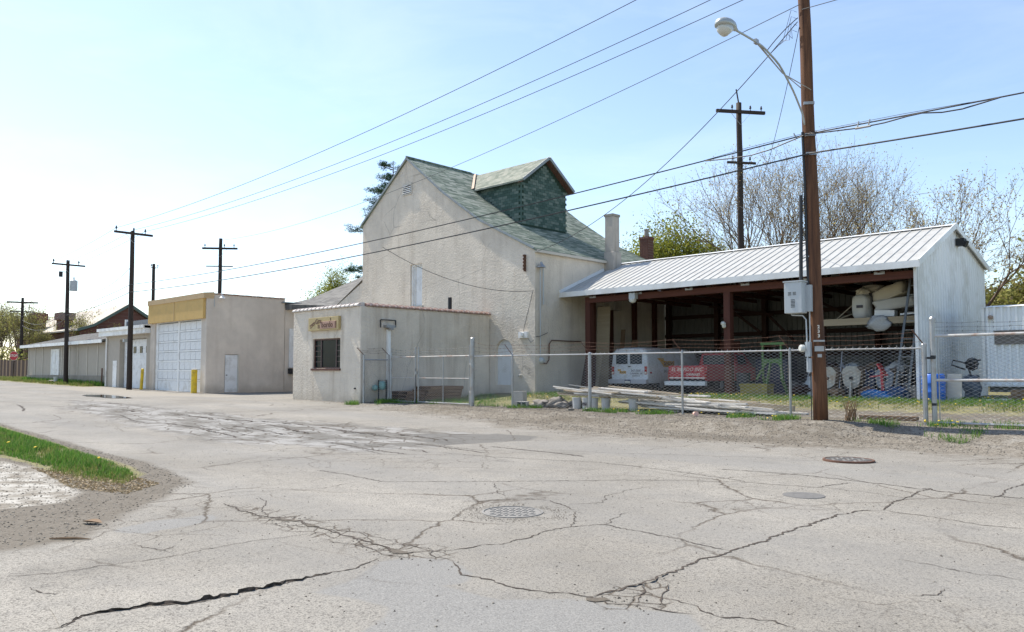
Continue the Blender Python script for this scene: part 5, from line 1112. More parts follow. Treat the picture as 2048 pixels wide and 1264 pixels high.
# more stores in the dark of the shed
for k, (x, y, lab) in enumerate(((-12.5, 29.6, 'dark steel drum standing left behind the rust streaked mixer'), (-8.75, 29.4, 'dark steel drum in the shed corner behind the ladder'), (-15.9, 30.6, 'dark steel drum right of the pickup'))):
    o = thing('steel_drum', (x, y, YG+.012), lab, 'drum', 'steel drums in the shed'); z = YG+.012
    MB().lathe((x, y, z), [(.28, 0), (.29, .02), (.285, .28), (.30, .30), (.285, .32), (.285, .58), (.30, .6), (.285, .62), (.29, .86), (.28, .88), (.26, .86)], 18).build('shell', plain('drum_paint', (0.06, 0.07, 0.08), 0.6, 0.2, 0.3, 4, dirt=(0.12, 0.06, 0.04)), o)
    MB().lathe((x+.12, y, z+.86), [(.035, 0), (.035, .03)], 8).build('bung', M['rust'], o)
wbn = thing('work_bench', (-11.6, 30.4, YG), 'cluttered dark work bench behind the mixers', 'bench')
MB().box(-12.2, -8.6, 30.1, 30.7, YG+.9, YG+.96).build('bench_top', M['dark_timber'], wbn)
for x in (-12.1, -10.4, -8.7): MB().box(x-.05, x+.05, 30.15, 30.25, YG, YG+.9).build('leg', M['dark_timber'], wbn)
rk = random.Random(8)
for k, nm in enumerate(('leftmost', 'second', 'third', 'fourth', 'rightmost')):
    x = -12.0+.75*k; o = lumpy('tool_bundle', (x, 30.35, YG+1.12), (.45, .4, .34), M[('dark_timber', 'grey_box', 'brown_board', 'navy', 'rust')[k]], 70+k, 2.6, .5, n=9); o.location.z = 0; top(o, '%s lumpy bundle of tools on the dark work bench' % nm, 'bundle', 'bundles on the work bench')
rk = random.Random(19); pl_ = ['dark_timber', 'grey_box', 'brown_board', 'navy', 'rust', 'black', 'stone', 'cast_iron', 'film', 'sack']
spots_ = [(-12.35, 28.15, .5, .45, 'nearest the olive job box'), (-11.95, 28.5, .6, .8, 'tall one left of the rust streaked mixer'), (-11.0, 28.0, .45, .35, 'low one between the two paler mixers'), (-10.1, 28.75, .55, 1.0, 'tall one between the two right mixers'), (-9.95, 28.05, .5, .4, 'low one before the bluish mixer'),
          (-8.9, 28.7, .6, .9, 'tall one behind the ladder foot'), (-8.45, 28.0, .5, .5, 'low one at the shed corner post'), (-12.9, 28.9, .7, .6, 'one right of the green hoist'), (-11.2, 29.3, .7, 1.2, 'tall pale one behind the mixers'), (-9.3, 29.4, .8, 1.25, 'tall pale bundle under the loft')]
for k, (x, y, s_, h_, lab) in enumerate(spots_):
    o = lumpy('machine_part', (x, y, YG+.012+h_*.47), (s_, s_*.8, h_), M[pl_[k]], 80+k, 2.8, .55, n=11, rot=k*.8); top(o, 'dusty machine part in the right shed bay, ' + lab, 'machinery', 'machinery heaped in the right shed bay')
for k in range(7):
    x0 = -12.3+.62*k; o = MB().tube([(x0, 28.2+.1*(k % 3), YG+.02), (x0+rk.uniform(-.3, .3), 29.0, YG+rk.uniform(.9, 1.7))], .022, 6).build('leaning_pipe', M['rust'] if k % 2 else M['galv']); top(o, 'thin pipe leaning among the machinery in the right shed bay', 'pipe', 'pipes leaning in the right shed bay')
# white box trailer on the right
M['trailer_white'] = plain('trailer_white', (0.84, 0.86, 0.87), 0.4, 0, 0.04, 1.0, spec=0.5)
tr = thing('box_trailer', (-3.5, 29.6, YG), 'white ribbed box trailer on timber blocks at the right edge', 'trailer')
T0, T1 = -6.70, 1.5
b = MB(); n = 40; xw = (T1-T0)/n
for k in range(n):
    x = T0+k*xw; q = [(x, 29.6), (x+xw*.45, 29.6), (x+xw*.58, 29.52), (x+xw*.87, 29.52), (x+xw, 29.6)]
    b.add([(a, c, 0.80) for a, c in q]+[(a, c, 3.36) for a, c in q], [(i, i+1, i+6, i+5) for i in range(4)])
b.build('side_sheet', M['trailer_white'], tr, fix=False)
MB().box(T0, T1, 29.61, 32.0, 0.80, 3.36).build('box', M['white_metal'], tr)
b = MB(); b.prism([(T0-.03, 29.5, 3.36), (T0-.03, 30.8, 3.50), (T0-.03, 32.1, 3.36)], (T1-T0+.06, 0, 0)); b.build('roof', M['white_metal'], tr)
b = MB(); b.box(T0-.02, T0+.06, 29.54, 29.58, 0.78, 3.38); b.box(T0, T1, 29.54, 29.60, 0.74, 0.80); b.build('trim', M['white_paint'], tr)
MB().box(-6.36, -4.2, 29.50, 29.555, 2.12, 2.58).build('board_patch', wood('grey_plank', (0.22,0.20,0.18), (0.14,0.125,0.11), 'x', 1.0), tr)
MB().lathe((-6.45, 29.56, 3.05), [(0.05, 0), (0.08, 0.08), (0.05, 0.16)], 10, (0, -1, -0.3)).build('lamp', M['copper_flash'], tr)
MB().box(T0+.1, T1, 29.8, 31.8, 0.55, 0.80).build('chassis', plain('chassis_grey', (0.16,0.17,0.17), 0.7), tr)
for x in (-5.2, -1.0): MB().box(x-.3, x+.3, 29.9, 31.6, YG-.02, 0.55).build('support', M['dark_timber'], tr)
for k, (x, y, sx, sy, z0, sz, lab) in enumerate(((-5.3, 28.1, 0.8, 0.5, 0, 0.2, 'grey timber block, lowest of the pile before the trailer'), (-5.25, 28.1, 0.75, 0.45, 0.2, 0.2, 'grey timber block stacked on the lowest one before the trailer'), (-4.9, 28.15, 0.5, 0.4, 0.4, 0.12, 'reddish short block on top of the timber pile'))):
    o = MB().box(x-sx/2, x+sx/2, y-sy/2, y+sy/2, YG+z0, YG+z0+sz-.004).build('timber_block', M['red_timber_x'] if k == 2 else M['brown_board'], bevel=0.012); top(o, lab, 'timber block', 'blocks before the trailer')
o = MB().obox((-5.98, 27.9, YG+.06), (0.75, 0.5, 0.08), (0, R(-3), 0.1)).build('white_slab', M['styro']); top(o, 'flat white slab lying on the grass left of the timber blocks', 'slab')
jk = thing('engine_hoist', (-7.2, 29.4, YG), 'dark tarp draped machine with black handle bars at the gable wall', 'machine')
lumpy('draped_body', (-7.05, 29.5, YG+.42), (0.55, 0.5, 0.85), plain('grey_tarp', (0.10,0.12,0.15), 0.5, 0, 0.3, 5, 0.4, 8), 31, 2.6, 0.25, parent=jk)
b = MB(); b.tube([(-7.05, 29.4, 1.1), (-7.15, 29.35, 1.5), (-7.55, 29.3, 1.62), (-7.6, 29.3, 1.45), (-7.2, 29.35, 1.3)], 0.03, 6); b.tube([(-7.15, 29.4, 1.55), (-6.75, 29.4, 1.62)], 0.03, 6); b.build('handle', M['black'], jk)
lumpy('motor', (-7.0, 29.4, 1.48), (0.32, 0.3, 0.4), M['black'], 33, 2.4, 0.3, parent=jk)
br = thing('plastic_barrel', (-7.52, 26.95, YG), 'bright blue plastic barrel at the shed corner behind the fence', 'barrel')
MB().lathe((-7.52, 26.95, gzf(-7.52, 26.95)), [(0.30, 0), (0.335, 0.04), (0.335, 0.28), (0.35, 0.31), (0.335, 0.34), (0.335, 0.56), (0.35, 0.59), (0.335, 0.62), (0.32, 0.84), (0.28, 0.88), (0.26, 0.88)], 24).build('body', M['blue_plastic'], br, smooth=True)
MB().lathe((-7.62, 26.9, gzf(-7.5, 26.95)+.88), [(0.04, 0), (0.04, 0.03)], 10).build('bung', M['black'], br)
o = MB().obox((-7.0, 27.25, YG+.44), (0.4, 0.05, 0.88), (R(-7), 0, 0)).build('pale_board', M['trim_pale']); top(o, 'pale board leaning beside the blue barrel', 'board')

# ------------------------------------------------------------------ chain link fences and gates
def chain_mesh(name, A, B, h, parent, z0=0.05, pitch=0.082, r=0.0027, spikes=True):
    """woven diamond mesh between ground points A and B, standing h high"""
    A = np.array([A[0], A[1]]); B = np.array([B[0], B[1]]); L = np.linalg.norm(B-A); d = (B-A)/L; nrm = np.array([-d[1], d[0]])
    nc = int(L/pitch); nr = int(h/(pitch/2)); P0 = []; P1 = []
    for i in range(nc):
        k = np.arange(nr+1); s = (i+.5)*L/nc + np.where((k+i) % 2 == 0, 1, -1)*(L/nc)/2; z = k*(h/nr)
        off = np.where((k+i) % 2 == 0, 1, -1)*0.004
        pts = np.stack([A[0]+d[0]*s+nrm[0]*off, A[1]+d[1]*s+nrm[1]*off, z], axis=1)
        P0.append(pts[:-1]); P1.append(pts[1:])
        if spikes: P0.append(pts[-1:]); P1.append(pts[-1:]+np.array([[0, 0, 0.035]]))
    P0 = np.concatenate(P0); P1 = np.concatenate(P1)
    for P in (P0, P1): P[:, 2] += gz(P[:, 0], P[:, 1])*(1-P[:, 2]/h) + gzf(*((A+B)/2))*(P[:, 2]/h) + z0
    D = P1-P0; D /= np.linalg.norm(D, axis=1, keepdims=True); U = np.cross(D, np.array([nrm[0], nrm[1], 0])); V = np.tile(np.array([nrm[0], nrm[1], 0]), (len(D), 1))
    vs = []
    for P in (P0, P1):
        for a in (0, 2.094, 4.189): vs.append(P + U*(r*math.cos(a)) + V*(r*math.sin(a)))
    v = np.stack(vs, axis=1); n = len(D); f = np.array([(0,1,4,3), (1,2,5,4), (2,0,3,5)])
    F = (f[None]+6*np.arange(n)[:,None,None]).reshape(-1, 4)
    o = npmesh(name, v.reshape(-1, 3) - np.array(ORG[parent.name]), F, M['galv_wire'], parent); return tag(o, kind='stuff')
def barbed(parent, pts, mat, seed):
    r = random.Random(seed); b = MB(); P = []
    for p, q in zip(pts, pts[1:]):
        p = Vector(p); q = Vector(q); n = max(2, int((q-p).length/0.3))
        for i in range(n):
            v = p.lerp(q, i/n); s = r.uniform(-.012, .012) - 0.05*math.sin(math.pi*i/n); P.append(v+Vector((0, 0, s)))
    P.append(Vector(pts[-1])); b.tube(P, 0.0032, 4)
    for v in P[1:-1]:
        for a in (0.6, -0.9): b.tube([v+Vector((0.0, -.02, -.03*a)), v+Vector((0.012*a, .02, .035*a))], 0.0028, 3)
    return b.build('barbed_strand', mat, parent)
def arm(parent, x, y, z, dx, dy, dz): 
    return MB().bar((x, y, z-.02), (x+dx, y+dy, z+dz), 0.03, 0.02).build('barb_arm', M['rust'], parent)
FP = [(-20.42, 19.10), (-18.62, 19.30), (-15.40, 19.50), (-12.06, 19.55), (-8.87, 19.60), (-5.68, 19.70)]
fen = thing('chain_link_fence', (-13, 19.5, 0), 'long chain link fence with barbed wire before the shed yard', 'fence')
for k, (x, y) in enumerate(FP):
    z = gzf(x, y); r = 0.032
    h = 1.80
    if k == 0: r, h = 0.075, 2.42
    if k == 2: r = 0.055
    if k == 5: r, h = 0.055, 1.86
    p = MB(); p.cyl((x, y, z-.1), r, h+.1, 14); p.lathe((x, y, z+h), [(r*1.12, -.05), (r*1.12, 0.01), (r*.7, 0.04), (r*.2, 0.05)], 12)
    if k in (0, 2):
        for q in range(5): p.lathe((x, y, z+.25+q*.38), [(r*1.15, 0), (r*1.15, 0.03)], 12)
    p.build('post', M['galv'], fen)
    if k > 0: arm(fen, x, y, z+h+.02, -0.20, -0.16, 0.33)
for k in range(5):
    (xa, ya), (xb, yb) = FP[k], FP[k+1]; za, zb = gzf(xa, ya)+1.78, gzf(xb, yb)+1.78
    MB().tube([(xa, ya, za), (xb, yb, zb)], 0.021, 8).build('top_rail', M['rusty'] if k in (0,) else M['galv'], fen)
    chain_mesh('chain_mesh', FP[k], FP[k+1], 1.76, fen)
for q in range(3):
    pts = [(FP[0][0], FP[0][1], 1.95+.16*q)] + [(x-.20*(q+1)/3, y-.16*(q+1)/3, gzf(x, y)+1.82+.33*(q+1)/3) for x, y in FP[1:]]
    barbed(fen, pts, M['rust'], q)
MB().bar((-5.6, 19.62, 1.55), (-5.45, 19.72, 1.55), 0.04, 0.05).build('hinge', M['black'], fen)
# gate on the right
rg = thing('chain_link_gate', (-3.5, 19.72, 0), 'chain link gate with rusty top rail at the right edge', 'gate')
GA, GB = (-5.50, 19.74), (-1.2, 19.85)
b = MB(); b.cyl((GA[0], GA[1], -.05), 0.058, 2.5, 12); b.lathe((GA[0], GA[1], 2.45), [(0.066, -.03), (0.066, .02), (0.03, 0.06)], 10); b.build('gate_post', M['galv'], rg)
MB().cyl((GB[0], GB[1], -.05), 0.045, 2.5, 12).build('gate_post', M['galv'], rg)
for z, m_ in ((2.06, M['rusty']), (1.04, M['rusty']), (0.06, M['galv'])): MB().tube([(GA[0], GA[1], z), (GB[0], GB[1], z+.02)], 0.032, 8).build('rail', m_, rg)
MB().tube([(GA[0]+.11, GA[1], 0.05), (GA[0]+.11, GA[1], 2.06)], 0.012, 6).build('stretcher_bar', M['galv'], rg)
chain_mesh('chain_mesh', (GA[0]+.1, GA[1]), GB, 1.98, rg, 0.07, spikes=False)
for q in range(3): barbed(rg, [(GA[0], GA[1], 2.17+.10*q), (GB[0], GB[1], 2.19+.10*q)], M['wire'], 20+q)
for z in (0.45, 1.55): MB().lathe((GA[0], GA[1], z), [(0.06, 0), (0.06, 0.06)], 10).build('hinge', M['black'], rg)
# small fence panel at the office corner and the double gate
sf = thing('short_fence', (-25.6, 18.6, 0), 'short chain link panel between office corner and gate', 'fence')
for (x, y) in ((-25.72, 18.16), (-25.42, 19.16)):
    MB().cyl((x, y, -.05), 0.04, 1.95, 12).build('post', M['galv'], sf); arm(sf, x, y, 1.9, -.28, -.14, .28)
MB().tube([(-25.72, 18.16, 1.70), (-25.42, 19.16, 1.70)], 0.024, 8).build('top_rail', M['galv'], sf); chain_mesh('chain_mesh', (-25.70, 18.2), (-25.44, 19.12), 1.62, sf)
for q in range(3): barbed(sf, [(-25.72-.09*(q+1), 18.16-.045*(q+1), 1.92+.09*(q+1)), (-25.42-.09*(q+1), 19.16-.045*(q+1), 1.92+.09*(q+1))], M['rust'], 30+q)
def leafgate(A, B, label, mid):
    o = thing('chain_link_gate', ((A[0]+B[0])/2, (A[1]+B[1])/2, 0), label, 'gate')
    for (x, y) in (A, B): MB().cyl((x, y, 0.03), 0.03, 2.15, 10).build('stile', M['galv'], o)
    for z, m_ in ((1.80, M['rusty']), (0.98, M['rusty']), (0.06, M['galv'])): MB().tube([(A[0], A[1], z), (B[0], B[1], z)], 0.022 if z != .98 else 0.013, 8).build('rail', m_, o)
    if mid: xm, ym = (A[0]+B[0])/2, (A[1]+B[1])/2; MB().cyl((xm, ym, .06), 0.018, 1.74, 8).build('mid_stile', M['galv'], o)
    chain_mesh('chain_mesh', A, B, 1.72, o, 0.07, spikes=False)
    for q in range(3): barbed(o, [(A[0], A[1], 1.92+.1*q), (B[0], B[1], 1.92+.1*q)], M['wire_grey'], 40+q)
    return o
g_a = leafgate((-25.28, 19.18), (-23.72, 19.16), 'narrow left leaf of the double chain link gate by the office', False)
g_b = leafgate((-23.54, 19.16), (-20.58, 19.12), 'wide right leaf of the double chain link gate before the pallets', True)
MB().tube([(-23.66, 19.13, 0.0), (-23.66, 19.13, 1.35)], 0.016, 6).build('drop_bolt', M['black'], g_a)
MB().lathe((-23.62, 19.12, 1.12), [(0.05, 0), (0.05, 0.12)], 8).build('latch', M['galv'], g_b)
for z in (0.5, 1.5): MB().bar((-20.6, 19.12, z), (-20.42, 19.1, z), 0.05, 0.06).build('hinge', M['rusty'], g_b)

# ------------------------------------------------------------------ utility poles
def insulator(b, x, y, z, s=1.0): b.lathe((x, y, z), [(0.02*s, 0), (0.02*s, 0.10*s), (0.05*s, 0.11*s), (0.055*s, 0.16*s), (0.03*s, 0.2*s), (0.045*s, 0.22*s), (0.02*s, 0.26*s)], 8)
def pole(name, x, y, h, r0, r1, mat, label, lean=(0, 0), arms=(), z0=None):
    z = gzf(x, y) if z0 is None else z0; o = thing(name, (x, y, z), label, 'utility pole', 'utility poles')
    n = 14; b = MB(); b.tube([(x+lean[0]*i/n + 0.012*math.sin(i*1.3), y+lean[1]*i/n, z-.2+(h+.2)*i/n) for i in range(n+1)], [r0+(r1-r0)*i/n for i in range(n+1)], 14)
    b.build('shaft', mat, o, smooth=True)
    for (za, half, dr, t_, ins) in arms:
        f = (za-z)/h; c = Vector((x+lean[0]*f, y+lean[1]*f, za)); d = Vector(dr).normalized(); side = Vector((d.y, -d.x, 0))*(r1+.06)
        MB().bar(c+side-d*half, c+side+d*half, t_, t_*1.2).build('crossarm', M['pole_dark'], o)
        b = MB()
        for s_ in (-1, 1): b.bar(c+side*1.1+d*(s_*half*.45), c+side*.8-Vector((0, 0, half*.5)), 0.025, 0.012)
        b.build('brace', M['galv'] if half > 1 else M['pole_dark'], o)
        for q in ins:
            b = MB(); p = c+side+d*(q*half); insulator(b, p.x, p.y, p.z+t_*.55, 1.2); b.build('insulator', M['black'], o)
    return o
Y_ = (0, 1, 0)
np_ = pole('utility_pole', -7.78, 18.85, 12.6, 0.175, 0.135, M['pole_wood'], 'big brown utility pole with street lamp arm and grey cabinet', (-0.30, 0.10), ((11.9, 1.25, Y_, 0.10, (-.95, 0.35, .95)),))
p1 = pole('utility_pole', -50.45, 18.2, 9.9, 0.17, 0.12, M['pole_dark'], 'utility pole with crossarm standing before the low white door garage', (-0.2, 0.05), ((9.82, 1.15, Y_, 0.11, (-.9, 0.0, .6)),))
p2 = pole('utility_pole', -64.9, 18.85, 9.4, 0.17, 0.12, M['pole_dark'], 'utility pole with transformer can before the long low shed', (-0.3, 0.0), ((9.3, 1.15, Y_, 0.10, (-.9, -.1, .6)),))
b = MB(); b.cyl((-65.05, 19.25, 7.35), 0.26, 0.75, 14); b.lathe((-65.05, 19.25, 8.1), [(0.26, 0), (0.2, 0.06), (0.05, 0.1), (0.05, 0.3)], 12); b.build('transformer', M['grey_box'], p2)
b = MB(); b.obox((-65.1, 18.35, 8.55), (0.1, 0.25, 0.4)); b.obox((-65.15, 18.6, 8.75), (0.05, 0.7, 0.05)); b.build('cutout_switch', M['black'], p2)
p3 = pole('utility_pole', -20.8, 40.0, 16.1, 0.20, 0.15, M['pole_dark'], 'tall dark utility pole with two crossarms behind the shed roof', (0.0, 0.0), ((15.8, 1.45, (0.6, 0.8, 0), 0.14, (-.35, .4, .85)), (12.9, 0.85, (0.6, 0.8, 0), 0.10, (-.6, .6))), 0.28)
MB().bar((-20.8, 40, 16.3), (-20.95, 40, 17.2), 0.06).build('lightning_rod', M['pole_dark'], p3)
p4 = pole('utility_pole', -63.4, 30.0, 12.3, 0.19, 0.14, M['pole_dark'], 'dark pole with two crossarms rising behind the ochre garage', (0, 0), ((11.62, 1.45, (0.65, 0.75, 0), 0.13, (-.85, .25, .8)), (10.1, 1.1, (0.65, 0.75, 0), 0.07, ())), 0.2)
p5 = pole('utility_pole', -77.5, 30.0, 11.4, 0.19, 0.14, M['pole_dark'], 'bare dark pole without arms left of the ochre garage', (-.1, 0), ((11.3, 0.35, Y_, 0.05, (-.9, .9)),), 0.3)
p6 = pole('utility_pole', -100.3, 24.5, 8.9, 0.2, 0.14, M['pole_dark'], 'farthest utility pole with two crossarms among the trees at the left', (0, 0), ((8.95, 1.5, (0.3, 0.95, 0), 0.14, ()), (7.9, 1.2, (0.3, 0.95, 0), 0.09, ())), 0.6)
# gear on the near pole
cbx, cby = -7.98, 18.30
b = MB(); b.box(-8.42, -7.98, 18.35, 18.66, 2.66, 3.42); b.build('meter_cabinet', M['grey_box'], np_, bevel=0.012)
MB().box(-8.44, -7.96, 18.33, 18.68, 3.42, 3.45).build('cabinet_lid', M['grey_box'], np_)
b = MB()
for q in range(6): b.box(-8.25, -8.15, 18.343, 18.352, 2.80+q*.035, 2.815+q*.035)
for q in range(3): b.box(-8.32, -8.24, 18.343, 18.352, 3.10+q*.03, 3.112+q*.03); b.box(-8.20, -8.12, 18.343, 18.352, 3.10+q*.03, 3.112+q*.03)
b.build('cabinet_vent', M['black'], np_)
MB().box(-7.98, -7.86, 18.60, 18.74, 2.70, 3.35).build('side_box', M['grey_box'], np_)
b = MB(); b.tube([(-8.3, 18.5, 2.66), (-8.3, 18.5, 2.62), (-8.05, 18.55, 2.60), (-7.98, 18.58, 2.5), (-7.96, 18.60, 1.3)], 0.018, 6); b.tube([(-7.93, 18.68, 2.7), (-7.93, 18.68, 1.9)], 0.016, 6); b.build('conduit', M['grey_box'], np_)
b = MB(); b.box(-8.02, -7.90, 18.58, 18.70, 1.60, 1.96); b.build('switch_box', M['grey_box'], np_); MB().box(-8.0, -7.90, 18.60, 18.70, 1.22, 1.56).build('switch_box', M['grey_box'], np_)
MB().lathe((-8.06, 18.58, 1.80), [(0.09, 0), (0.09, 0.07), (0.06, 0.1)], 12, (-0.5, -0.8, 0)).build('electric_meter', M['lens'], np_)
ca = math.atan2(-18.85, 7.78)  # towards the street
u_ = Vector((0.82, 0.57, 0)); f_ = Vector((0.57, -0.82, 0))
def onpole(z, out=0.19): fr = z/12.6; return Vector((-7.78-.30*fr, 18.85+.10*fr, z)) + f_*(out-0.04*fr)
for i, ch in enumerate('233'): text_obj(ch, 0.11, M['letter_white'], np_, facing(onpole(2.32-.11*i, .172), u_, (0, 0, 1)), 'pole_number', bold=0.004)
for z, w_, h_, nm in ((1.98, 0.26, 0.045, 'metal_strap'), (1.79, 0.22, 0.13, 'tag_plate'), (1.62, 0.10, 0.08, 'tag_plate')):
    c = onpole(z, .155); MB().obox(c, (w_, 0.05, h_), (0, 0, math.atan2(u_.y, u_.x))).build(nm, M['galv'], np_, bevel=0.004)
b = MB(); b.tube([(-8.06, 18.78, 7.2), (-8.02, 18.76, 6.0), (-7.99, 18.75, 4.0), (-7.96, 18.75, 2.7)], 0.035, 6); b.tube([(-7.95, 18.72, 2.4), (-7.94, 18.70, 0.02)], 0.012, 5); b.tube([(-8.1, 18.7, 5.6), (-8.13, 18.68, 3.5)], 0.045, 6); b.build('riser_cable', M['wire'], np_)
b = MB()
for z in (6.62, 7.10, 7.9): c = onpole(z, .16); b.obox(c, (0.25, 0.06, 0.07), (0, 0, math.atan2(u_.y, u_.x)))
b.bar(onpole(4.1, .15), onpole(4.1, .15)+Vector((-.35, -.05, -.08)), 0.03); b.build('bracket', M['galv'], np_)
# street lamp on its own curved arm
lamp = thing('street_lamp', (-8.0, 18.6, 7.7), 'grey cobra head street lamp on a long curved arm over the road', 'street lamp')
pa = [(-7.98, 18.72, 7.35), (-7.98, 18.6, 7.62), (-7.95, 18.05, 8.02), (-7.90, 17.2, 8.42), (-7.84, 16.2, 8.55), (-7.78, 15.2, 8.47), (-7.72, 14.75, 8.40)]
pts = []
for i in range(len(pa)-1):
    for k in range(4): pts.append(Vector(pa[i]).lerp(Vector(pa[i+1]), k/4))
pts.append(Vector(pa[-1])); sm = [pts[0]] + [(pts[i-1]+pts[i]*2+pts[i+1])/4 for i in range(1, len(pts)-1)] + [pts[-1]]
MB().tube(sm, 0.024, 8).build('arm', M['lamp_shell'], lamp, smooth=True)
hd = MB(); n = 14
secs = [(0.0, .045, .05, 0), (0.10, .06, .07, 0), (0.20, .11, .12, 0.0), (0.36, .16, .16, -.01), (0.55, .185, .17, -.02), (0.72, .17, .15, -.02), (0.84, .11, .10, -.01), (0.89, .03, .03, 0)]
hv = []; o0 = Vector((-7.72, 14.78, 8.40)); dv = Vector((0.08, -0.985, -0.14)).normalized()
for s_, wx, hz, dz in secs:
    for k in range(n):
        a = 2*math.pi*k/n; zz = math.sin(a); hv.append(o0 + dv*s_ + Vector((wx*math.cos(a), 0, dz + (hz*1.0 if zz > 0 else hz*0.35)*zz)))
hd.add(hv, [(i*n+k, i*n+(k+1) % n, (i+1)*n+(k+1) % n, (i+1)*n+k) for i in range(len(secs)-1) for k in range(n)] + [tuple(range(n)), tuple((len(secs)-1)*n+k for k in range(n))]); hd.build('head', M['lamp_shell'], lamp, smooth=True)
hv = []; secs2 = [(0.34, .02, .01), (0.38, .12, .10), (0.55, .16, .19), (0.72, .13, .16), (0.82, .04, .05)]; b = MB()
for s_, wx, hz in secs2:
    for k in range(n):
        a = 2*math.pi*k/n; zz = math.sin(a); hv.append(o0 + dv*s_ + Vector((wx*math.cos(a), 0, -.055 + (hz if zz < 0 else .01)*zz)))
b.add(hv, [(i*n+k, i*n+(k+1) % n, (i+1)*n+(k+1) % n, (i+1)*n+k) for i in range(len(secs2)-1) for k in range(n)] + [tuple(range(n)), tuple((len(secs2)-1)*n+k for k in range(n))]); b.build('lens', M['lens'], lamp, smooth=True)
b = MB(); b.tube([(-7.83, 15.9, 8.56), (-7.95, 17.4, 8.32), (-8.03, 18.7, 8.28)], 0.012, 5); b.tube([(-7.83, 15.9, 8.52), (-7.92, 17.4, 8.27), (-7.83, 18.78, 8.22)], 0.012, 5); b.obox((-7.83, 15.9, 8.54), (0.07, 0.12, 0.10)); b.build('stay_rod', M['galv'], lamp)

# ------------------------------------------------------------------ overhead wires
def wirething(name, paths, r, mat, label, extra=None):
    o = thing(name, paths[0][0], label, 'wire', 'overhead wires'); b = MB()
    for p in paths: b.tube(p, r, 5)
    b.build('span', mat, o)
    return o
near_top = [Vector((-8.18, 18.85-1.19, 12.02)), Vector((-8.18, 18.95+.44, 12.02)), Vector((-8.18, 18.95+1.19, 12.02))]
p1_top = [Vector((-50.5, 17.2, 10.05)), Vector((-50.5, 18.25, 10.05)), Vector((-50.5, 18.95, 10.05))]
p2_top = [Vector((-65.1, 17.8, 9.5)), Vector((-65.1, 18.7, 9.5)), Vector((-65.1, 19.5, 9.5))]
nm_ = ('nearest the street', 'in the middle', 'nearest the buildings')
for k in range(3):
    ex = near_top[k] + (near_top[k]-p1_top[k]).normalized()*30
    wirething('power_line', [sag(near_top[k], p1_top[k], 0.75), sag(p1_top[k], p2_top[k], 0.12, 10), sag(near_top[k], ex, 0.3, 10)], 0.011, M['wire_grey'], 'thin power line on the crossarms, the one ' + nm_[k])
wirething('power_line', [sag((-8.05, 18.75, 10.45), (-63.4, 30.0, 12.35), 1.1, 30), sag((-8.0, 18.75, 10.3), (20, 19.5, 10.7), 0.4, 10)], 0.010, M['wire_grey'], 'thin wire from the near pole to the pole behind the ochre garage')
# telephone cables
ta, tb = Vector((-7.90, 18.70, 7.10)), Vector((-50.5, 18.15, 6.62))
wirething('telephone_cable', [sag(ta, tb, 0.42, 40), sag(tb, (-65.0, 18.75, 5.9), 0.15, 10), sag(ta, (24, 19.2, 7.7), 0.35, 24)], 0.018, M['wire'], 'thick upper telephone cable along the street')
tc_, td = Vector((-7.87, 18.68, 6.60)), Vector((-50.5, 18.12, 6.14))
wirething('telephone_cable', [sag(tc_, td, 0.42, 40), sag(td, (-65.0, 18.75, 5.45), 0.15, 10), sag(tc_, (24, 19.2, 7.0), 0.40, 24)], 0.021, M['wire'], 'thick lower telephone cable along the street')
# slack loops and splice cases on the upper cable
sl = thing('cable_splice', ta, 'splice case with slack loops on the upper cable at the near pole', 'cable splice'); b = MB()
RC = sag(ta, (24, 19.2, 7.7), 0.35, 64); LC = sag(ta, tb, 0.42, 80)
def along(C, dist): 
    acc = 0.0
    for p, q in zip(C, C[1:]):
        L = (q-p).length
        if acc+L >= dist: return p.lerp(q, (dist-acc)/L)
        acc += L
    return C[-1]
dn = lambda v, h: v + Vector((0, -.02, h))
b.tube([dn(along(RC, d_), h) for d_, h in ((.1, -.02), (.6, -.05), (1.2, -.09), (1.8, -.08), (2.3, -.03), (2.6, -.02), (3.0, -.09), (3.4, -.10), (3.8, -.05), (4.1, -.01))], 0.016, 6)
b.tube([dn(along(LC, d_), h) for d_, h in ((.1, -.02), (.5, -.08), (1.0, -.16), (1.5, -.18), (2.1, -.12), (2.8, -.02))], 0.015, 6); b.tube([along(LC, 0.05)+Vector((0, 0, .04)), along(LC, 1.6)+Vector((0, 0, .05)), along(LC, 3.2)], 0.006, 5)
b.tube([along(RC, 0.05)+Vector((0, 0, .04)), along(RC, 2.2)+Vector((0, 0, .05)), along(RC, 4.2)], 0.006, 5); b.build('slack_loop', M['wire'], sl)
b = MB(); b.tube([dn(along(RC, 1.15), -.09), dn(along(RC, 1.5), -.09)], 0.028, 8)
for d_ in (1.2, 1.45): b.tube([dn(along(RC, d_), -.06), dn(along(RC, d_+.03), .07)], 0.016, 6)
b.tube([dn(along(LC, .3), 0), dn(along(LC, .34), .1)], 0.018, 6); b.build('splice_case', M['galv'], sl)
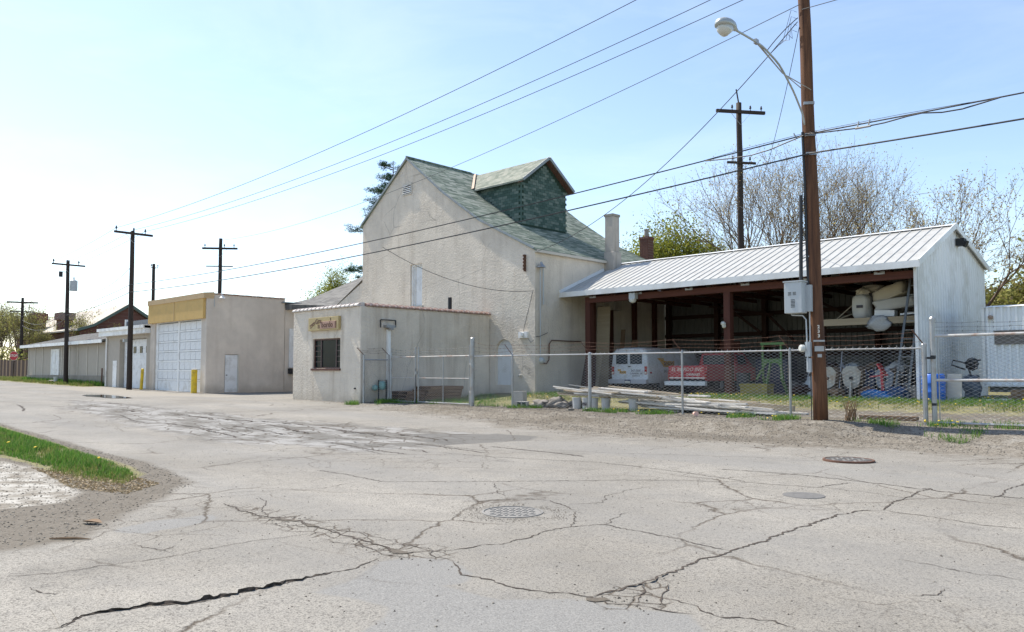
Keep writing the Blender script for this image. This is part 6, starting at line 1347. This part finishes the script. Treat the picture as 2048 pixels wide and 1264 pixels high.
# service drops
sp = Vector((-26.0, 18.5, 6.05))
wirething('service_drop', [sag((-24.9, 18.42, 6.14), (-23.05, 25.24, 4.78), 0.55, 24)], 0.011, M['wire'], 'sagging service wire from the cable to the barn corner')
wirething('service_drop', [sag((-8.1, 18.7, 10.0), (-22.95, 25.4, 6.55), 0.9, 30), sag((-8.09, 18.7, 10.1), (-9.0, 18.9, 9.6), -0.05, 8)], 0.012, M['wire'], 'twisted service wire from the pole top to the barn eave')
wirething('service_drop', [sag((-8.1, 18.8, 9.9), (-20.8, 39.9, 10.5), 1.6, 24)], 0.009, M['wire'], 'service wire from the near pole back to the tall dark pole')
wirething('service_drop', [sag((-50.5, 18.3, 7.9), (-65.0, 18.8, 7.3), 0.9, 20)], 0.014, M['wire'], 'loose looping cable between the two left street poles')
wirething('service_drop', [sag((-65.2, 19.0, 5.9), (-100.3, 24.5, 7.0), 0.8, 20), sag((-65.2, 19.0, 5.4), (-100.3, 24.5, 6.4), 0.8, 20)], 0.02, M['wire'], 'pair of cables running on to the farthest pole')
b = MB(); rj = random.Random(3)
for q in range(4):
    o_ = Vector((-8.12, 18.72, 9.75+.17*q)); a_ = along(sag((-8.1, 18.7, 10.0), (-22.95, 25.4, 6.55), 0.9, 30), .4+.25*q)
    b.tube([o_, o_+Vector((-.12, -.06, .08)), (o_+a_)/2+Vector((0, 0, -.12-.1*rj.random())), a_], 0.006, 5)
b.build('jumper_wires', M['wire'], np_)

# ------------------------------------------------------------------ bollards, stop sign, yard clutter
def bollard(x, y, r, h, lean, label):
    z = gzf(x, y); o = thing('bollard', (x, y, z), label, 'bollard', 'yellow bollards by the garage'); b = MB()
    b.tube([(x, y, z-.05), (x+lean, y, z+h)], r, 16); b.build('pipe', M['yellow'], o)
    MB().lathe((x+lean, y, z+h), [(r, -.005), (r*.95, .02), (r*.5, .05), (r*.1, .06)], 14).build('cap', M['yellow'] if r < .15 else M['concrete'], o)
bollard(-42.85, 18.9, 0.16, 1.30, 0.01, 'thick yellow bollard at the right jamb of the big garage door')
bollard(-50.0, 18.75, 0.09, 1.25, 0.15, 'thin leaning yellow bollard between the two garage doors')
ss = thing('stop_sign', (-85.6, 20.3, gzf(-85.6, 20.3)), 'red octagonal stop sign on a dark post at far left', 'stop sign')
zg = gzf(-85.6, 20.3); MB().bar((-85.6, 20.3, zg-.1), (-85.3, 20.3, zg+2.35), 0.08).build('post', M['pole_dark'], ss)
dS = Vector((-85.3, 20.3, 0)).normalized(); rS = Vector((0.78, 0.62, 0)).normalized(); nS = rS.cross(Vector((0, 0, 1)))
c = Vector((-85.3, 20.3, zg+2.2)) + nS*0.07
for sc_, m_, nm, dd_ in ((0.46, M['letter_white'], 'rim', 0.0), (0.43, M['red_sign'], 'plate', 0.012)):
    b = MB(); P = [c + nS*dd_ + rS*(sc_*math.cos(R(22.5+45*k))) + Vector((0, 0, sc_*math.sin(R(22.5+45*k)))) for k in range(8)]; b.prism(P, nS*0.01); b.build(nm, m_, ss)
text_obj('STOP', 0.30, M['letter_white'], ss, facing(c+nS*.03, rS, (0, 0, 1)), bold=0.01)
bx = thing('wooden_fence', (-100, 22.8, 0.6), 'dark weathered board fence behind the stop sign', 'fence')
for k in range(44):
    x, y = -88.5-k*0.6, 22.4+k*0.03; z = gzf(x, y); h = 1.75+.12*random.Random(k).random(); MB().obox((x, y, z+h/2), (0.56, 0.05, h), (0, R(random.Random(k+3).uniform(-2,2)), R(-3))).build('board', M['dark_timber'] if k % 3 else M['brown_board'], bx)
# gas meter
gm = thing('gas_meter', (-25.7, 18.95, 0), 'teal gas meter on black pipes against the office wall', 'gas meter')
MB().lathe((-25.62, 18.98, 0.66), [(0.10, -.16), (0.14, -.12), (0.15, 0), (0.14, .14), (0.10, .18)], 14).build('body', M['gas_teal'], gm, smooth=True)
lumpy('regulator', (-25.68, 18.68, 0.58), (0.24, 0.22, 0.24), M['gas_teal'], 5, 2.2, 0.1, n=8, parent=gm)
b = MB(); b.tube([(-25.66, 18.84, -.05), (-25.66, 18.84, 0.88), (-25.66, 19.22, 0.88), (-25.66, 19.22, -.05)], 0.028, 6); b.tube([(-25.66, 18.66, .58), (-25.66, 18.98, .60)], 0.03, 6); b.build('pipework', M['black'], gm)
# pallets
def pallet(name, x, y, z, rz, tilt, label, sx=1.0, sy=1.2):
    o = thing(name, (x, y, z), label, 'pallet', 'pallets beside the office wall', rz); o.rotation_euler = (tilt[0], tilt[1], rz)
    for k in range(7):
        s = MB().obox((0, -sy/2+.05+k*(sy-.1)/6, 0.125), (sx, 0.1, 0.02)).build('deck_board', M['pallet'], o, local=True)
    for k in range(3): MB().obox((-sx/2+.03+k*(sx-.06)/2, 0, 0.065), (0.04, sy, 0.1)).build('stringer', M['pallet'], o, local=True)
    for k in range(3): MB().obox((0, -sy/2+.06+k*(sy-.12)/2, 0.008), (sx, 0.1, 0.015)).build('bottom_board', M['pallet'], o, local=True)
names = ['bottom', 'second', 'third', 'top']
for k in range(3): pallet('wooden_pallet', -25.25, 19.98+.02*k, 0.02+.137*k, 0.05*k, (0, 0), '%s pallet of the small stack behind the narrow gate leaf' % names[k if k < 2 else 3], 1.0, 0.95)
for k in range(4): pallet('wooden_pallet', -25.2+.03*k, 21.45+(.12 if k == 3 else .03*k), 0.07+.137*k, 0.04*k-.05, (0, 0), '%s pallet of the large stack behind the wide gate leaf' % names[k], 1.05, 1.9)
# blocks, rubble and buckets by the fence
cb_ = thing('concrete_block', (-18.95, 20.0, gzf(-18.95, 20)), 'upright grey concrete block with a hollow top by the fence', 'concrete block')
z = gzf(-18.95, 20); w = MB().obox((-18.95, 20.0, z+.27), (0.42, 0.42, 0.54), (0, 0, 0.4)).build('shell', M['concrete'], cb_, bevel=0.01); MB().obox((-18.95, 20.0, z+.545), (0.3, 0.3, 0.014), (0, 0, 0.4)).build('hollow', M['black'], cb_)  # black plate paints the shade inside the block's open top
hb = thing('hollow_block', (-18.55, 19.75, gzf(-18.55, 19.75)), 'low hollow concrete block lying on its side before the upright one', 'concrete block'); z = gzf(-18.55, 19.75)
MB().obox((-18.55, 19.75, z+.1), (0.4, 0.2, 0.2), (0, 0, 0.3)).build('shell', M['concrete'], hb, bevel=0.008)
for s_ in (-.1, .09): MB().obox((-18.55+s_*.95+.03, 19.75+s_*.3-.098, z+.1), (0.13, 0.012, 0.13), (0, 0, 0.3)).build('core_shade', M['black'], hb)  # black plates on the side paint the shade inside the cores
for k, (x, y, sx, sy, sz, lab) in enumerate(((-17.9, 20.0, .75, .5, .30, 'large flat broken rock nearest the concrete blocks'), (-17.4, 20.25, .6, .5, .42, 'tall rough rock in the middle of the rubble'), (-17.0, 20.05, .55, .45, .26, 'low rock right of the tall one in the rubble'), (-16.75, 20.5, .5, .4, .34, 'rock just left of the white buckets'), (-15.9, 19.15, .18, .14, .10, 'small reddish stone before the buckets'), (-15.2, 19.1, .22, .16, .11, 'small tan stone by the thick fence post'))):
    o = lumpy('rubble_rock', (x, y, gzf(x, y)+sz*.35), (sx, sy, sz), M['stone'], 60+k, 2.3, 0.5, n=9, rot=k); top(o, lab, 'rock', 'rubble by the fence')
for k, (x, y, lab) in enumerate(((-16.42, 20.1, 'white bucket nearest the rubble under the board pile'), (-16.05, 20.15, 'second white bucket from the rubble, with a dark print'), (-15.72, 20.1, 'third white bucket from the rubble'), (-15.3, 20.2, 'white bucket behind the thick fence post'), (-14.3, 20.3, 'white bucket right of the thick fence post'))):
    z = gzf(x, y); o = thing('plastic_bucket', (x, y, z), lab, 'bucket', 'buckets under the board pile')
    MB().lathe((x, y, z), [(0.13, 0), (0.135, 0.01), (0.15, 0.34), (0.16, 0.34), (0.16, 0.37), (0.14, 0.375), (0.13, 0.365)], 18).build('body', M['bucket'], o, smooth=False)
    if k == 1: MB().obox((x+.03, y-.147, z+.17), (0.16, 0.02, 0.10)).build('print', M['letter_dark'], o)
# the board pile
rb = random.Random(11)
for k in range(76):
    left = k % 3 == 0
    if left: x = rb.uniform(-16.3, -14.2); y = rb.uniform(20.05, 21.0); h0 = 0.42 + 0.22*rb.random(); L = rb.uniform(1.8, 3.4)
    else: x = rb.uniform(-14.0, -10.6); y = rb.uniform(20.2, 21.6); u = (x+14)/3.4; h0 = (0.06 + 0.42*rb.random())*(1-.45*u); L = rb.uniform(2.0, 4.0)*(1-.25*u)
    wv = rb.choice((0.10, 0.15, 0.20)); a = R(rb.gauss(-3, 7)); tilt = R(rb.gauss(2.2, 1.6))
    o = MB().obox((x, y, gzf(x, y)+h0), (L, wv, 0.045), (R(rb.uniform(-14, 4)), tilt, a)).build('scrap_board', M['grey_board'] if k % 6 else M['pale_timber'])
    top(o, 'weathered pale board in the heap of scrap boards behind the fence', 'board', 'scrap boards heaped behind the fence')
for k, (x0, y0, x1, y1, z0, z1, lab) in enumerate(((-18.0, 21.6, -14.3, 21.0, .72, .46, 'long thin metal strip sticking out at the left end of the board heap'), (-17.6, 21.7, -13.8, 21.2, .66, .42, 'second thin metal strip just under the longest one'), (-13.2, 20.4, -9.0, 20.2, .12, .06, 'long metal angle lying at the right foot of the board heap'))):
    o = MB().bar((x0, y0, gzf(x0, y0)+z0), (x1, y1, gzf(x1, y1)+z1), 0.07, 0.02).build('metal_strip', M['galv']); top(o, lab, 'metal strip')
o = MB().bar((-13.2, 21.9, gzf(-13, 21.9)+.32), (-10.7, 21.5, gzf(-10.7, 21.5)+.30), 0.14, 0.04).build('plank', M['pale_timber']); top(o, 'tan plank lying level on top of the right board heap', 'plank')
o = MB().bar((-12.3, 20.7, gzf(-12.3, 20.7)+.34), (-9.2, 20.55, gzf(-9.2, 20.5)+.22), 0.09, 0.16).build('beam', M['pale_timber']); top(o, 'thick pale beam at the front of the right board heap', 'beam')
o = MB().bar((-7.6, 20.9, gzf(-7.6, 20.9)+.05), (-6.2, 20.9, gzf(-6.2, 20.9)+.06), 0.14, 0.1).build('rotten_beam', M['brown_board']); top(o, 'dark rotten beam on the dirt right of the pole', 'beam')
o = MB().lathe((-11.45, 19.15, gzf(-11.45, 19.15)+.07), [(0.045, 0), (0.065, 0.16), (0.07, 0.17), (0.06, 0.165)], 14, (0.8, -0.6, 0)).build('plastic_cup', M['pink']); top(o, 'pink plastic cup lying on the gravel under the fence', 'cup')
st = thing('weed_stump', (-7.3, 19.45, gzf(-7.3, 19.45)), 'dead grey weed stalks tangled at the fence beside the pole', 'dead weeds'); b = MB(); r = random.Random(5)
for k in range(26):
    p = Vector((-7.3+r.uniform(-.12, .12), 19.45+r.uniform(-.05, .08), gzf(-7.3, 19.45))); q = [p]
    for i in range(4): q.append(q[-1]+Vector((r.uniform(-.06, .06), r.uniform(-.04, .04), r.uniform(.08, .17))))
    b.tube(q, [.012, .010, .008, .006, .003], 4)
b.build('stalks', M['brown_board'], st)
z = gzf(-68.5, 19.0)
top(MB().lathe((-68.5, 19.0, z), [(0.2, 0), (0.36, 0.05), (0.36, 0.2), (0.2, 0.25)], 16).build('old_tyre', M['black']), 'old black tyre lying on the grass by the long low shed', 'tyre')
top(MB().lathe((-67.9, 19.05, z), [(0.16, 0), (0.2, 0.5), (0.18, 0.5)], 14).build('metal_pail', M['grey_box']), 'dark pail beside the old tyre at the long low shed', 'pail')

# ------------------------------------------------------------------ trees
def tubes_np(segs, nmax=5):
    """segs: list of (p0, p1, r0, r1) -> verts, faces of 4-sided tapered tubes"""
    P0 = np.array([s[0] for s in segs]); P1 = np.array([s[1] for s in segs]); r0 = np.array([s[2] for s in segs]); r1 = np.array([s[3] for s in segs])
    D = P1-P0; D /= np.linalg.norm(D, axis=1, keepdims=True)+1e-9
    A = np.where(np.abs(D[:, 2:3]) < .9, np.array([[0, 0, 1.]]), np.array([[1., 0, 0]])); U = np.cross(D, A); U /= np.linalg.norm(U, axis=1, keepdims=True); V = np.cross(D, U)
    vs = []
    for P, r in ((P0, r0), (P1, r1)):
        for k in range(4):
            a = math.pi/2*k; vs.append(P + U*(r*math.cos(a))[:, None] + V*(r*math.sin(a))[:, None])
    v = np.stack(vs, axis=1); f = np.array([(0,1,5,4), (1,2,6,5), (2,3,7,6), (3,0,4,7)])
    return v.reshape(-1, 3), (f[None]+8*np.arange(len(segs))[:, None, None]).reshape(-1, 4)
def cards(P, size, rng, flat=0.0, aspect=0.6):
    n = len(P); d = rng.normal(size=(n, 3)); d[:, 2] *= (1-flat); d /= np.linalg.norm(d, axis=1, keepdims=True); e = rng.normal(size=(n, 3)); e -= d*(d*e).sum(1, keepdims=True); e /= np.linalg.norm(e, axis=1, keepdims=True)
    s = rng.uniform(0.55, 1.3, (n, 1))*size; a = d*s; b = e*s*aspect
    v = np.stack([P-a*.5, P-b*.5+a*.05, P+a*.5, P+b*.5+a*.05], axis=1); return v.reshape(-1, 3), np.arange(4*n).reshape(-1, 4)
def grow(seed, h, trunk_r, levels=5, nb=(3, 4), spread=0.75, up=0.25, first=0.28, ratio=0.68, multi=1):
    r = random.Random(seed); segs = []; tips = []
    def rec(p, d, L, rad, lev):
        n = 3 if lev < 3 else 2; q = p
        for i in range(n):
            d = (d + Vector((r.uniform(-.16, .16), r.uniform(-.16, .16), r.uniform(-.05, .14)*(1 if lev else .3)))).normalized()
            q2 = q + d*(L/n); ra = rad*(1-.35*i/n); rb = rad*(1-.35*(i+1)/n); segs.append((tuple(q), tuple(q2), ra, rb)); q = q2
            if lev >= 1 and lev < levels and i < n-1 and r.random() < .7: branch(q, d, L, rb, lev, 1)
            if lev >= levels-1: tips.append(tuple(q))
        if lev < levels: branch(q, d, L, rad*.65, lev, r.randint(*nb))
    def branch(q, d, L, rad, lev, k):
        az = r.uniform(0, 6.28)
        for i in range(k):
            a = az + 6.28*i/k + r.uniform(-.5, .5); u, v = frame(d); s = spread*r.uniform(.6, 1.25)
            nd = (d + (u*math.cos(a)+v*math.sin(a))*s + Vector((0, 0, up))).normalized()
            rec(q, nd, L*ratio*r.uniform(.75, 1.15), max(rad*r.uniform(.55, .8), 0.008), lev+1)
    for m in range(multi):
        d0 = Vector((r.uniform(-.25, .25), r.uniform(-.25, .25), 1)) if multi > 1 else Vector((r.uniform(-.05, .05), r.uniform(-.05, .05), 1))
        rec(Vector((r.uniform(-.2, .2)*(multi > 1), r.uniform(-.2, .2)*(multi > 1), -0.1)), d0.normalized(), h*first, trunk_r, 0)
    zm = max(s[1][2] for s in segs); k = h/zm
    segs = [(tuple(c*k for c in a), tuple(c*k for c in b), ra, rb) for a, b, ra, rb in segs]; tips = [tuple(c*k for c in t) for t in tips]
    return segs, tips
def tree(name, loc, label, seed, h, tr, bark, leafm, leaf_size, per_tip, jit, group, **kw):
    segs, tips = grow(seed, h, tr, **kw); o = thing(name, loc, label, 'tree', group)
    v, f = tubes_np(segs); npmesh('trunk', v, f, bark, o)
    rng = np.random.RandomState(seed); T = np.array(tips); P = np.repeat(T, per_tip, axis=0) + rng.normal(size=(len(T)*per_tip, 3))*jit
    v, f = cards(P, leaf_size, rng); npmesh('crown', v, f, leafm, o); return o
GR = 'budding trees behind the shed'
ta_ = tree('budding_tree', (-22.6, 46, .28), 'wide bare budding tree left of the tall dark pole', 3, 15.2, 0.22, M['bark_pale'], M['bud'], 0.095, 3, 0.3, GR, levels=5, nb=(2, 3), spread=.62, up=.22, first=.22, ratio=.74, multi=2)
tb_ = tree('budding_tree', (-17.4, 46, .28), 'tall bare budding tree just right of the near utility pole', 8, 13.9, 0.22, M['bark'], M['bud'], 0.09, 2, 0.22, GR, levels=5, nb=(2, 3), spread=.55, up=.28, first=.22, ratio=.74, multi=2)
tc2 = tree('budding_tree', (-13.7, 45, .28), 'lower budding tree over the middle of the shed ridge', 14, 10.6, 0.18, M['bark'], M['bud'], 0.11, 2, 0.2, GR, levels=5, nb=(2, 3), spread=.7, up=.15, first=.24, ratio=.72, multi=2)
copy_thing(ta_, (-27.2, 49, .28), 2.1, 'bare budding tree behind the brick chimney and the yellow green tree', GR, (.8, .8, .76))
copy_thing(ta_, (-20.0, 48, .28), 1.2, 'bare budding tree directly behind the tall dark pole', GR, (.85, .85, 1.02))
copy_thing(tc2, (-10.6, 42.5, .28), 3.6, 'budding tree rising behind the shed gable peak', GR, (.92, .92, 1.0))
copy_thing(tc2, (-17.0, 43, .28), 5.0, 'small budding tree low behind the shed ridge', GR, (.75, .75, .78))
copy_thing(ta_, (-8.6, 52, .28), 0.9, 'thin budding tree at the right edge above the trailer', GR, (.4, .4, .62))
copy_thing(ta_, (-6.2, 52, .28), 2.2, 'yellowish budding tree at the far right beyond the trailer', GR, (.45, .45, .56))
tree('spring_tree', (-27.0, 43.5, .28), 'yellow green leafing tree behind the left end of the shed', 21, 10.6, 0.2, M['bark'], M['spring'], 0.17, 16, 0.65, None, levels=5, nb=(3, 3), spread=.7, up=.3, first=.25, ratio=.7)
hg = [tree('leafy_shrub', (-6.5, 47, .28), 'olive green shrub mass right of the shed gable', 31, 6.0, 0.12, M['bark'], M['olive_leaf'], 0.2, 7, 0.4, 'shrubs behind the trailer', levels=5, nb=(3, 3), spread=.85, up=.25, first=.18, ratio=.72, multi=3)]
for k, (x, y, s, lab) in enumerate(((-5.2, 45, 1.25, 'olive green shrub behind the trailer'), (-9.8, 48, .9, 'olive shrub hidden mostly by the shed gable'), (-0.5, 48, 1.1, 'olive shrub at the extreme right behind the trailer'))): copy_thing(hg[0], (x, y, .28), 1.3*k+.7, lab, 'shrubs behind the trailer', s)
tree('leafing_tree', (-73.0, 48, .3), 'small pale green leafing tree left of the barn', 41, 13.4, 0.2, M['bark_pale'], M['spring'], 0.17, 5, 0.35, None, levels=5, nb=(2, 3), spread=.5, up=.35, first=.22, ratio=.72, multi=3)
# pine behind the barn
pine = thing('pine_tree', (-60.6, 46, .3), 'dark green pine showing past the left edge of the barn roof', 'tree'); r = random.Random(6); segs = [((0, 0, -.1), (0.1, 0, 12), .32, .2), ((0.1, 0, 12), (0, 0, 21.5), .2, .04)]; P = []
rng = np.random.RandomState(6)
for k in range(80):
    z = 4 + 17*k/80; L = (1-z/23.5)*8.0*r.uniform(.5, 1.15)+.4; a = r.uniform(0, 6.28); d = Vector((math.cos(a), math.sin(a), r.uniform(-.05, .25))); p0 = Vector((0.05, 0, z)); p1 = p0+d*L
    segs.append((tuple(p0), tuple(p1), .05, .012))
    for i in range(int(L*9)):
        f_r = r.uniform(.3, 1.05); c = p0+d*L*f_r + Vector((r.gauss(0, .3), r.gauss(0, .3), r.gauss(.1, .14))); segs.append((tuple(p0+d*L*f_r*.95), tuple(c), .012, .006))
        for q in range(30): P.append((c.x+r.gauss(0, .15), c.y+r.gauss(0, .15), c.z+r.gauss(0, .09)))
v, f = tubes_np(segs); npmesh('trunk', v, f, M['bark'], pine); v, f = cards(np.array(P), 0.26, rng, 0.2, 0.16); npmesh('crown', v, f, M['needle'], pine)
# thicket at the far left
th0 = tree('thicket_tree', (-96, 30, .5), 'slender olive tree of the left thicket nearest the long low shed', 51, 8.0, 0.12, M['bark_pale'], M['olive_leaf'], 0.15, 1, 0.3, 'trees of the far left thicket', levels=5, nb=(2, 3), spread=.5, up=.4, first=.2, ratio=.74, multi=3)
spots = [(-104, 31, 1.0), (-99, 35, 1.1), (-108, 27, 1.15), (-113, 32, 1.0), (-118, 26, 1.2), (-110, 22.5, .95), (-122, 33, 1.25), (-103, 27.5, .8), (-92, 31.5, .75), (-88, 33, .7), (-127, 24, 1.3), (-131, 30, 1.35), (-115, 38, 1.2), (-84, 32, .65)]
for k, (x, y, s) in enumerate(spots): copy_thing(th0, (x, y, gzf(x, y)), 1.1*k, 'slender olive tree deep in the far left thicket', 'trees of the far left thicket', s)
rng = np.random.RandomState(3); n = 22000; P = np.column_stack([rng.uniform(-150, -86, n), rng.uniform(20.5, 42, n), rng.uniform(0, 1, n)**2.2*3.4]); P[:, 1] = np.where(P[:, 0] > -95, np.maximum(P[:, 1], 27.5), np.maximum(P[:, 1], 24.0)); P = P[(np.sin(P[:, 0]*.7)+np.sin(P[:, 1]*1.1+P[:, 0]*.3)+rng.normal(0, .5, n)) > -0.3]; P[:, 2] += gz(P[:, 0], P[:, 1])
v, f = cards(P, 0.30, rng, 0.3); tag(npmesh('undergrowth', v, f, M['olive_leaf']), kind='stuff')
n = 15000; P = np.column_stack([rng.uniform(-40, 30, n), rng.uniform(52, 60, n), rng.uniform(0, 1, n)**1.6*4.6+.2]); v, f = cards(P, 0.45, rng, 0.3); tag(npmesh('far_hedge', v, f, M['olive_leaf']), kind='stuff')
n = 9000; P = np.column_stack([rng.uniform(-8, 8, n), rng.uniform(40, 44, n), rng.uniform(0, 1, n)**1.3*3.6+.2]); v, f = cards(P, 0.34, rng, 0.3); tag(npmesh('trailer_hedge', v, f, M['olive_leaf']), kind='stuff')
# shrub stub by the barn left
# ------------------------------------------------------------------ grass and weeds
def blades(name, pts, hmin, hmax, w, mat, seed, bend=0.45, edge=None):
    rng = np.random.RandomState(seed); n = len(pts); P = np.asarray(pts, float); h = rng.uniform(hmin, hmax, n)*(1 if edge is None else np.clip(.25+sdist(P[:, 0], P[:, 1], edge)/.45, .25, 1)); a = rng.uniform(0, 6.28, n); d = np.stack([np.cos(a), np.sin(a), np.zeros(n)], 1); s = np.stack([-np.sin(a), np.cos(a), np.zeros(n)], 1)
    b = rng.uniform(.1, bend, n)[:, None]*h[:, None]; ww = (w*rng.uniform(.6, 1.3, n))[:, None]
    z = np.array([[0, 0, 1.]]); m = P + d*b*.35 + z*(h*.6)[:, None]; t_ = P + d*b + z*h[:, None]
    v = np.stack([P-s*ww, P+s*ww, m+s*ww*.7, m-s*ww*.7, t_], 1).reshape(-1, 3); k = 5*np.arange(n)[:, None]
    F = np.concatenate([k+np.array([[0, 1, 2]]), k+np.array([[0, 2, 3]]), k+np.array([[3, 2, 4]])]); return tag(npmesh(name, v, F, mat), kind='stuff')
def clump(poly, n, seed, thr=0.1):
    p = scatter(poly, n*4, seed); keep = np.array([mnoise.noise(Vector((x*1.3, y*1.3, seed))) + .5*mnoise.noise(Vector((x*4, y*4, seed))) for x, y, _ in p]) + np.random.RandomState(seed).normal(0, .10, len(p)) > thr; p = p[keep]; return p[:n] if thr < 0 else p[:int(len(p)*.3)]
gpoly = [(-25.92,5.24),(-23.18,5.08),(-19.92,4.94),(-16.76,4.78),(-14.29,4.62),(-12.62,4.51),(-11.69,4.33),(-11.45,4.05),(-12.23,3.88),(-13.36,3.81),(-14.48,3.81),(-15.95,3.75),(-17.14,3.59),(-22.53,3.38),(-25.92,3.46)]
blades('roadside_grass', clump(gpoly, 26000, 1, -0.14), 0.05, 0.20, 0.0055, M['grass'], 1, .8, gpoly)
blades('roadside_dry_grass', clump(gpoly, 9000, 31, -.2), 0.04, 0.15, 0.005, M['grass_y'], 31, .9, gpoly)
blades('roadside_weeds', scatter([(-13.05,4.31),(-11.39,4.27),(-11.09,3.96),(-11.87,3.77),(-13.51,3.68)], 1200, 2), 0.03, 0.09, 0.004, M['grass_y'], 2)
lp_ = scatter([(-11.87,4.27),(-10.66,4.28),(-10.29,3.72),(-11.39,3.4),(-13.05,3.57),(-14.08,3.61),(-12.34,3.89)], 2600, 3); lp_[:, 2] += .008
v, f = cards(lp_, 0.045, np.random.RandomState(2), .85, .35); tag(npmesh('dry_litter', v, f, M['straw']), kind='stuff')
yard = [(-22.8,23.2),(-19,22.6),(-13.5,22.9),(-9,23.4),(-3,23.6),(8,23.8),(8,29),(-7.8,29),(-7.8,27),(-22.8,26.7)]
blades('yard_grass', clump(yard, 26000, 4, -.1), 0.04, 0.14, 0.006, M['grass_y'], 4); blades('yard_grass_green', clump([(-15.5,25.2),(-8,25.0),(8,25.6),(8,29),(-7.8,29),(-7.8,27),(-15.5,26.9)], 15000, 5, -.15), 0.07, 0.2, 0.006, M['grass'], 5)
blades('fence_grass', np.concatenate([clump([(-15.3,18.9),(-12.2,18.7),(-12.0,19.5),(-15.3,19.9)], 2600, 6), clump([(-10.6,18.8),(-8.3,18.6),(-8.2,19.8),(-10.4,19.9)], 2600, 7), clump([(-7.2,19.2),(-4.6,18.2),(-4.2,19.3),(-7.0,19.9)], 1800, 8), clump([(-5.6,19.3),(0,19.6),(0,21.0),(-5.6,20.8)], 3000, 9),
    clump([(-18.9,18.9),(-17.6,18.9),(-17.4,19.6),(-18.9,19.6)], 900, 10), clump([(-20.2,18.9),(-19.0,19.1),(-19,19.8),(-20.2,19.6)], 500, 12)]), 0.04, 0.17, 0.007, M['grass'], 6, 1.0)
blades('office_corner_grass', np.concatenate([clump([(-26.3,17.5),(-24.8,17.7),(-23.9,18.6),(-25.2,19.2),(-25.7,18.05),(-26.3,17.95)], 2600, 13), clump([(-25.8,18.3),(-20.8,19.3),(-21.2,22.5),(-25.6,24.5)], 4200, 14), clump([(-23.0,24.3),(-20.5,24),(-20.5,25.2),(-23.2,25.2)], 1200, 15)]), 0.05, 0.20, 0.006, M['grass'], 7, .6)
blades('verge_grass', clump([(-92,18.0),(-58.2,17.9),(-58.2,19.4),(-79,19.4),(-84,21.5),(-92,22)], 16000, 11), 0.08, 0.28, 0.014, M['grass_y'], 8)
blades('shed_foot_weeds', scatter([(-78,19.0),(-58.2,19.0),(-58.2,19.42),(-78,19.42)], 2500, 16), 0.15, 0.45, 0.02, M['grass'], 9)
def dandelions(pts, seed, parent=None):
    b = MB(); r = random.Random(seed)
    for x, y, z in pts:
        h = r.uniform(.06, .15); s = r.uniform(.018, .032); b.lathe((x, y, z+h), [(s*.4, 0), (s, .006), (s*.9, .014), (s*.3, .02)], 7, (r.uniform(-.3, .3), r.uniform(-.5, .1), 1))
    return tag(b.build('dandelions', M['dandelion'], fix=False), kind='stuff')
dp = np.concatenate([scatter([(-15.6,25.6),(-13.6,25.6),(-13.6,26.6),(-15.6,26.6)], 26, 1), scatter(yard, 110, 2), scatter([(-5.6,19.2),(-4.6,18.9),(-4.6,19.5),(-5.6,19.6)], 9, 3), scatter([(-14.2,18.9),(-9,18.8),(-9,19.4),(-14.2,19.5)], 12, 4), scatter([(-7,27),(-3,25),(2,25),(2,28.4),(-7,28.6)], 70, 5), np.array([[-12.81, 4.21, gzf(-12.81, 4.21)+.05], [-15.52, 4.06, gzf(-15.52, 4.06)+.05], [-16.37, 3.85, gzf(-16.37, 3.85)+.05], [-25.2, 18.4, .05]])])
dandelions(dp, 3)
